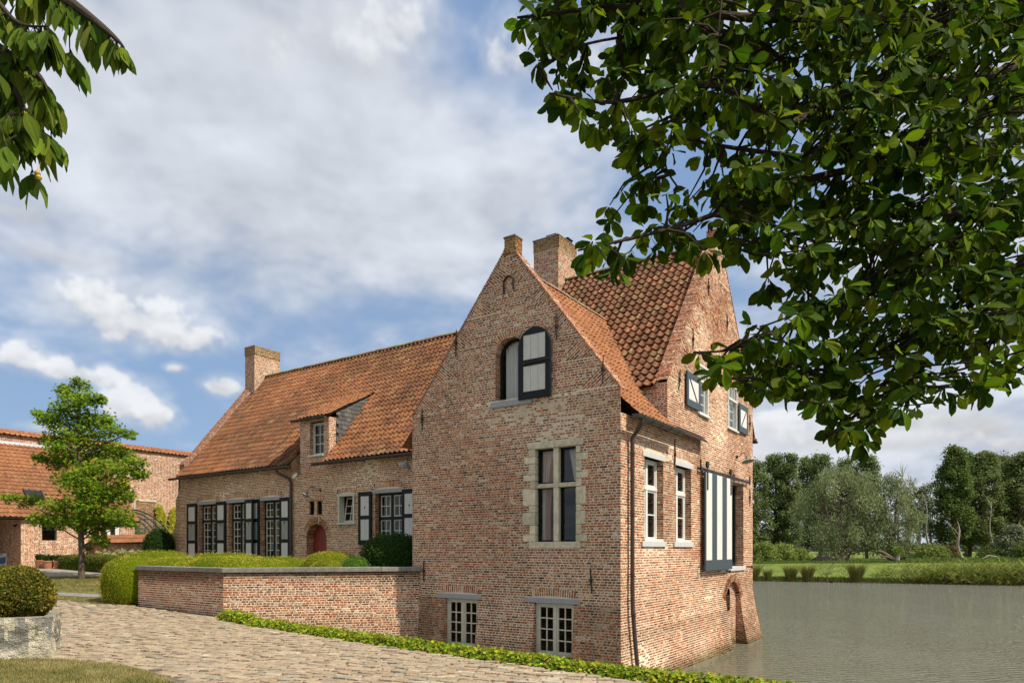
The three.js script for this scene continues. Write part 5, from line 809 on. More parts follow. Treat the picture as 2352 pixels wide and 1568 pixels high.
// ------------------------------------------------------------------ garden wall with its coping
const gardenWall = thing('garden_wall', 'low brick garden wall with grey coping, bent round the hedge and running to the gable', 'wall', [-7.24, 0, -17.1]);
{
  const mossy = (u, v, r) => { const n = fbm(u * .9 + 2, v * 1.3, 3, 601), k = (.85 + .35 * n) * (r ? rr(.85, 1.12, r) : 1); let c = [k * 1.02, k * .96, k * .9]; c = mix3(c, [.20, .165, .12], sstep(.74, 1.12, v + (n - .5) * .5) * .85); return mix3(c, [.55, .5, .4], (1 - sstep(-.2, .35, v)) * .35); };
  const A = new Wall({ name: 'wall', seed: 61, rotY: H_ROT, v0: -.18, v1: 1.13, L: -4.12, R: .0, tint: mossy, label: 'short shaded length of the garden wall by the drive' }).bond(); A.finish(gardenWall, 150);
  const B = new Wall({ name: 'wall', seed: 62, rotY: .2475, v0: -1.5, v1: 1.13, L: 0, R: 5.1, w: (u, v) => v < .2 ? .1 * (.2 - v) : 0, tint: mossy, label: 'longer sunlit length of the garden wall above the moat' }).bond(); B.finish(gardenWall, 200);
  const c1 = Math.cos(H_ROT), s1 = Math.sin(H_ROT), c2 = Math.cos(.2475), s2 = Math.sin(.2475), d1 = [c1, -s1], n1 = [s1, c1], d2 = [c2, -s2], n2 = [s2, c2];   // x, z
  const mitre = (o) => { const den = d1[0] * d2[1] - d1[1] * d2[0], ex = [n2[0] * o - n1[0] * o, n2[1] * o - n1[1] * o], t = (ex[0] * d2[1] - ex[1] * d2[0]) / den; return [n1[0] * o + d1[0] * t, n1[1] * o + d1[1] * t]; };
  const F = .055, K = -.28, mf = mitre(F), mb = mitre(K), pt = (d, n, u, o) => [d[0] * u + n[0] * o, d[1] * u + n[1] * o];
  const slab = (q) => { const g = new GB(), y0 = 1.13, y1 = 1.245 + rr(-.004, .004), b = .012, c = [(q[0][0] + q[2][0]) / 2, (q[0][1] + q[2][1]) / 2], I = q.map((p) => [lerp(p[0], c[0], .03), lerp(p[1], c[1], .03)]), t = g3(rr(.86, 1.12)); const P = (a, y) => [a[0], y, a[1]]; for (let i = 0; i < 4; i++) { const k = (i + 1) % 4; g.quad(P(q[i], y0), P(q[k], y0), P(q[k], y1 - b), P(q[i], y1 - b), t); g.quad(P(q[i], y1 - b), P(q[k], y1 - b), P(I[k], y1), P(I[i], y1), t); } g.quad(P(I[0], y1), P(I[1], y1), P(I[2], y1), P(I[3], y1), t); g.quad(P(q[3], y0), P(q[2], y0), P(q[1], y0), P(q[0], y0), t); g.mesh('coping_stone', M.coping, gardenWall); };
  const cut1 = [-4.18, -2.75, -1.40], cut2 = [.35, 1.5, 2.7, 3.9, 4.55, 5.1], gap = .006;
  for (let i = 0; i < cut1.length; i++) { const a = cut1[i] + gap, b = cut1[i + 1]; b === undefined ? slab([pt(d1, n1, a, F), mf, mb, pt(d1, n1, a, K)]) : slab([pt(d1, n1, a, F), pt(d1, n1, b, F), pt(d1, n1, b, K), pt(d1, n1, a, K)]); }
  slab([[mf[0] + d2[0] * gap, mf[1] + d2[1] * gap], pt(d2, n2, cut2[0], F), pt(d2, n2, cut2[0], K), [mb[0] + d2[0] * gap, mb[1] + d2[1] * gap]]);
  for (let i = 0; i < cut2.length - 1; i++) slab([pt(d2, n2, cut2[i] + gap, F), pt(d2, n2, cut2[i + 1], F), pt(d2, n2, cut2[i + 1], K), pt(d2, n2, cut2[i] + gap, K)]);
  const bk = new GB(); const P = (q, y) => [q[0], y, q[1]]; bk.quad(P(pt(d1, n1, 0, -.24), -.1), P(pt(d1, n1, -4.12, -.24), -.1), P(pt(d1, n1, -4.12, -.24), 1.13), P(pt(d1, n1, 0, -.24), 1.13)); bk.quad(P(pt(d1, n1, -4.12, -.24), -.1), P(pt(d1, n1, -4.12, -.012), -.1), P(pt(d1, n1, -4.12, -.012), 1.13), P(pt(d1, n1, -4.12, -.24), 1.13)); bk.quad(P(pt(d2, n2, 5, -.24), -.1), P(pt(d2, n2, 0, -.24), -.1), P(pt(d2, n2, 0, -.24), 1.13), P(pt(d2, n2, 5, -.24), 1.13)); bk.mesh('wall_back', M.farBrick, gardenWall);
}
// retaining wall of the drive above the moat, and the ivy along its top
{
  const g = new GB(); for (let i = 0; i < IVY.length - 1; i++) { const a = IVY[i], b = IVY[i + 1]; g.quad([b[0], -1.6, -b[1]], [a[0], -1.6, -a[1]], [a[0], .02, -a[1]], [b[0], .02, -b[1]]); } const rw = g.mesh('retaining_wall', M.farBrick, scene, { label: 'brick retaining wall under the ivy at the edge of the drive', category: 'wall' }); rw.name = 'retaining_wall';
  const iv = new GB(), r = rngOf(71), ivy = (p, dir, nor, s, col) => { const S = norm(cross(dir, nor)), q = (a, b, h = 0) => add(p, add(add(mul(S, a * s), mul(dir, b * s)), mul(nor, h * s))); const c = q(0, .38, -.05), O = [[0, 0], [.40, .12], [.30, .42], [.62, .62], [.22, .72], [0, 1.15], [-.22, .72], [-.62, .62], [-.30, .42], [-.40, .12]].map(([a, b]) => q(a, b, Math.abs(a) * .18)); for (let i = 0; i < 10; i++) iv.tri(c, O[i], O[(i + 1) % 10], col); };
  const seg = []; let S = 0; for (let i = 0; i < IVY.length - 1; i++) { const l = Math.hypot(IVY[i + 1][0] - IVY[i][0], IVY[i + 1][1] - IVY[i][1]); seg.push([S, l, i]); S += l; }
  const base = new GB(), pos = (s) => { let k = 0; while (k < seg.length - 1 && s > seg[k][0] + seg[k][1]) k++; const t = (s - seg[k][0]) / seg[k][1], a = IVY[k], b = IVY[k + 1], d = norm([b[0] - a[0], 0, -(b[1] - a[1])]); return { p: [lerp(a[0], b[0], t), 0, -lerp(a[1], b[1], t)], d, n: [-d[2], 0, d[0]] }; };
  const hgt = (s) => (.125 + .06 * fbm(s * 1.3, 3, 3, 611)) * (s > S - 1.5 ? 1.55 : 1), wid = (s) => .17 + .06 * fbm(s * 1.1, 9, 2, 613);
  const prof = (k, s) => { const a = k / 8 * Math.PI; return [Math.cos(a) * wid(s), Math.sin(a) * hgt(s)]; };
  const side = (q) => { const n = q.n; return n; };
  for (let s = 0; s < S - .1; s += .1) for (let k = 0; k < 8; k++) { const A = pos(s), B = pos(s + .1), f = (Z, kk, ss) => { const [o, h] = prof(kk, ss); return add(Z.p, [Z.n[0] * (o * .86 + .02), h * .82 + .0, Z.n[2] * (o * .86 + .02)]); }; base.quad(f(A, k, s), f(B, k, s + .1), f(B, k + 1, s + .1), f(A, k + 1, s)); }
  const N = 8200; for (let i = 0; i < N; i++) {
    const s = S * Math.pow(r(), .92), Z = pos(s), a = r() * Math.PI, o = Math.cos(a) * wid(s) * rr(.9, 1.12, r), h = Math.sin(a) * hgt(s) * rr(.82, 1.12, r), p = add(Z.p, [Z.n[0] * (o + .02), h + rr(0, .02, r), Z.n[2] * (o + .02)]);
    const up = norm(add([Z.n[0] * Math.cos(a) * .7, .75, Z.n[2] * Math.cos(a) * .7], mul(rvec(r), .65))), dir = norm(cross(up, rvec(r))); const y = r();
    ivy(p, dir, up, rr(.032, .062, r), mix3([.15, .25, .016], [.52, .56, .045], y).map((c) => c * rr(.75, 1.15, r)));
  }
  const ib = thing('ivy_border', 'band of bright green ivy clipped along the edge of the drive', 'ivy'); ib.userData.kind = 'stuff'; base.mesh('ivy_stems', M.core, ib, STUFF); iv.mesh('ivy_leaves', M.smallLeaf, ib, STUFF);
}
// ------------------------------------------------------------------ clipped shrubs
function blob(g, c, rad, bottom, lumps, seed, seg = 36) {  // a lumpy clipped body; bottom cuts it at the ground
  const rows = seg / 2, V = (i, j) => { const th = i / seg * 6.28318, ph = j / rows * Math.PI, d = [Math.sin(ph) * Math.cos(th), Math.cos(ph), Math.sin(ph) * Math.sin(th)], e = 1 + lumps * (fbm(d[0] * 2.2 + seed, d[1] * 2.2 + d[2] * 2.2, 3, 621 + seed) - .5) * 2; return [c[0] + d[0] * rad[0] * e, Math.max(bottom, c[1] + d[1] * rad[1] * e), c[2] + d[2] * rad[2] * e]; };
  for (let i = 0; i < seg; i++) for (let j = 0; j < rows; j++) g.quad(V(i + 1, j), V(i, j), V(i, j + 1), V(i + 1, j + 1));
}
// bodies: [centre x, y, z, rx, ry, rz] in metres, super-elliptic; turned by rotY about the first body's centre
function shrub(name, label, category, bodies, o) {
  const { leaf = .035, n = 6000, cols, lumps = .03, bottom = -.05, seed = 1, power = 2, rotY = 0, loose = .06, group, jitter = .9, flat = false } = o, r = rngOf(1300 + seed), c0 = bodies[0], G = thing(name, label, category, [c0[0], bottom, c0[2]], group);
  const ca = Math.cos(rotY), sa = Math.sin(rotY), core = new GB(), fol = new GB();
  const place = (b, d, k) => { const e = 2 / power, q = (x) => Math.sign(x) * Math.pow(Math.abs(x), e); const l = [q(d[0]) * b[3], q(d[1]) * b[4], q(d[2]) * b[5]], m = 1 + lumps * 2 * (fbm(d[0] * 3 + seed * 3, d[1] * 3 + d[2] * 3, 3, 631 + seed) - .5); const x = l[0] * m * k, z = l[2] * m * k; return [b[0] - c0[0] + x * ca + z * sa, b[1] - bottom + l[1] * m * k, b[2] - c0[2] - x * sa + z * ca]; };
  const nrm = (b, d) => { const e = 2 - 2 / power, q = (x) => Math.sign(x) * Math.pow(Math.abs(x), e), l = [q(d[0]) / b[3], q(d[1]) / b[4], q(d[2]) / b[5]]; return norm([l[0] * ca + l[2] * sa, l[1], -l[0] * sa + l[2] * ca]); };
  const areas = bodies.map((b) => b[3] * b[5] + b[4] * (b[3] + b[5])), tot = areas.reduce((a, b) => a + b, 0);
  bodies.forEach((b, bi) => {
    const seg = 40, rows = 20, D = (i, j) => { const th = i / seg * 6.28318, ph = j / rows * Math.PI; return [Math.sin(ph) * Math.cos(th), Math.cos(ph), Math.sin(ph) * Math.sin(th)]; }, V = (i, j) => { const p = place(b, D(i, j), .965); p[1] = Math.max(0, p[1]); return p; };
    for (let i = 0; i < seg; i++) for (let j = 0; j < rows; j++) core.quad(V(i + 1, j), V(i, j), V(i, j + 1), V(i + 1, j + 1), cols[0].map((c) => c * 9), undefined);
    const cnt = Math.round(n * areas[bi] / tot);
    for (let i = 0; i < cnt; i++) {
      const d = rvec(r), p = place(b, d, 1 + rr(-loose, loose * .6, r)); if (p[1] < .01) continue; const nn = nrm(b, d), up = norm(add(nn, mul(rvec(r), jitter))), dir = norm(add(cross(up, rvec(r)), mul(nn, .45)));
      const t = clamp(fbm(p[0] * 2.3 + 5, p[1] * 2.3 + p[2] * 2.3, 2, 641) * 1.3 - .25 + rr(-.35, .35, r) + .1); fol.leaf(p, dir, up, leaf * rr(.7, 1.35, r), leaf * rr(.4, .7, r), mix3(cols[0], cols[1], t).map((c) => c * rr(.8, 1.2, r)));
    }
  });
  core.mesh('branches', M.core, G); fol.mesh('foliage', M.smallLeaf, G); return G;
}
const BOX = [[.19, .20, .02], [.66, .55, .065]], DARKG = [[.022, .052, .014], [.075, .125, .03]];
const hp = (s, t, h) => { const [x, d] = hw(s, t); return [x, h + EYE, -d]; };
const loaf = (s, t, h, rs, rh, rt) => { const p = hp(s, t, h); return [p[0], p[1], p[2], rs, rh, rt]; };
shrub('box_hedge', 'clipped box hedge bulging round the near end of the garden wall, tallest and nearest', 'hedge', [loaf(14.15, -3.3, -1.05, .92, .84, .85), loaf(12.8, -2.75, -.9, 1.4, .68, .75), loaf(10.8, -2.5, -.85, 1.9, .66, .8), loaf(9.7, -2.05, -.86, 1.0, .60, .65)], { n: 50000, leaf: .027, loose: .05, jitter: .9, cols: BOX, rotY: H_ROT, power: 2.6, seed: 1, bottom: .02 });
shrub('box_hedge', 'long box hedge behind the nearest one, under the French windows', 'hedge', [loaf(16.0, -1.6, -.85, 1.7, .83, .9), loaf(13.4, -.9, -.85, 2.2, .76, .8), loaf(11, -.6, -.9, 1.9, .70, .75)], { n: 30000, leaf: .03, loose: .05, jitter: .9, cols: BOX, rotY: H_ROT, power: 2.6, seed: 2, bottom: .05, lumps: .05 });
shrub('box_hedge', 'domed box hedge in front of the red door', 'hedge', [loaf(8.75, -.55, -.70, .95, .66, .75)], { n: 16000, leaf: .027, loose: .05, jitter: .9, cols: BOX, rotY: H_ROT, power: 2.3, seed: 3, bottom: .1 });
shrub('box_hedge', 'small low box cushion just behind the coping near the round shrub', 'hedge', [loaf(8.15, -1.2, -.80, .62, .53, .4)], { n: 8000, leaf: .027, loose: .05, jitter: .9, cols: BOX, rotY: H_ROT, power: 2.3, seed: 4, bottom: .1 });
shrub('dark_shrub', 'dense dark green round shrub against the front gable', 'shrub', [loaf(7.15, .35, -.35, .92, .78, .82)], { n: 12000, leaf: .055, cols: DARKG, rotY: H_ROT, power: 2.4, seed: 5, bottom: .2, loose: .1 });
shrub('small_shrub', 'light green leafy shrub tucked before the dark round shrub', 'shrub', [loaf(7.55, -.75, -.62, .42, .42, .4)], { n: 2200, leaf: .06, cols: [[.09, .16, .03], [.27, .36, .07]], rotY: H_ROT, seed: 6, bottom: .2, loose: .16 });
shrub('dark_shrub', 'dark rounded shrub at the far end of the wing', 'shrub', [loaf(21.9, 1.6, -.2, .56, 1.05, .6)], { n: 7000, leaf: .06, cols: DARKG, rotY: H_ROT, power: 2.3, seed: 7, bottom: .5, loose: .08 });
{ const a = at(150, 1300, 31.5), b = at(268, 1300, 28.6), c = [(a[0] + b[0]) / 2, 1.05, (a[2] + b[2]) / 2], L = Math.hypot(a[0] - b[0], a[2] - b[2]) / 2; shrub('box_hedge', 'straight low box hedge behind the tree trunk, beside the terracotta pots', 'hedge', [[c[0], c[1], c[2], L, .42, .5]], { n: 11000, leaf: .05, cols: [[.07, .095, .02], [.24, .24, .05]], rotY: Math.atan2(-(b[2] - a[2]), b[0] - a[0]), power: 4, seed: 8, bottom: .6 }); }
{ const a = at(225, 1276, 33), b = at(352, 1276, 30.5), G = thing('hydrangea_bed', 'bed of hydrangeas with pale yellow flower heads before the tile-capped wall', 'flowers', [(a[0] + b[0]) / 2, .8, (a[2] + b[2]) / 2]), r = rngOf(93), f = new GB(), h = new GB(), st = new GB();
  for (let i = 0; i < 3600; i++) { const t = r(), p = [lerp(a[0], b[0], t) - G.position.x, rr(.0, .72, r) * (1 - .2 * r()), lerp(a[2], b[2], t) - G.position.z + rr(-.5, .5, r)], up = norm(add([0, 1, .3], mul(rvec(r), .8))); f.leaf(p, norm(cross(up, rvec(r))), up, rr(.09, .15, r), rr(.06, .09, r), mix3([.09, .16, .02], [.30, .36, .05], r())); }
  for (let i = 0; i < 70; i++) { const t = r(), c = [lerp(a[0], b[0], t) - G.position.x, rr(.62, .88, r), lerp(a[2], b[2], t) - G.position.z + rr(-.45, .5, r)]; for (let k = 0; k < 26; k++) { const d = rvec(r); h.leaf(add(c, mul(d, .07)), norm(cross(d, rvec(r))), d, .05, .045, mix3([.42, .42, .14], [.62, .58, .28], r())); } st.tube([[c[0], .05, c[2]], c], .008, 4); }
  f.mesh('foliage', M.smallLeaf, G); h.mesh('flower_heads', M.smallLeaf, G); st.mesh('stems', M.twig, G); }

// stone trough with a clipped ball
{
  const G = thing('stone_trough', 'rough grey stone trough with pale chipped patches at the edge of the drive', 'planter', [-7.98, 0, -10.33]); G.rotation.y = .45; const x1 = .86, x0 = -1.1, y1 = .66, z1 = .12, z0 = -.85;
  const g = new GB(), nx = 46, ny = 22, rough = (a, b, s) => (fbm(a * 5, b * 5, 4, s, 0, .6) - .5) * .09 + (fbm(a * 16, b * 16, 3, s + 3) - .5) * .03;
  const chip = (a, b) => { const n = fbm(a * 7, b * 3.2, 4, 661, 0, .6); const low = 1 - sstep(.18, .34, b + (n - .5) * .2); return mix3([.42, .41, .39], [1.1, 1.02, .82], clamp(sstep(.50, .58, n) * .8 + low * .55)); };
  const face = (f, s) => { for (let i = 0; i < nx; i++) for (let j = 0; j < ny; j++) { const P = (a, b) => f(a / nx, b / ny); g.quad(P(i, j), P(i + 1, j), P(i + 1, j + 1), P(i, j + 1), chip(i / nx * 2, j / ny)); } };
  const dz = (a, b) => Math.min(1, Math.min(a, 1 - a) * 12) * Math.min(1, (1 - b) * 9);
  face((a, b) => [lerp(x0, x1, a), lerp(-.02, y1, b), z1 + rough(a * 1.6, b * .7, 71) * dz(a, b)]); face((a, b) => [x1 + rough(a, b * .7, 75) * dz(a, b), lerp(-.02, y1, b), lerp(z1, z0, a)]);
  g.quad([x0, y1, z1], [x1, y1, z1], [x1 - .12, y1 + .005, z1 - .12], [x0, y1 + .005, z1 - .12], [.6, .59, .55]); g.quad([x1, y1, z1], [x1, y1, z0], [x1 - .12, y1 + .005, z0], [x1 - .12, y1 + .005, z1 - .12], [.6, .59, .55]); g.mesh('trough', M.rock, G);
  const s = new GB(); s.quad([x0, y1 - .03, z1 - .11], [x1 - .11, y1 - .03, z1 - .11], [x1 - .11, y1 - .03, z0], [x0, y1 - .03, z0]); s.mesh('soil', M.earth, G);
  shrub('clipped_ball', 'clipped yew ball with yellowish tips sitting on the stone trough', 'shrub', [[-8.0, .99, -10.85, .60, .41, .52]], { n: 30000, leaf: .045, cols: [[.085, .105, .016], [.68, .49, .08]], seed: 11, bottom: .64, loose: .13, lumps: .09, jitter: 1.2 });
}
// near grass blades
{
  const r = rngOf(123), g = new GB(), cnt = 26000; let n = 0;
  while (n < cnt) { const d = rr(8.2, 11, r), x = rr(-.78, -.40, r) * d; if (!inside(LAWN_NEAR, x, d)) { n += .15; continue; } n++; const h = rr(.02, .05, r), a = r() * 6.28, l = rr(.2, 1.1, r), c = mix3([.17, .17, .045], [.42, .35, .15], clamp(fbm(x * 2.5, d * 2.5, 3, 671) * 1.3 - .2 + rr(-.2, .2, r))), p = [x, .03, -d], w = .004; g.tri(add(p, [Math.cos(a) * w, 0, Math.sin(a) * w]), add(p, [-Math.cos(a) * w, 0, -Math.sin(a) * w]), add(p, [Math.sin(a) * h * l, h, -Math.cos(a) * h * l]), c); }
  g.mesh('grass', M.blade, scene, { kind: 'stuff', label: 'short sun-bleached grass in the near corner lawn', category: 'grass' });
  const g2 = new GB(); n = 0; const A = [[-11.3, 19.3], [-13.3, 20.2], [-16, 21.7], [-17.8, 27], [-10.5, 27.3], [-10, 24]]; while (n < 16000) { const d = rr(19.3, 27.2, r), x = rr(-.70, -.40, r) * d; n++; if (!inside(A, x, d) || Math.abs(d - (20.9 + (-x - 11) * .27)) < .5) continue; const h = rr(.02, .05, r), a = r() * 6.28, c = mix3([.14, .17, .04], [.40, .32, .13], clamp(fbm(x * .9, d * 1.4, 3, 673) * 1.4 - .25 + rr(-.15, .15, r))), p = [x, landY(x, d) + .018, -d], w = .009; g2.tri(add(p, [w, 0, 0]), add(p, [-w, 0, 0]), add(p, [Math.sin(a) * h, h, -Math.cos(a) * h]), c); }
  g2.mesh('grass_001', M.blade, scene, { kind: 'stuff', label: 'short grass on the lawn round the young tree', category: 'grass' });
}
// ------------------------------------------------------------------ outbuilding, high wall and low wall at the left
const LP = (s, t, h) => [-s, h + 3.1, -t];             // house axes, same local frame as the house
const axes = (o, s, t, y) => { const [x, d] = hw(s, t); o.position.set(x, y, -d); o.rotation.y = H_ROT; return o; };
function grid(g, f, nu, nv, tint) { for (let i = 0; i < nu; i++) for (let j = 0; j < nv; j++) { const a = f(i / nu, j / nv), b = f((i + 1) / nu, j / nv), c = f((i + 1) / nu, (j + 1) / nv), d = f(i / nu, (j + 1) / nv); g.quad(a.p, b.p, c.p, d.p, tint(a.uv), [a.uv, b.uv, c.uv, d.uv]); } }
const stain = (base, s) => ([u, v]) => { const n = fbm(u * .35 + s, v * .5, 4, 701), k = .78 + .5 * n; return base.map((c) => c * k); };
// local frame of these: origin at ground of (s, t); x = -s, z = -t; height above the yard (h = -.85)
{
  const B = axes(thing('outbuilding', 'long low brick outbuilding with an orange tiled lean-to roof and an open bay', 'outbuilding'), 30.8, 0, .85);
  // front wall faces +x (towards the camera's right); u runs along -z
  const g = new GB(), wallQ = (u0, u1, y0, y1) => grid(g, (a, b) => { const u = lerp(u0, u1, a), y = lerp(y0, y1, b); return { p: [0, y, -u], uv: [u, y] }; }, Math.max(1, Math.round((u1 - u0) * 2)), Math.max(1, Math.round((y1 - y0) * 3)), stain([1.05, .98, .92], 3));
  wallQ(-.16, .72, 0, 2.32); wallQ(.72, 1.36, 0, 1.30); wallQ(1.36, 3.42, 0, 2.32); wallQ(3.42, 4.35, 0, 1.35); wallQ(4.35, 5.1, 0, 2.32);
  g.mesh('wall', M.farBrick, B);
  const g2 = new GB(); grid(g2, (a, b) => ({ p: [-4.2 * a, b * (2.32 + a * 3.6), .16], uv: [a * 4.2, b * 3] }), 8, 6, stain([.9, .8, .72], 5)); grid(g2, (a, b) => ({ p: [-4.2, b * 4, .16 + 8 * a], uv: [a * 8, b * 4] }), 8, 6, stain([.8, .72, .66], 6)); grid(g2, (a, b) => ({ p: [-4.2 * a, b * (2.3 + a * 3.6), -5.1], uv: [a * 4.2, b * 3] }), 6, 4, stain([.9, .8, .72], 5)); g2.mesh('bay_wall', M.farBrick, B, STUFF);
  const rv = new GB(); for (const [a, b, y0, y1] of [[.72, 1.36, 1.3, 2.32], [3.42, 4.35, 1.35, 2.25]]) { rv.quad([0, y0, -b], [-.2, y0, -b], [-.2, y1, -b], [0, y1, -b]); rv.quad([-.2, y0, -a], [0, y0, -a], [0, y1, -a], [-.2, y1, -a]); rv.quad([0, y0, -a], [-.2, y0, -a], [-.2, y0, -b], [0, y0, -b]); } rv.mesh('reveal', M.farBrick, B);
  const W1 = windowIn(B, { rotY: Q, u0: .72, u1: 1.36, v0: 1.3, v1: 2.32, w: -.14, frameMat: M.darkPaint, sashMat: M.darkPaint, ft: .04, st: .0, cols: 1, rows: () => 2, bar: .03, room: .8, label: 'dark window beside the open bay' });
  { const G = part('window', B, null, Q); G.userData.label = 'pair of small arched lights with white shutters above the low wall'; const d = new GB(); d.quad([3.42, 1.35, -.1], [4.35, 1.35, -.1], [4.35, 2.3, -.1], [3.42, 2.3, -.1]); d.mesh('pane', M.dark, G); const w = new GB(); w.cbox(3.66, 3.88, 1.35, 2.05, -.08, -.03, .005); w.cbox(4.12, 4.33, 1.35, 2.05, -.08, -.03, .005); w.mesh('shutter', M.whitePaint, G); }
  const bm = new GB(); bm.cbox(-.22, .02, 2.26, 2.46, -.16, 9, .01); bm.cbox(-.02, .06, 2.30, 2.40, -5.3, .16, .01); bm.mesh('eave_beam', M.tarredWood, B);
  gutterRun(B, 'gutter', null, Q, -9, 5.3, 2.36, .16, .07);
  tileRoof({ parent: B, rotY: Q, seed: 9, u0: -8.5, u1: 5.25, prof: [[.24, 2.36], [-4.15, 6.32]], pitch: .22, gauge: .30, color: (u, s, r) => mix3(orange(u, s, r), brown(u, s, r), .35 + .3 * fbm(u * .4, s * .4, 2, 711)), sh: 1.1, lift: .04, thick: .02, ind: 300 });
  const RL = part('roof_light', B, null, Q); RL.userData.label = 'small dark roof light half hidden by the tree'; { const q = (u, k, h) => [u, lerp(2.36, 6.32, k) + h, lerp(.24, -4.15, k)]; const u0 = .35, u1 = 1.15; const f = new GB(); for (const [a, b] of [[u0, u0 + .06], [u0 + .27, u0 + .31], [u0 + .51, u0 + .55], [u1 - .06, u1]]) f.quad(q(a, .22, .18), q(b, .22, .18), q(b, .33, .18), q(a, .33, .18)); f.quad(q(u0, .21, .18), q(u1, .21, .18), q(u1, .225, .19), q(u0, .225, .19)); f.quad(q(u0, .22, 0), q(u1, .22, 0), q(u1, .22, .18), q(u0, .22, .18)); f.quad(q(u1, .22, 0), q(u1, .33, 0), q(u1, .33, .18), q(u1, .22, .18)); f.mesh('frame', M.steel, RL); const p = new GB(); p.quad(q(u0, .22, .17), q(u1, .22, .17), q(u1, .33, .17), q(u0, .33, .17)); p.mesh('pane', M.glass, RL); const k = new GB(); k.quad(q(u0, .22, .1), q(u1, .22, .1), q(u1, .33, .1), q(u0, .33, .1)); k.mesh('opening', M.dark, RL); }
  const fl = new GB(); fl.quad([-4.14, 6.28, 8.5], [-4.14, 6.28, -5.2], [-4.19, 6.46, -5.2], [-4.19, 6.46, 8.5]); fl.mesh('flashing', M.lead, B);
  // lamp by the bay, iron ring on the wall
  const lm = new GB(); lm.tube([[-.3, 2.05, .2], [-.3, 2.0, .3]], .03, 6); lm.tube([[-.3, 2.0, .36], [-.3, 1.96, .26]], .06, 8); lm.mesh('spotlight', M.steel, B);
}
{
  const Wl = axes(thing('high_wall', 'tall old brick wall capped with orange tiles behind the outbuilding', 'wall'), 35, 0, .85), g = new GB();
  grid(g, (a, b) => { const u = lerp(-14, 26, a), y = b * 6.85; return { p: [0, y, -u], uv: [u, y] }; }, 80, 14, ([u, v]) => stain([.98, .93, .88], 8)([u, v])); g.mesh('wall', M.farBrick, Wl);
  const b = new GB(); b.box(-.5, -.02, 0, 6.85, -26, 14); b.mesh('wall_back', M.farBrick, Wl);
  tileRoof({ parent: Wl, rotY: Q, name: 'coping', seed: 13, u0: -14, u1: 26, prof: [[.16, 6.80], [-.25, 7.12]], pitch: .24, gauge: .27, color: orange, sh: 1.3, lift: .03, ind: 200 });
  const bk = new GB(); bk.quad([-.25, 7.12, 14], [-.25, 7.12, -26], [-.7, 6.8, -26], [-.7, 6.8, 14], [.4, .18, .09]); bk.mesh('coping_back', M.tile, Wl);
  // walled-up opening
  const o = new GB(); grid(o, (a, c) => { const u = lerp(7.25, 8.45, a), y = lerp(2.0, 3.75, c); return { p: [.012, y, -u], uv: [u + .07, y + .03] }; }, 4, 6, ([u, v]) => [.62, .56, .42].map((c) => c * (.8 + .4 * fbm(u * 3, v * 3, 2, 721)))); const om = o.mesh('blocked_opening', M.farBrick, Wl); const oe = new GB(); oe.box(0, .05, 3.75, 3.86, -8.52, -7.18); oe.box(0, .045, 1.9, 3.75, -7.25, -7.18); oe.mesh('blocked_opening_frame', M.paleStone, Wl);
  // creeper: yellow-green leaves climbing the wall
  const mk = (label, blobs, n, sd) => { const G = axes(thing('creeper', label, 'creeper'), 34.95, 0, .85), f = new GB(), st = new GB(), r = rngOf(sd); for (const [u, y, ru, ry, k] of blobs) { for (let i = 0; i < n * k; i++) { const a = r() * 6.28, q = Math.sqrt(r()) * (1 + .35 * (fbm(u + Math.cos(a), y + Math.sin(a), 2, 731) - .5)), p = [.06 + .1 * r(), y + Math.sin(a) * ry * q, -(u + Math.cos(a) * ru * q)]; const up = norm(add([1, .6, 0], mul(rvec(r), .7))), dir = norm([up[1] * .2, -1, rr(-.6, .6, r)]); f.leaf(p, dir, up, rr(.10, .19, r), rr(.09, .15, r), mix3([.18, .22, .02], [.50, .46, .04], r())); } st.tube([[.03, .2, -u + .2], [.03, y, -u]], .015, 5); } f.mesh('foliage', M.smallLeaf, G); st.mesh('stems', M.twig, G); return G; };
  mk('yellow-green creeper half hidden by the young tree, on the tall wall', [[4.2, 4.4, .9, .7, 1], [5.2, 4.0, 1.0, .9, 1.2], [5.9, 3.2, .8, 1.0, 1], [6.6, 2.6, .6, .9, .8], [7.1, 2.1, .35, .8, .5], [6.9, 4.1, .3, .25, .12], [6.5, 4.8, .4, .35, .2]], 620, 31);
  mk('yellow-green creeper forking up the tall wall beside the walled-up opening', [[9.1, 1.7, .45, .7, .7], [8.75, 2.7, .3, .8, .5], [9.5, 2.7, .3, .75, .5], [9.0, 1.1, .6, .5, .6], [8.6, 3.4, .22, .3, .15], [9.7, 3.3, .25, .25, .15]], 560, 33);
}
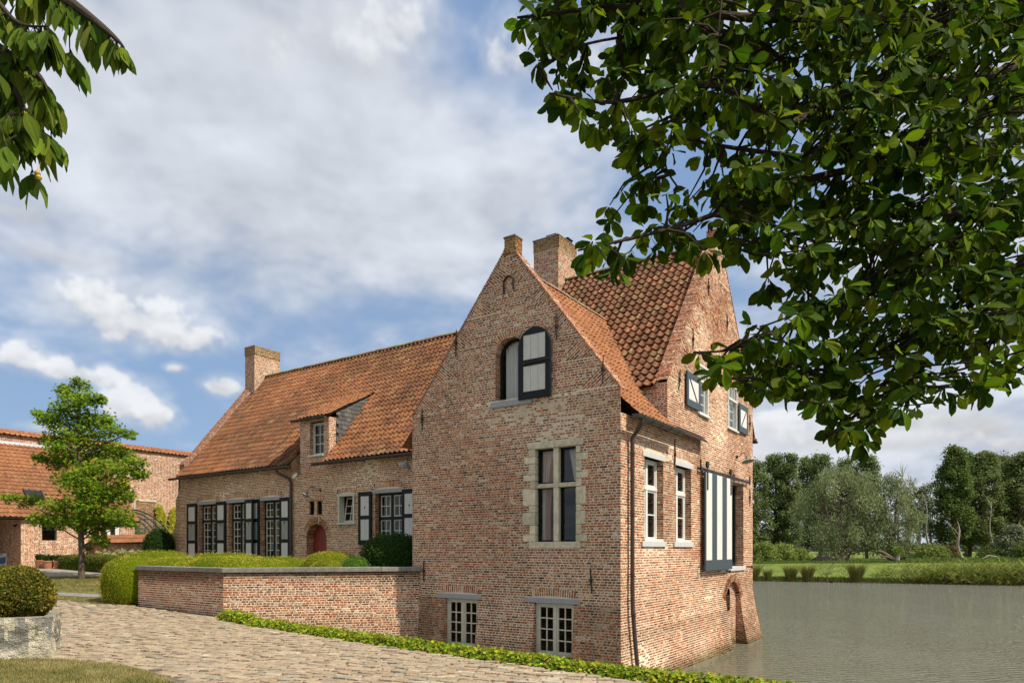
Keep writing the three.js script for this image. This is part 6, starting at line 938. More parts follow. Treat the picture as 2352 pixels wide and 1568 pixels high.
{ // low wall with a tiled cap between the outbuilding and the wing
  const Wl = axes(thing('low_wall', 'low brick wall with a tiled cap and scattered white bricks, between outbuilding and wing', 'wall'), 21.4, 3.0, .75), g = new GB(), L = 9.4;
  grid(g, (a, b) => { const u = lerp(-L, 0, a), y = b * 1.30; return { p: [u, y, 0], uv: [u, y] }; }, 30, 5, ([u, v]) => stain([.84, .76, .70], 9)([u, v])); g.mesh('wall', M.farBrick, Wl);
  const r = rngOf(19); for (let k = 0; k < 26; k++) { const w = new GB(), u = -rr(.6, L - 1.2, r), y = .42 + Math.floor(rr(0, 10, r)) * .06; w.cbox(u, u + rr(.09, .19, r), y, y + .05, -.02, .012, .004, g3(rr(.8, 1.3, r))); w.mesh('brick', M.lightStone, Wl); }
  tileRoof({ parent: Wl, name: 'coping', seed: 15, u0: -L, u1: .1, prof: [[.22, 1.27], [-.18, 1.66]], pitch: .185, gauge: .285, color: orange, sh: 1.2, lift: .035, ind: 160 });
  tileRoof({ parent: Wl, name: 'coping', seed: 16, pos: [-L, 0, -.36], rotY: Math.PI, u0: -L, u1: 0, prof: [[.22, 1.27], [-.18, 1.66]], pitch: .185, gauge: .285, color: orange, sh: 1.2, ind: 0 });
  const b = new GB(); b.box(-L, 0, 0, 1.5, -.34, -.02); b.mesh('wall_back', M.farBrick, Wl);
}
{ // arched glazed lean-to against the tall wall
  const G = axes(thing('greenhouse', 'black-framed greenhouse with a quarter-round glazed end, behind the low wall', 'greenhouse'), 33, 5.8, .85), f = new GB(), p = new GB(), rx = 2.95, ry = 3.15, arc = (k) => [Math.sin(k * Q) * rx, Math.cos(k * Q) * ry];
  const fr = (x) => { const q = []; for (let k = 0; k <= 16; k++) { const a = arc(k / 16); q.push([x, a[1], -a[0]]); } f.tube(q, .035, 5); }; for (const x of [0, -.7, -1.4, -2]) fr(x);
  for (let k = 0; k <= 8; k++) { const a = arc(k / 8); f.tube([[0, a[1], -a[0]], [-2, a[1], -a[0]]], .016, 4); }
  for (const u of [0, .5, 1.0, 1.5, 2.0, 2.45]) { const y = ry * Math.sqrt(1 - (u / rx) ** 2); f.tube([[0, 0, -u], [0, y, -u]], .018, 4); } for (const y of [.9, 1.5, 2.05, 2.6]) { const u = rx * Math.sqrt(1 - (y / ry) ** 2); f.tube([[0, y, 0], [0, y, -u]], .018, 4); }
  f.mesh('frame', M.steel, G);
  for (let k = 0; k < 8; k++) { const a = arc(k / 8), b = arc((k + 1) / 8), g = new GB(); g.quad([0, a[1], -a[0]], [-2, a[1], -a[0]], [-2, b[1], -b[0]], [0, b[1], -b[0]]); g.mesh('pane', M.glass, G); const e = new GB(); e.quad([.01, 0, -a[0]], [.01, 0, -b[0]], [.01, b[1], -b[0]], [.01, a[1], -a[0]]); e.mesh('pane', M.glass, G); }
  shrub('greenhouse_plant', 'leafy grey-green plants filling the greenhouse', 'plant', [[...hp(34, 6.9, .1), .9, 1.0, 1.2]], { n: 3000, leaf: .09, cols: [[.10, .13, .07], [.22, .25, .13]], seed: 17, bottom: .85, loose: .25 });
}
// pots, their plants, and the sack in the bay
{
  const pot = (label, plabel, u, v, d, R2, H, sq) => { const p = at(u, v, d), G = thing('terracotta_pot', label, 'pot', [p[0], p[1], p[2]], 'terracotta pots by the outbuilding'), g = new GB(); g.lathe([[R2 * .70, 0], [R2 * .80, H * .3], [R2 * .93, H * .84]], [0, 0, 0], sq ? 8 : 18); g.mesh('body', M.terracotta, G); const rm = new GB(); rm.lathe([[R2 * .93, H * .84], [R2 * 1.04, H * .86], [R2 * 1.04, H], [R2 * .9, H], [R2 * .88, H * .86]], [0, 0, 0], sq ? 8 : 18, [1.15, 1.1, 1.05]); rm.mesh('rim', M.terracotta, G); const s = new GB(); s.tube([[0, H * .86, 0], [0, H * .9, 0]], R2 * .88, 12); s.mesh('soil', M.earth, G);
    const P = thing('pot_plant', plabel, 'plant', [p[0], p[1] + H * .88, p[2]]), f = new GB(), r = rngOf(Math.round(u * 7)); for (let i = 0; i < 240; i++) { const a = r() * 6.28, o = rr(0, R2 * .7, r), l = rr(.22, .42, r), b = [Math.cos(a) * o, 0, Math.sin(a) * o], out = rr(.2, .9, r), m = add(b, [Math.cos(a) * l * out * .45, l * .75, Math.sin(a) * l * out * .45]), e = add(b, [Math.cos(a) * l * out, l * (1 - out * .35), Math.sin(a) * l * out]), w = [-Math.sin(a) * .012, 0, Math.cos(a) * .012], c = mix3([.035, .075, .015], [.11, .18, .04], r()); f.quad(sub(b, w), add(b, w), add(m, w), sub(m, w), c); f.tri(sub(m, w), add(m, w), e, c); } f.mesh('leaves', M.smallLeaf, P); const st = new GB(); for (let i = 0; i < 3; i++) { const x = rr(-.2, .2, r); st.tube([[x, 0, 0], [x * 1.6, .55, 0], [x * 2.4, rr(.7, .9, r), .05]], .006, 4); } st.mesh('flower_stalks', M.twig, P); return G; };
  pot('squarish terracotta pot, first of the three from the open bay', 'strappy green plant in the squarish terracotta pot', 91, 1304.5, 31.6, .22, .38, true); pot('terracotta pot with a plain rim, middle of the three', 'strappy green plant in the middle terracotta pot', 110, 1305.8, 31.2, .25, .37, false); pot('round tapering terracotta pot next to the low hedge', 'strappy green plant in the round tapering pot', 134.5, 1306, 31.3, .25, .37, false);
  const p = at(8, 1300, 33.2), S = thing('sack', 'bulging white plastic sack with dark print in the open bay', 'sack', p), g = new GB(), V = (i, j) => { const a = i / 20 * 6.28, y = j / 10, w = .30 * (1 - .25 * Math.pow(y * 2 - 1, 2)) * (1 + .15 * Math.sin(a * 3 + y * 5)); return [Math.cos(a) * w * 1.2, y * .62 + .03 * Math.sin(a * 2), Math.sin(a) * w * .7]; }; for (let i = 0; i < 20; i++) for (let j = 0; j < 10; j++) g.quad(V(i + 1, j), V(i, j), V(i, j + 1), V(i + 1, j + 1), g3(.8 + .25 * vnoise(i, j, 9))); for (let i = 0; i < 20; i++) g.tri([0, .64, 0], V(i + 1, 10), V(i, 10)); g.mesh('bag', M.bag, S); const pr = new GB(); for (let i = 12; i < 15; i++) for (let j = 2; j < 7; j++) { const k = 1.02, f = (a, b) => { const q = V(a, b); return [q[0] * k, q[1], q[2] * k + .0]; }; pr.quad(f(i + 1 - 9, j), f(i - 9, j), f(i - 9, j + 1), f(i + 1 - 9, j + 1)); } pr.mesh('print', M.bagPrint, S);
}
// ------------------------------------------------------------------ the young sweet gum on the lawn
{
  const D = 26, base = at(186, 1331, D), T = thing('young_tree', 'slender young tree with star-shaped bright green leaves standing on the lawn', 'tree', base), r = rngOf(51);
  const loc = (u, v, dz) => { const p = at(u, v, D + dz); return sub(p, base); };
  const tr = new GB(), pts = [[0, -.05, 0], [.0, .12, 0], ...[1290, 1240, 1180, 1100, 1020, 950, 890].map((v, i) => loc(187 - i * 1.6, v, 0))]; tr.tube(pts, [.16, .118, .105, .10, .095, .08, .06, .04, .012], 12); tr.mesh('trunk', M.bark, T);
  const Z = [[590, 380, 60], [560, 345, 34], [480, 430, 55], [470, 395, 30], [540, 500, 90], [640, 480, 90], [720, 500, 60], [740, 470, 34], [450, 560, 70], [320, 610, 60], [275, 590, 30], [380, 650, 80], [560, 620, 120], [700, 640, 110], [790, 650, 60], [850, 720, 70], [950, 750, 50], [985, 740, 30], [680, 760, 120], [500, 760, 130], [380, 800, 70], [420, 850, 80], [310, 920, 55], [275, 920, 26], [400, 960, 70], [520, 930, 110], [660, 900, 110], [800, 860, 100], [900, 900, 80], [1000, 960, 70], [1040, 1050, 60], [1075, 1050, 28], [900, 1010, 100], [760, 1010, 120], [600, 1050, 110], [480, 1090, 80], [620, 1180, 130], [760, 1170, 130], [880, 1200, 100], [720, 1300, 130], [560, 1310, 130], [400, 1290, 90], [300, 1380, 80], [250, 1230, 55], [130, 1220, 45], [40, 1220, 40], [180, 1270, 40], [430, 1400, 80], [600, 1400, 90], [740, 1400, 100], [880, 1350, 90], [950, 1410, 50], [700, 1480, 70], [740, 1535, 55], [770, 1570, 30], [640, 1600, 30]];
  const cr = new GB(), br = new GB();
  const star = (p, dir, up, s, col) => { const S = norm(cross(dir, up)), q = (a, l, h) => add(p, add(add(mul(dir, (.34 + Math.cos(a) * l) * s), mul(S, Math.sin(a) * l * s)), mul(up, h * s))), c = q(0, 0, .04), A = [-2.25, -1.7, -1.1, -.55, 0, .55, 1.1, 1.7, 2.25], Lr = [.5, .24, .66, .28, .78, .28, .66, .24, .5]; const P = A.map((a, i) => q(a, Lr[i], i % 2 ? .02 : -.08)); P.push(add(p, mul(dir, .02))); for (let i = 0; i < P.length; i++) cr.tri(c, P[i], P[(i + 1) % P.length], col); };
  Z.forEach(([zx, zy, zr], bi) => {
    const u = zx * .3082, v = 765.2 + zy * .3082, R2 = zr * .00511, dz = (fbm(bi * 3.7, 2, 2, 801) - .5) * 2.4 * (zr > 60 ? 1 : .5), c = loc(u, v, dz), y = clamp((c[1] - .5) / 7.2);
    const root = [0, Math.max(1.2, c[1] - .25 - Math.abs(c[0]) * .35), 0]; br.tube([root, add(mul(add(root, c), .5), [0, .05, 0]), c], [.035 * (1.1 - y), .022, .008], 5);
    const n = Math.round(420 * Math.pow(zr / 100, 1.7));
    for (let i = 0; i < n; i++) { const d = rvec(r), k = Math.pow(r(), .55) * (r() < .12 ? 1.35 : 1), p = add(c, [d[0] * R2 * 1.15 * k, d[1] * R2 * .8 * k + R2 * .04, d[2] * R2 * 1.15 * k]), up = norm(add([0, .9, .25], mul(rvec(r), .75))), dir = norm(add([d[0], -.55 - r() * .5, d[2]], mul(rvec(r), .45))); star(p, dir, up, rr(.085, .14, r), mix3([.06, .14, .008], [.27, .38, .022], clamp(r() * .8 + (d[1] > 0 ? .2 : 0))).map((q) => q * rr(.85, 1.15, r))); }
  });
  br.mesh('branch', M.bark, T); const m = cr.mesh('crown', M.smallLeaf, T); 
}
// ------------------------------------------------------------------ trees beyond the pond
const mead = (u, d) => { const x = (u - 1176) / FOCAL * d; const rel = [x - 23.8, -d + 67.5], q = rel[0] * bankN[0] + rel[1] * bankN[2]; return [x, meadowY(q), -d]; };
function farTree(label, u, d, vTop, o) {
  const { halfW = 40, kind = 'poplar', group, seed = 1, cols = [[.03, .055, .014], [.115, .15, .042]], n = 5200, leaf = .42, trunk = .35, from = .12, trunks = 1, name, cat = 'tree', barkMat = M.bark, clumps = 70 } = o;
  const b = mead(u, d), H = (1262 - vTop) / FOCAL * d + EYE - b[1], W = halfW / FOCAL * d, r = rngOf(5000 + seed), T = thing(name ?? kind + '_tree', label, cat, b, group), tr = new GB(), cr = new GB();
  const bend = [rr(-.4, .4, r), rr(-.4, .4, r)];
  const axis = (y) => [bend[0] * Math.sin(y * 3), y * H, bend[1] * Math.sin(y * 2.4)];
  for (let k = 0; k < trunks; k++) { const ox = (k - (trunks - 1) / 2) * W * .35, sp = ox * 1.3; const P = []; for (let i = 0; i <= 8; i++) { const y = i / 8 * .9, a = axis(y); P.push([a[0] + ox * .2 + sp * y, a[1], a[2] + rr(-.2, .2, r) * k]); } tr.tube(P, P.map((_, i) => trunk * (1.15 - i / 8) + .02), 7); }
  const prof = (y) => kind === 'willow' ? Math.pow(Math.sin(Math.PI * clamp(y * .86 + .13)), .62) : kind === 'bush' ? Math.sqrt(Math.max(0, 1 - y * y)) : kind === 'birch' ? .35 + .65 * Math.sin(Math.PI * clamp(y)) : Math.pow(Math.sin(Math.PI * clamp(.10 + y * .86)), .55) * (1 - .35 * y);
  for (let c = 0; c < clumps; c++) {
    const t = r(), y = from + (1 - from) * Math.pow(t, kind === 'bush' ? 1.1 : .92), a = axis(y), th = r() * 6.283, rad = W * prof(t) * Math.sqrt(rr(.12, 1, r)) * (.75 + .5 * fbm(th * 1.1 + seed, y * 5, 2, 811)), C = [a[0] + Math.cos(th) * rad, a[1] * 1, a[2] + Math.sin(th) * rad * .9];
    if (kind !== 'bush') tr.tube([axis(Math.max(from * .7, y - .12)), C], [.07 * trunk / .35, .02], 4);
    const R2 = (kind === 'willow' ? .17 : kind === 'poplar' ? .2 : .26) * W * rr(.65, 1.3, r) + .45, tone = rr(.0, .5, r), m = Math.round(n / clumps);
    for (let i = 0; i < m; i++) {
      const e = rvec(r), k = Math.pow(r(), .5), p = add(C, [e[0] * R2 * k, e[1] * R2 * k * (kind === 'willow' ? 1.15 : .8), e[2] * R2 * k]); if (p[1] < .05) continue;
      const up = norm(add([e[0] * .5, .8, e[2] * .5], mul(rvec(r), .8))), dir = norm(kind === 'willow' ? add([0, -1, 0], mul(rvec(r), .8)) : add(cross(up, rvec(r)), [0, -.2, 0])), s = leaf * rr(.6, 1.3, r); cr.leaf(p, dir, up, s, s * (kind === 'willow' ? .36 : .7), mix3(cols[0], cols[1], clamp(tone + rr(0, .5, r))));
    }
  }
  tr.mesh('trunk', barkMat, T); cr.mesh('crown', M.smallLeaf, T); return T;
}
const POP = [[.06, .095, .028], [.29, .34, .12]], WIL = [[.085, .115, .045], [.37, .41, .20]], DPOP = [[.045, .08, .018], [.20, .26, .065]];
[[1733, 150, 1062, 40, 'tall poplar just past the house corner, over the bank bushes'], [1778, 154, 1048, 34, 'tall poplar second from the house'], [1812, 150, 1044, 30, 'tall narrow poplar, highest of the near group by the house'], [1852, 158, 1055, 32, 'poplar behind the low dark shed'], [1884, 153, 1044, 38, 'tall poplar behind the left edge of the silvery willow'], [1946, 160, 1056, 36, 'poplar standing behind the silvery willow'], [1992, 155, 1052, 36, 'poplar top showing above the right half of the silvery willow']].forEach(([u, d, v, w, lb], i) => farTree(lb, u, d, v, { halfW: w * 1.3, kind: 'poplar', seed: 10 + i, cols: POP, group: 'poplars left of the willow', n: 15000, leaf: .42, trunk: .32, from: .14, clumps: 150 }));
farTree('broad silvery grey-green willow on the far bank', 1935, 128, 1078, { halfW: 112, kind: 'willow', seed: 31, cols: WIL, n: 19000, leaf: .46, trunk: .55, from: .06, trunks: 3, clumps: 120 });
farTree('silvery willow leaning right beside the broad one', 2048, 127, 1098, { halfW: 68, kind: 'willow', seed: 32, cols: WIL, n: 11000, leaf: .48, trunk: .4, from: .07, trunks: 2, clumps: 130 });
[[2112, 134, 1118, 22, 'pale-stemmed thin tree right of the willows'], [2140, 138, 1112, 26, 'pale-stemmed thin tree before the gap in the trees'], [2086, 150, 1104, 30, 'thin grey-green tree behind the leaning willow'], [2160, 152, 1122, 24, 'thin low tree at the left foot of the dark poplars']].forEach(([u, d, v, w, lb], i) => farTree(lb, u, d, v, { halfW: w, kind: 'birch', seed: 41 + i, cols: WIL, n: 2200, leaf: .42, trunk: .26, from: .32, barkMat: M.paleBark, clumps: 45 }));
[[2192, 133, 1030, 38, 'tall dark poplar right of the gap in the trees', DPOP], [2228, 140, 1046, 36, 'dark poplar second right of the gap', DPOP], [2262, 136, 1042, 40, 'mid green poplar in the right-hand group', POP], [2304, 142, 1048, 42, 'mid green poplar with a bare pale stem beneath', POP], [2345, 136, 1046, 46, 'poplar at the right edge of the view', POP], [2398, 140, 1040, 50, 'poplar half out of view at the right edge', POP]].forEach(([u, d, v, w, lb, c], i) => farTree(lb, u, d, v, { halfW: w * 1.3, kind: 'poplar', seed: 51 + i, cols: c, group: 'poplars right of the gap', n: 17000, leaf: .42, trunk: .34, from: .16, clumps: 165 }));
farTree('slim conifer far behind under the dark poplars', 2222, 175, 1238, { halfW: 7, kind: 'cypress', seed: 71, cols: DPOP, n: 900, leaf: .4, trunk: .15, from: .1, clumps: 24 });
farTree('pale grey-green bushy willow at the right edge', 2330, 122, 1212, { halfW: 46, kind: 'bush', seed: 72, cols: [[.10, .125, .06], [.29, .31, .19]], n: 4200, leaf: .42, trunk: .2, from: .02, clumps: 60, name: 'willow_bush', cat: 'bush' });
[[1752, 118, 1249, 34, 'dense green bush against the house corner on the far bank', 1], [1796, 120, 1252, 36, 'broad green bush on the far bank', 1], [1840, 122, 1262, 24, 'low green bush left of the dark shed', 1], [2080, 124, 1240, 30, 'grey-green bush under the leaning willow', 2], [2136, 120, 1254, 36, 'low green bush below the pale stems', 1], [2180, 124, 1258, 24, 'brownish low bush near the fallen branch', 3], [2285, 122, 1258, 34, 'dark low bush under the right-hand poplars', 4], [2370, 118, 1250, 40, 'dark bush at the right edge of the bank', 4]].forEach(([u, d, v, w, lb, c], i) => farTree(lb, u, d, v, { halfW: w, kind: 'bush', seed: 81 + i, cols: c === 1 ? [[.10, .15, .03], [.32, .37, .09]] : c === 2 ? WIL : c === 3 ? [[.10, .08, .035], [.2, .17, .07]] : DPOP, n: 3400, leaf: .34, trunk: .1, from: .02, clumps: 50, name: 'bank_bush', cat: 'bush' }));
// dead limbs, pale stems
{
  const dead = (label, u, d, v0, v1, lean, w, twigs, m = M.paleBark) => { const b = mead(u, d), r = rngOf(Math.round(u)), T = thing('dead_tree', label, 'dead tree', b), g = new GB(), y0 = 0, H = (1262 - v1) / FOCAL * d + EYE - b[1]; const P = []; for (let i = 0; i <= 8; i++) P.push([lean * i / 8 + Math.sin(i * .9 + u) * .35, H * i / 8, Math.cos(i + u) * .3]); g.tube(P, P.map((_, i) => w * (1.1 - i / 8) + .02), 6); for (let k = 0; k < twigs; k++) { const i = Math.floor(rr(4, 8, r)), p = P[i], e = add(p, [rr(-2.4, 2.4, r), rr(.8, 3.4, r), rr(-1, 1, r)]), q = add(mul(add(p, e), .5), [rr(-.3, .3, r), 0, 0]); g.tube([p, q, e], [.07, .05, .015], 4); g.tube([q, add(q, [rr(-1.2, 1.2, r), rr(.4, 1.4, r), 0])], [.03, .01], 4); } g.mesh('trunk', m, T); };
  dead('bare pale tree top rising behind the leaning willow', 2062, 146, 0, 1068, 1, .24, 22); dead('bare crooked tree with forked top in the gap', 2110, 140, 0, 1092, -1.6, .26, 14); dead('straight pale bare stem in the gap between the groups', 2137, 131, 0, 1158, -.9, .24, 3); dead('pale bare stem at the foot of the dark poplars', 2207, 127, 0, 1195, -.6, .34, 2); dead('slim pale stem among the right-hand poplars', 2281, 131, 0, 1150, -.5, .2, 3);
}
// shed roof, fallen trunk, pollard stump, fallen branch
{
  const b = mead(1895, 116), S = thing('low_shed', 'low black shed roof sunk in the far bank under the willow', 'shed', b); const g = new GB(); g.quad([-2.3, .1, .9], [2.3, .1, .9], [.9, 1.0, 0], [-1.2, 1.0, 0]); g.quad([2.3, .1, -1.1], [-2.3, .1, -1.1], [-1.2, 1.0, 0], [.9, 1.0, 0]); g.tri([2.3, .1, .9], [2.3, .1, -1.1], [.9, 1.0, 0]); g.tri([-2.3, .1, -1.1], [-2.3, .1, .9], [-1.2, 1.0, 0]); g.mesh('roof', M.tarredWood, S); const w = new GB(); w.box(-2.2, 2.2, -.1, .12, -1, .8); w.mesh('wall', M.tarredWood, S); const d = new GB(); d.box(-.75, -.70, .1, .85, .80, .93, [5, 5, 5]); d.box(-.2, -.15, .1, .85, .80, .93, [5, 5, 5]); d.box(-.7, -.2, .80, .85, .80, .93, [5, 5, 5]); d.mesh('door_frame', M.tarredWood, S);
  const l = mead(2042, 112), F = thing('fallen_log', 'grey split trunk fallen towards the willow', 'log', l), f = new GB(); f.tube([[1.6, .1, 0], [.2, .8, 0], [-1.2, 1.7, .1], [-1.9, 1.9, .1]], [.38, .42, .30, .12], 8); f.tube([[.9, .4, .2], [-.4, .9, .3], [-1.7, 1.1, .3]], [.2, .18, .08], 7); f.mesh('trunk', M.bark, F);
  const p = mead(2062, 112), P = thing('pollard_stump', 'short pale pollard stump with a tuft of fresh leaves', 'stump', p), t = new GB(), c = new GB(), r = rngOf(5); t.tube([[0, -.1, 0], [.1, 1.0, 0], [.35, 1.7, 0]], [.34, .28, .24], 8); t.mesh('trunk', M.paleBark, P); for (let i = 0; i < 600; i++) { const e = rvec(r); c.leaf(add([.2, 1.9, 0], mul(e, rr(.3, .95, r))), norm(add([0, .5, 0], rvec(r))), norm(add([0, 1, 0], rvec(r))), .24, .12, mix3([.09, .15, .02], [.24, .32, .05], r())); } c.mesh('shoots', M.smallLeaf, P);
  const q = mead(2273, 116), B = thing('fallen_branch', 'pale fallen branch arched over the rough grass at the right', 'branch', q), k = new GB(); k.tube([[-1.6, .3, 0], [-.9, .6, 0], [0, 1.0, 0], [1.2, .8, 0], [2.0, .2, 0]], [.05, .09, .12, .13, .14], 6); k.tube([[-.2, .9, 0], [-.7, 1.2, 0]], [.06, .03], 5); k.mesh('wood', M.paleBark, B);
}
// the bank: rushes, reeds, timber edging
function blades(g, r, c, n, R2, H, cols, spread, w = .03) { for (let i = 0; i < n; i++) { const a = r() * 6.283, o = Math.sqrt(r()) * R2, h = H * rr(.55, 1.1, r), out = spread * rr(.2, 1, r), b = [c[0] + Math.cos(a) * o * .5, c[1], c[2] + Math.sin(a) * o * .5], m = add(b, [Math.cos(a) * out * h * .35, h * .62, Math.sin(a) * out * h * .35]), e = add(b, [Math.cos(a) * out * h, h, Math.sin(a) * out * h]), s = [w * rr(.6, 1.2, r), 0, w * .2], col = mix3(cols[0], cols[1], r()); g.quad(sub(b, s), add(b, s), add(m, mul(s, .8)), sub(m, mul(s, .8)), col); g.tri(sub(m, mul(s, .8)), add(m, mul(s, .8)), e, col); } }
const bankAt = (u, q) => { for (let p = -8; p < 60; p += .02) { const b = bank(p, q); if (1176 + FOCAL * b[0] / -b[2] >= u) return [b[0], meadowY(q), b[2]]; } return bank(60, q, meadowY(q)); };
[[1731, .25, 30, 1.75, 'rush tuft against the house corner on the far bank'], [1763, .3, 16, 1.2, 'small rush tuft, second from the house corner'], [1816, .4, 36, 1.5, 'broad dark rush tuft, left of the touching pair'], [1855, .3, 34, 1.6, 'dark spreading rush tuft, right of the touching pair'], [1967, .35, 46, 1.75, 'large dark brown-green rush tuft alone at the water']].forEach(([u, q, n, h, lb], i) => { const b = bankAt(u, q), r = rngOf(600 + i), G = thing('rush_tuft', lb, 'rushes', b, 'rush tufts on the far bank'), g = new GB(); blades(g, r, [0, -.1, 0], n * 12, .35 + n / 90, h, [[.06, .065, .015], [.26, .24, .06]], .62, .016); g.mesh('blades', M.smallLeaf, G); });
{
  const r = rngOf(77), g = new GB(), g2 = new GB();
  for (let i = 0; i < 430; i++) { const u = 1985 + Math.pow(r(), .72) * 420, b = bankAt(u, rr(-.1, 2.6, r)), dense = sstep(1990, 2110, u); if (r() > .25 + .75 * dense) continue; const H = lerp(.8, 1.45, dense) * rr(.5, 1.3, r), c = mix3([.12, .16, .03], [.38, .41, .10], r()), x = rr(-.2, .2, r), top = add(b, [x, H, rr(-.15, .15, r)]); g.tube([add(b, [0, -.2, 0]), top], [.018, .008], 3, [.14, .12, .05]); for (let k = 0; k < 11; k++) { const t = rr(.18, 1, r), a = r() * 6.28, p = add(b, mul(sub(top, b), t)); g.leaf(p, norm([Math.cos(a), rr(.3, 1.3, r), Math.sin(a)]), norm([Math.sin(a), .6, -Math.cos(a)]), rr(.4, .75, r), .06, t < .3 ? [.13, .10, .035] : c); } }
  for (let i = 0; i < 750; i++) { const u = 2110 + r() * 330, b = bankAt(u, rr(-.05, 2.2, r)), H = rr(.35, 1.0, r), c = mix3([.10, .14, .025], [.34, .38, .08], r()); for (let k = 0; k < 8; k++) { const t = rr(.05, 1, r), a = r() * 6.28; g.leaf(add(b, [rr(-.1, .1, r), t * H, rr(-.1, .1, r)]), norm([Math.cos(a), rr(.2, 1.4, r), Math.sin(a)]), norm([Math.sin(a), .6, -Math.cos(a)]), rr(.35, .7, r), .065, t < .25 ? [.12, .085, .03] : c); } }
  g.mesh('reed_bed', M.smallLeaf, scene, { kind: 'stuff', label: 'tall green reeds along the right half of the far bank', category: 'reeds' });
  for (let i = 0; i < 26; i++) { const u = 1880 + r() * 90, b = bankAt(u, rr(0, 1.2, r)), H = (u > 1908 && u < 1940 ? 2.6 : 1.5) * rr(.7, 1.1, r), top = add(b, [rr(-.2, .2, r), H, 0]); g2.tube([b, top], [.014, .006], 3, [.2, .2, .08]); for (let k = 0; k < 9; k++) { const t = rr(.2, 1, r), a = r() * 6.28; g2.leaf(add(b, mul(sub(top, b), t)), norm([Math.cos(a), rr(.4, 1.3, r), Math.sin(a)]), norm([Math.sin(a), .6, -Math.cos(a)]), rr(.35, .6, r), .05, mix3([.12, .16, .05], [.28, .31, .12], r())); } }
  g2.mesh('reeds', M.smallLeaf, scene, { kind: 'stuff', label: 'sparse pale reeds on the far bank between the rush tufts', category: 'reeds' });
  const e = new GB(); for (let p = 6; p < 46; p += .42) { const b = bank(p, -.12); e.tube([[b[0], WATER_Y - .4, b[2]], [b[0], WATER_Y + rr(.03, .10, r), b[2]]], .05, 6, g3(rr(.3, .9, r))); } const em = e.mesh('posts', M.paleBark, null, STUFF); const ET = thing('bank_edging', 'row of short grey timber posts and boards holding the far bank at the waterline', 'edging', [0, 0, 0]); ET.add(em); const bd = new GB(); { const a = bank(5, -.03), b = bank(47, -.03); bd.quad([a[0], WATER_Y - .2, a[2]], [b[0], WATER_Y - .2, b[2]], [b[0], WATER_Y + .07, b[2]], [a[0], WATER_Y + .07, a[2]]); } bd.mesh('boards', M.bark, ET);
  // rough grass fringe before the trees, and the waterline
  const rg = new GB(); for (let i = 0; i < 9000; i++) { const u = 1720 + r() * 680, d = rr(108, 119, r), b = mead(u, d), fr = 2085 < u ? 1 : .45; blades(rg, r, b, 1, .2, rr(.35, .95, r) * fr, [[.07, .12, .022], [.18, .25, .06]], .6, .06); } for (let i = 0; i < 7000; i++) { const u = 1715 + r() * 690, b = bankAt(u, rr(.05, .9, r)); blades(rg, r, b, 1, .2, rr(.12, .45, r), [[.07, .10, .022], [.2, .24, .05]], .7, .03); } rg.mesh('rough_grass', M.smallLeaf, scene, { kind: 'stuff', label: 'rough uncut grass before the far trees and along the waterline', category: 'grass' });
  const du = bankAt(1910, -.5), DK = thing('coot', 'small black water bird floating by the far reeds', 'bird', [du[0], WATER_Y, du[2]]), dg = new GB(); blob(dg, [0, .09, 0], [.2, .12, .12], -.03, .02, 3, 14); dg.tube([[-.12, .12, 0], [-.2, .26, 0], [-.26, .27, 0]], [.06, .05, .05], 7); dg.mesh('body', M.tarredWood, DK); const bk = new GB(); bk.tube([[-.30, .27, 0], [-.36, .25, 0]], [.022, .006], 5); bk.mesh('beak', M.whitePaint, DK);
  // far woods along the horizon
  const fw = new GB(); for (let i = 0; i < 15000; i++) { const u = 1400 + r() * 1300, d = rr(720, 780, r), b = [(u - 1176) / FOCAL * d, -.3, -d], h = 12 * (.55 + .6 * fbm(u * .02, 3, 3, 821)); fw.leaf(add(b, [0, rr(0, h, r), 0]), norm(rvec(r)), norm(add([0, .3, 1], rvec(r))), rr(2, 4, r), rr(1.5, 2.5, r), mix3([.05, .075, .06], [.10, .13, .10], r())); } fw.mesh('far_woods', M.smallLeaf, scene, { kind: 'stuff', label: 'bluish line of far woods on the horizon', category: 'woods' });
}
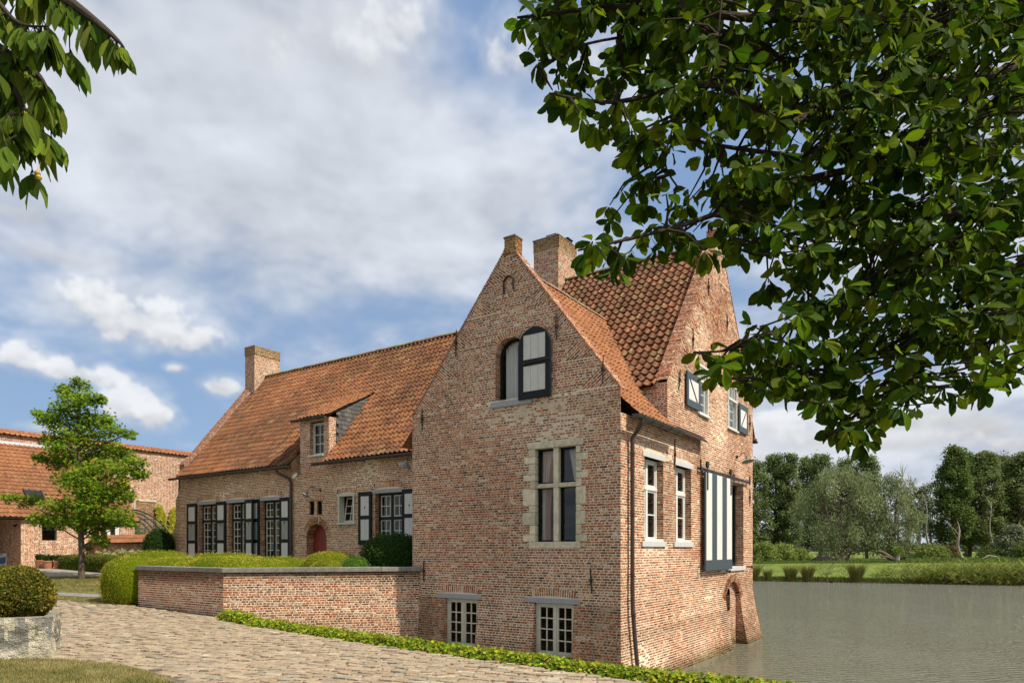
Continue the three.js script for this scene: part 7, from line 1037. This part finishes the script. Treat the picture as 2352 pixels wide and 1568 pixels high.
// ------------------------------------------------------------------ boughs overhead: a fruit tree at the right, a cherry at the left
const OBOVATE = [[0, .03], [.14, .18], [.36, .41], [.58, .5], [.78, .41], [.92, .18], [1, 0]], LANCE = [[0, .03], [.12, .24], [.32, .46], [.55, .5], [.76, .36], [.92, .14], [1, 0]];
function bigLeaf(g, p, dir, up, L, W, o) {             // a folded, curving leaf with a midrib
  const { shape = OBOVATE, droop = .35, fold = .25, col, serr = 0, twist = 0 } = o, S0 = norm(cross(dir, up)), U0 = norm(cross(S0, dir)), rows = [];
  for (let i = 0; i < shape.length; i++) {
    const [t, w] = shape[i], a = droop * t, x = L * (t - droop * droop * t * t * t / 6), y = -L * droop * t * t / 2, d = add(mul(dir, Math.cos(a)), mul(U0, -Math.sin(a))), u = add(mul(U0, Math.cos(a)), mul(dir, Math.sin(a)));
    const q = add(p, add(mul(dir, x), mul(U0, y))), ww = w * W, tw = twist * t, s = add(mul(S0, Math.cos(tw)), mul(u, Math.sin(tw))), uu = add(mul(u, Math.cos(tw)), mul(S0, -Math.sin(tw))), rip = Math.sin(t * 19) * .03 * W;
    const e = (sg) => add(q, add(mul(s, sg * ww * Math.cos(fold)), mul(uu, ww * Math.sin(fold) + rip * sg)));
    const m = (sg) => add(q, add(mul(s, sg * ww * .5), mul(uu, ww * .5 * Math.sin(fold) * .6 + rip * .3)));
    rows.push({ l: e(-1), lm: m(-1), c: q, rm: m(1), r: e(1), n: uu, nl: norm(add(uu, mul(s, fold * 1.2))), nr: norm(add(uu, mul(s, -fold * 1.2))), t });
  }
  const light = col.map((c) => c * 1.12);
  for (let i = 0; i < rows.length - 1; i++) { const a = rows[i], b = rows[i + 1]; const uv = (x, t) => [x, t];
    g.quad(a.l, a.lm, b.lm, b.l, col, undefined, [a.nl, a.n, b.n, b.nl]); g.quad(a.lm, a.c, b.c, b.lm, light, undefined, [a.n, a.nl, b.nl, b.n]); g.quad(a.c, a.rm, b.rm, b.c, light, undefined, [a.nr, a.n, b.n, b.nr]); g.quad(a.rm, a.r, b.r, b.rm, col, undefined, [a.n, a.nr, b.nr, b.n]); }
}
class Canopy {
  constructor(name, label, cat, base) { this.G = thing(name, label, cat, base); this.base = base; this.wood = new GB(); this.leaves = []; }
  L(p) { return sub(p, this.base); }
  bough(P, r0, r1) { const Q2 = []; for (let i = 0; i < P.length - 1; i++) { const a = P[Math.max(0, i - 1)], b = P[i], c = P[i + 1], d = P[Math.min(P.length - 1, i + 2)]; for (let k = 0; k < 5; k++) { const t = k / 5, f = (j) => .5 * ((2 * b[j]) + (-a[j] + c[j]) * t + (2 * a[j] - 5 * b[j] + 4 * c[j] - d[j]) * t * t + (-a[j] + 3 * b[j] - 3 * c[j] + d[j]) * t * t * t); Q2.push([f(0), f(1), f(2)]); } } Q2.push(P[P.length - 1]); this.wood.tube(Q2.map((p) => this.L(p)), Q2.map((_, i) => lerp(r0, r1, i / (Q2.length - 1))), 7); return Q2; }
  finish(n) {
    this.wood.mesh('branches', M.bark, this.G); const seen = (l) => { const d = -l.p[2]; return d > .5 && Math.abs(l.p[0] / d) < .74 && (l.p[1] - EYE) / d < .79; };
    this.leaves.forEach((l) => { l.rank = seen(l) ? l.L / -l.p[2] * (.6 + .4 * (l.edge ?? 1)) : 0; }); this.leaves.sort((a, b) => b.rank - a.rank); const rest = new GB();
    this.leaves.forEach((l, i) => { const g = i < n && l.rank > 0 ? new GB() : rest; bigLeaf(g, this.L(l.p), l.dir, l.up, l.L, l.W, l.o); if (g !== rest) g.mesh('leaf', M.leaf, this.G); }); if (rest.p.length) rest.mesh('foliage', M.leaf, this.G, STUFF);
  }
}
{
  const C = new Canopy('fruit_tree', 'boughs of a fruit tree hanging in from the upper right with broad dark green leaves', 'tree', [4.3, 0, -3.5]), r = rngOf(900);
  const z3 = (x, y, d) => at(1127.7 + x * .668, y * .668, d);
  C.wood.tube([[0, -.1, 0], [.02, .5, 0], [.0, 1.3, .02], [-.05, 2.1, .03], [-.1, 2.9, .05], [-.16, 3.7, .05], [-.25, 4.6, .0], [-.3, 5.4, -.05]], [.22, .155, .135, .12, .10, .075, .05, .02], 10);
  const FK = [[4.05, 4.6, -3.5], [4.14, 3.7, -3.45], [4.18, 3.3, -3.45], [4.2, 2.9, -3.45], [4.22, 2.5, -3.46], [4.24, 2.25, -3.47], [4.26, 1.95, -3.47], [4.27, 1.75, -3.48]]; let fk = 0;
  const B = [
    [[FK[fk++], z3(2300, -180, 3.4), z3(1833, 40, 3.3), z3(1650, 85, 3.2), z3(1350, 60, 3.0), z3(900, 60, 2.8), z3(500, 20, 2.75), z3(90, 60, 2.7)], .085, .006],
    [[FK[fk++], z3(2250, 100, 3.4), z3(1750, 250, 3.25), z3(1230, 320, 3.0), z3(1020, 420, 2.9), z3(760, 290, 2.8), z3(430, 350, 2.7), z3(200, 320, 2.65)], .06, .005],
    [[FK[fk++], z3(2200, 300, 3.4), z3(1800, 330, 3.2), z3(1400, 520, 3.0), z3(1130, 540, 2.9), z3(850, 510, 2.85), z3(640, 470, 2.8)], .05, .006],
    [[FK[fk++], z3(2250, 420, 3.4), z3(1833, 470, 3.3), z3(1350, 560, 3.1), z3(1000, 640, 2.9), z3(760, 740, 2.75), z3(560, 800, 2.65), z3(300, 860, 2.55)], .05, .005],
    [[FK[fk++], z3(2200, 600, 3.4), z3(1800, 720, 3.3), z3(1360, 740, 3.1), z3(1050, 800, 2.95), z3(840, 850, 2.85)], .04, .006],
    [[FK[fk++], z3(2200, 700, 3.4), z3(1830, 800, 3.25), z3(1500, 900, 3.1), z3(1250, 1000, 3.0), z3(1000, 1130, 2.9), z3(830, 1200, 2.85), z3(700, 1210, 2.8)], .04, .004],
    [[FK[fk++], z3(2200, 760, 3.4), z3(1800, 920, 3.25), z3(1540, 1100, 3.1), z3(1400, 1250, 3.05), z3(1290, 1400, 3.0), z3(1150, 1500, 2.95)], .035, .004],
    [[FK[fk++], z3(2150, 900, 3.35), z3(1850, 1050, 3.3), z3(1720, 1180, 3.25), z3(1700, 1330, 3.2)], .03, .004],
    [[z3(1100, 300, 3.0), z3(900, 130, 2.85), z3(640, 110, 2.8), z3(330, 150, 2.75), z3(170, 240, 2.7)], .018, .004],
    [[z3(1380, 1200, 3.05), z3(1150, 1270, 2.95), z3(950, 1290, 2.9), z3(800, 1300, 2.85)], .014, .004],
    [[z3(640, 640, 2.8), z3(600, 560, 2.8), z3(630, 430, 2.8), z3(690, 330, 2.8)], .007, .004], [[z3(760, 270, 2.7), z3(780, 120, 2.6), z3(800, -60, 2.6)], .008, .006],
  ].map(([P, a, b]) => C.bough(P, a * .55, b * .8)).flat();
  const OUT = [[30, -800], [45, 130], [120, 110], [160, 130], [150, 290], [200, 350], [250, 380], [310, 450], [385, 470], [430, 420], [470, 540], [560, 520], [600, 560], [560, 600], [430, 640], [395, 720], [310, 790], [255, 860], [300, 920], [400, 960], [470, 900], [600, 860], [760, 860], [840, 900], [880, 960], [865, 1060], [870, 1150], [760, 1180], [690, 1200], [720, 1250], [790, 1300], [880, 1320], [960, 1400], [1060, 1390], [1130, 1420], [1110, 1490], [1180, 1510], [1280, 1525], [1350, 1460], [1390, 1400], [1440, 1390], [1460, 1290], [1540, 1330], [1610, 1270], [1650, 1350], [1770, 1360], [1760, 1270], [1850, 1200], [3000, 1300], [3000, -800]];
  const HOLES = [[[620, 560], [700, 540], [860, 560], [870, 620], [760, 650], [700, 690], [630, 690]], [[1090, 560], [1160, 530], [1230, 560], [1190, 650], [1110, 640]], [[1270, 960], [1340, 930], [1380, 1000], [1320, 1060], [1260, 1030]], [[930, 1080], [1010, 1050], [1080, 1110], [1000, 1160], [900, 1150]], [[1440, 1150], [1520, 1120], [1540, 1190], [1460, 1220]], [[250, 130], [420, 130], [470, 200], [380, 250], [290, 220]], [[1560, 1010], [1640, 980], [1670, 1040], [1600, 1080]]];
  const rosette = (p, n, scale, out) => { const ph = r() * 6.28, ax = norm(add(out, [0, -.25, 0])), s1 = norm(cross(ax, [.3, 1, .2])), s2 = cross(ax, s1);
    for (let k = 0; k < n; k++) { const a = ph + k * 2.4, el = rr(.15, 1.1, r), rad = add(mul(s1, Math.cos(a)), mul(s2, Math.sin(a))), dir = norm(add(add(mul(rad, Math.sin(el) + .45), mul(ax, Math.cos(el) * .8)), [0, -.42 - .5 * r(), 0])), up = norm(add(add(mul(ax, .7), [0, .55, .15]), mul(rvec(r), .45))), L = rr(.05, .098, r) * scale; const y = r();
      C.leaves.push({ p: add(p, mul(dir, .012)), dir, up, L, W: L * rr(.46, .62, r), o: { droop: rr(.1, .75, r), fold: rr(.08, .4, r), twist: rr(-.5, .5, r), col: mix3([.026, .062, .003], [.19, .275, .008], y * y).map((c) => c * rr(.85, 1.15, r)) } }); } };
  let made = 0, tries = 0;
  while (made < 1080 && tries++ < 60000) {
    const inFrame = made < 760, x = inFrame ? rr(20, 1860, r) : rr(200, 2950, r), y = inFrame ? rr(-30, 1540, r) : rr(-760, 1200, r);
    if (!inFrame && x < 1880 && y > -40) continue; if (!inside(OUT, x, y)) continue; if (HOLES.some((h) => inside(h, x, y)) && r() < .985) continue;
    const corner = clamp((x / 1833) * .8 + (1 - y / 1540) * .35); if (inFrame && r() > .36 + .7 * corner * corner) continue;
    const d = rr(2.5, 2.75 + 1.25 * corner, r), p = z3(x, y, d); let best = null, bd = 1e9; for (const q of B) { const l = len(sub(q, p)); if (l < bd) { bd = l; best = q; } } if (bd > .6 && inFrame && corner < .6) continue;
    made++; const out = norm(sub(p, best)), mid = add(mul(add(best, p), .5), mul(rvec(r), bd * .12)); C.wood.tube([best, mid, p].map((q) => C.L(q)), [.0065, .0045, .0025], 5); rosette(p, 5 + Math.floor(r() * 4), 1, out);
    if (bd > .14) for (let k = 0; k < 3; k++) { if (r() < .25) continue; const q = add(mul(best, 1 - (k + 1) / 4), mul(p, (k + 1) / 4)), sx = 1176 + FOCAL * q[0] / -q[2]; rosette(add(q, mul(rvec(r), .02)), 3, .85, norm(add(out, rvec(r)))); }
  }
  C.finish(300);
}
{
  const C = new Canopy('cherry_tree', 'cherry boughs with long drooping serrated leaves hanging in at the upper left corner', 'tree', [-3.9, 0, -1.9]), r = rngOf(911);
  C.wood.tube([[0, -.1, 0], [.0, 1.2, 0], [.05, 2.4, 0], [.2, 3.3, -.1]], [.16, .12, .11, .08], 10);
  const fork = [-3.7, 3.3, -2.0], q = (u, v, d) => at(u, v, d);
  const B = [
    C.bough([fork, q(-420, -420, 2.2), q(-120, -160, 2.2), q(30, -70, 2.15), q(140, -10, 2.1), q(215, 45, 2.05), q(262, 85, 2.0), q(284, 108, 2.0)], .035, .0022),
    C.bough([fork, q(-420, -120, 2.3), q(-120, 20, 2.25), q(-30, 90, 2.2), q(45, 140, 2.15), q(90, 175, 2.1), q(118, 225, 2.1)], .03, .0025),
    C.bough([fork, q(-380, 100, 2.3), q(-130, 160, 2.25), q(-20, 210, 2.15), q(50, 260, 2.1), q(98, 292, 2.08)], .025, .0025),
    C.bough([q(-120, -160, 2.2), q(0, 10, 2.1), q(50, 55, 2.05), q(110, 60, 2.0)], .01, .002),
    C.bough([q(-30, 90, 2.2), q(30, 200, 2.1), q(50, 250, 2.05), q(70, 290, 2.05)], .008, .002),
  ];
  const hang = (p, n, s = 1) => { for (let k = 0; k < n; k++) { const a = r() * 6.28, dir = norm([Math.cos(a) * .42 + .1, -1, Math.sin(a) * .42]), up = norm([Math.cos(a + rr(-1, 1, r)) , .35, Math.sin(a + rr(-1, 1, r)) + .5]), L = rr(.068, .115, r) * s; const pet = add(p, mul(dir, .02)); C.wood.tube([p, pet].map((x) => C.L(x)), [.0014, .0012], 4); C.leaves.push({ p: pet, dir, up, L, W: L * rr(.34, .44, r), o: { shape: LANCE, droop: rr(-.1, .5, r), fold: rr(.15, .5, r), twist: rr(-.5, .5, r), col: mix3([.07, .13, .010], [.26, .34, .035], Math.pow(r(), 1.3)).map((c) => c * rr(.85, 1.12, r)) } }); } };
  const ok = (p) => { const u = 1176 + FOCAL * p[0] / -p[2]; return true; };
  B.forEach((P, bi) => { for (let i = 4; i < P.length; i++) { const t = i / P.length; const tip = (bi === 0 && t > .78) ? .62 : 1; hang(P[i], bi === 0 && t > .6 ? 3 : 5, tip); if (r() < .6 && !(bi === 0 && t > .62)) { const e = add(P[i], [rr(-.12, .06, r), rr(-.14, .02, r), rr(-.1, .1, r)]); C.wood.tube([P[i], e].map((x) => C.L(x)), [.003, .0018], 5); hang(e, 5); } } });
  const ch = new GB(); for (const [u, v] of [[85, 398], [88, 408], [92, 325], [56, 262]]) { const p = C.L(q(u, v, 2.05)); for (let i = 0; i < 1; i++) ch.lathe([[0, -.009], [.006, -.007], [.009, 0], [.006, .007], [0, .009]], p, 12); ch.tube([add(p, [0, .008, 0]), add(p, [.005, .05, 0])], .0007, 4); } const fruitMat = mat([.42, .30, .04], .35); ch.mesh('cherries', fruitMat, C.G);
  C.finish(300);
}
scene.traverse((o) => { if (o.isMesh) { o.castShadow = true; o.receiveShadow = true; } });
renderer.render(scene, camera);
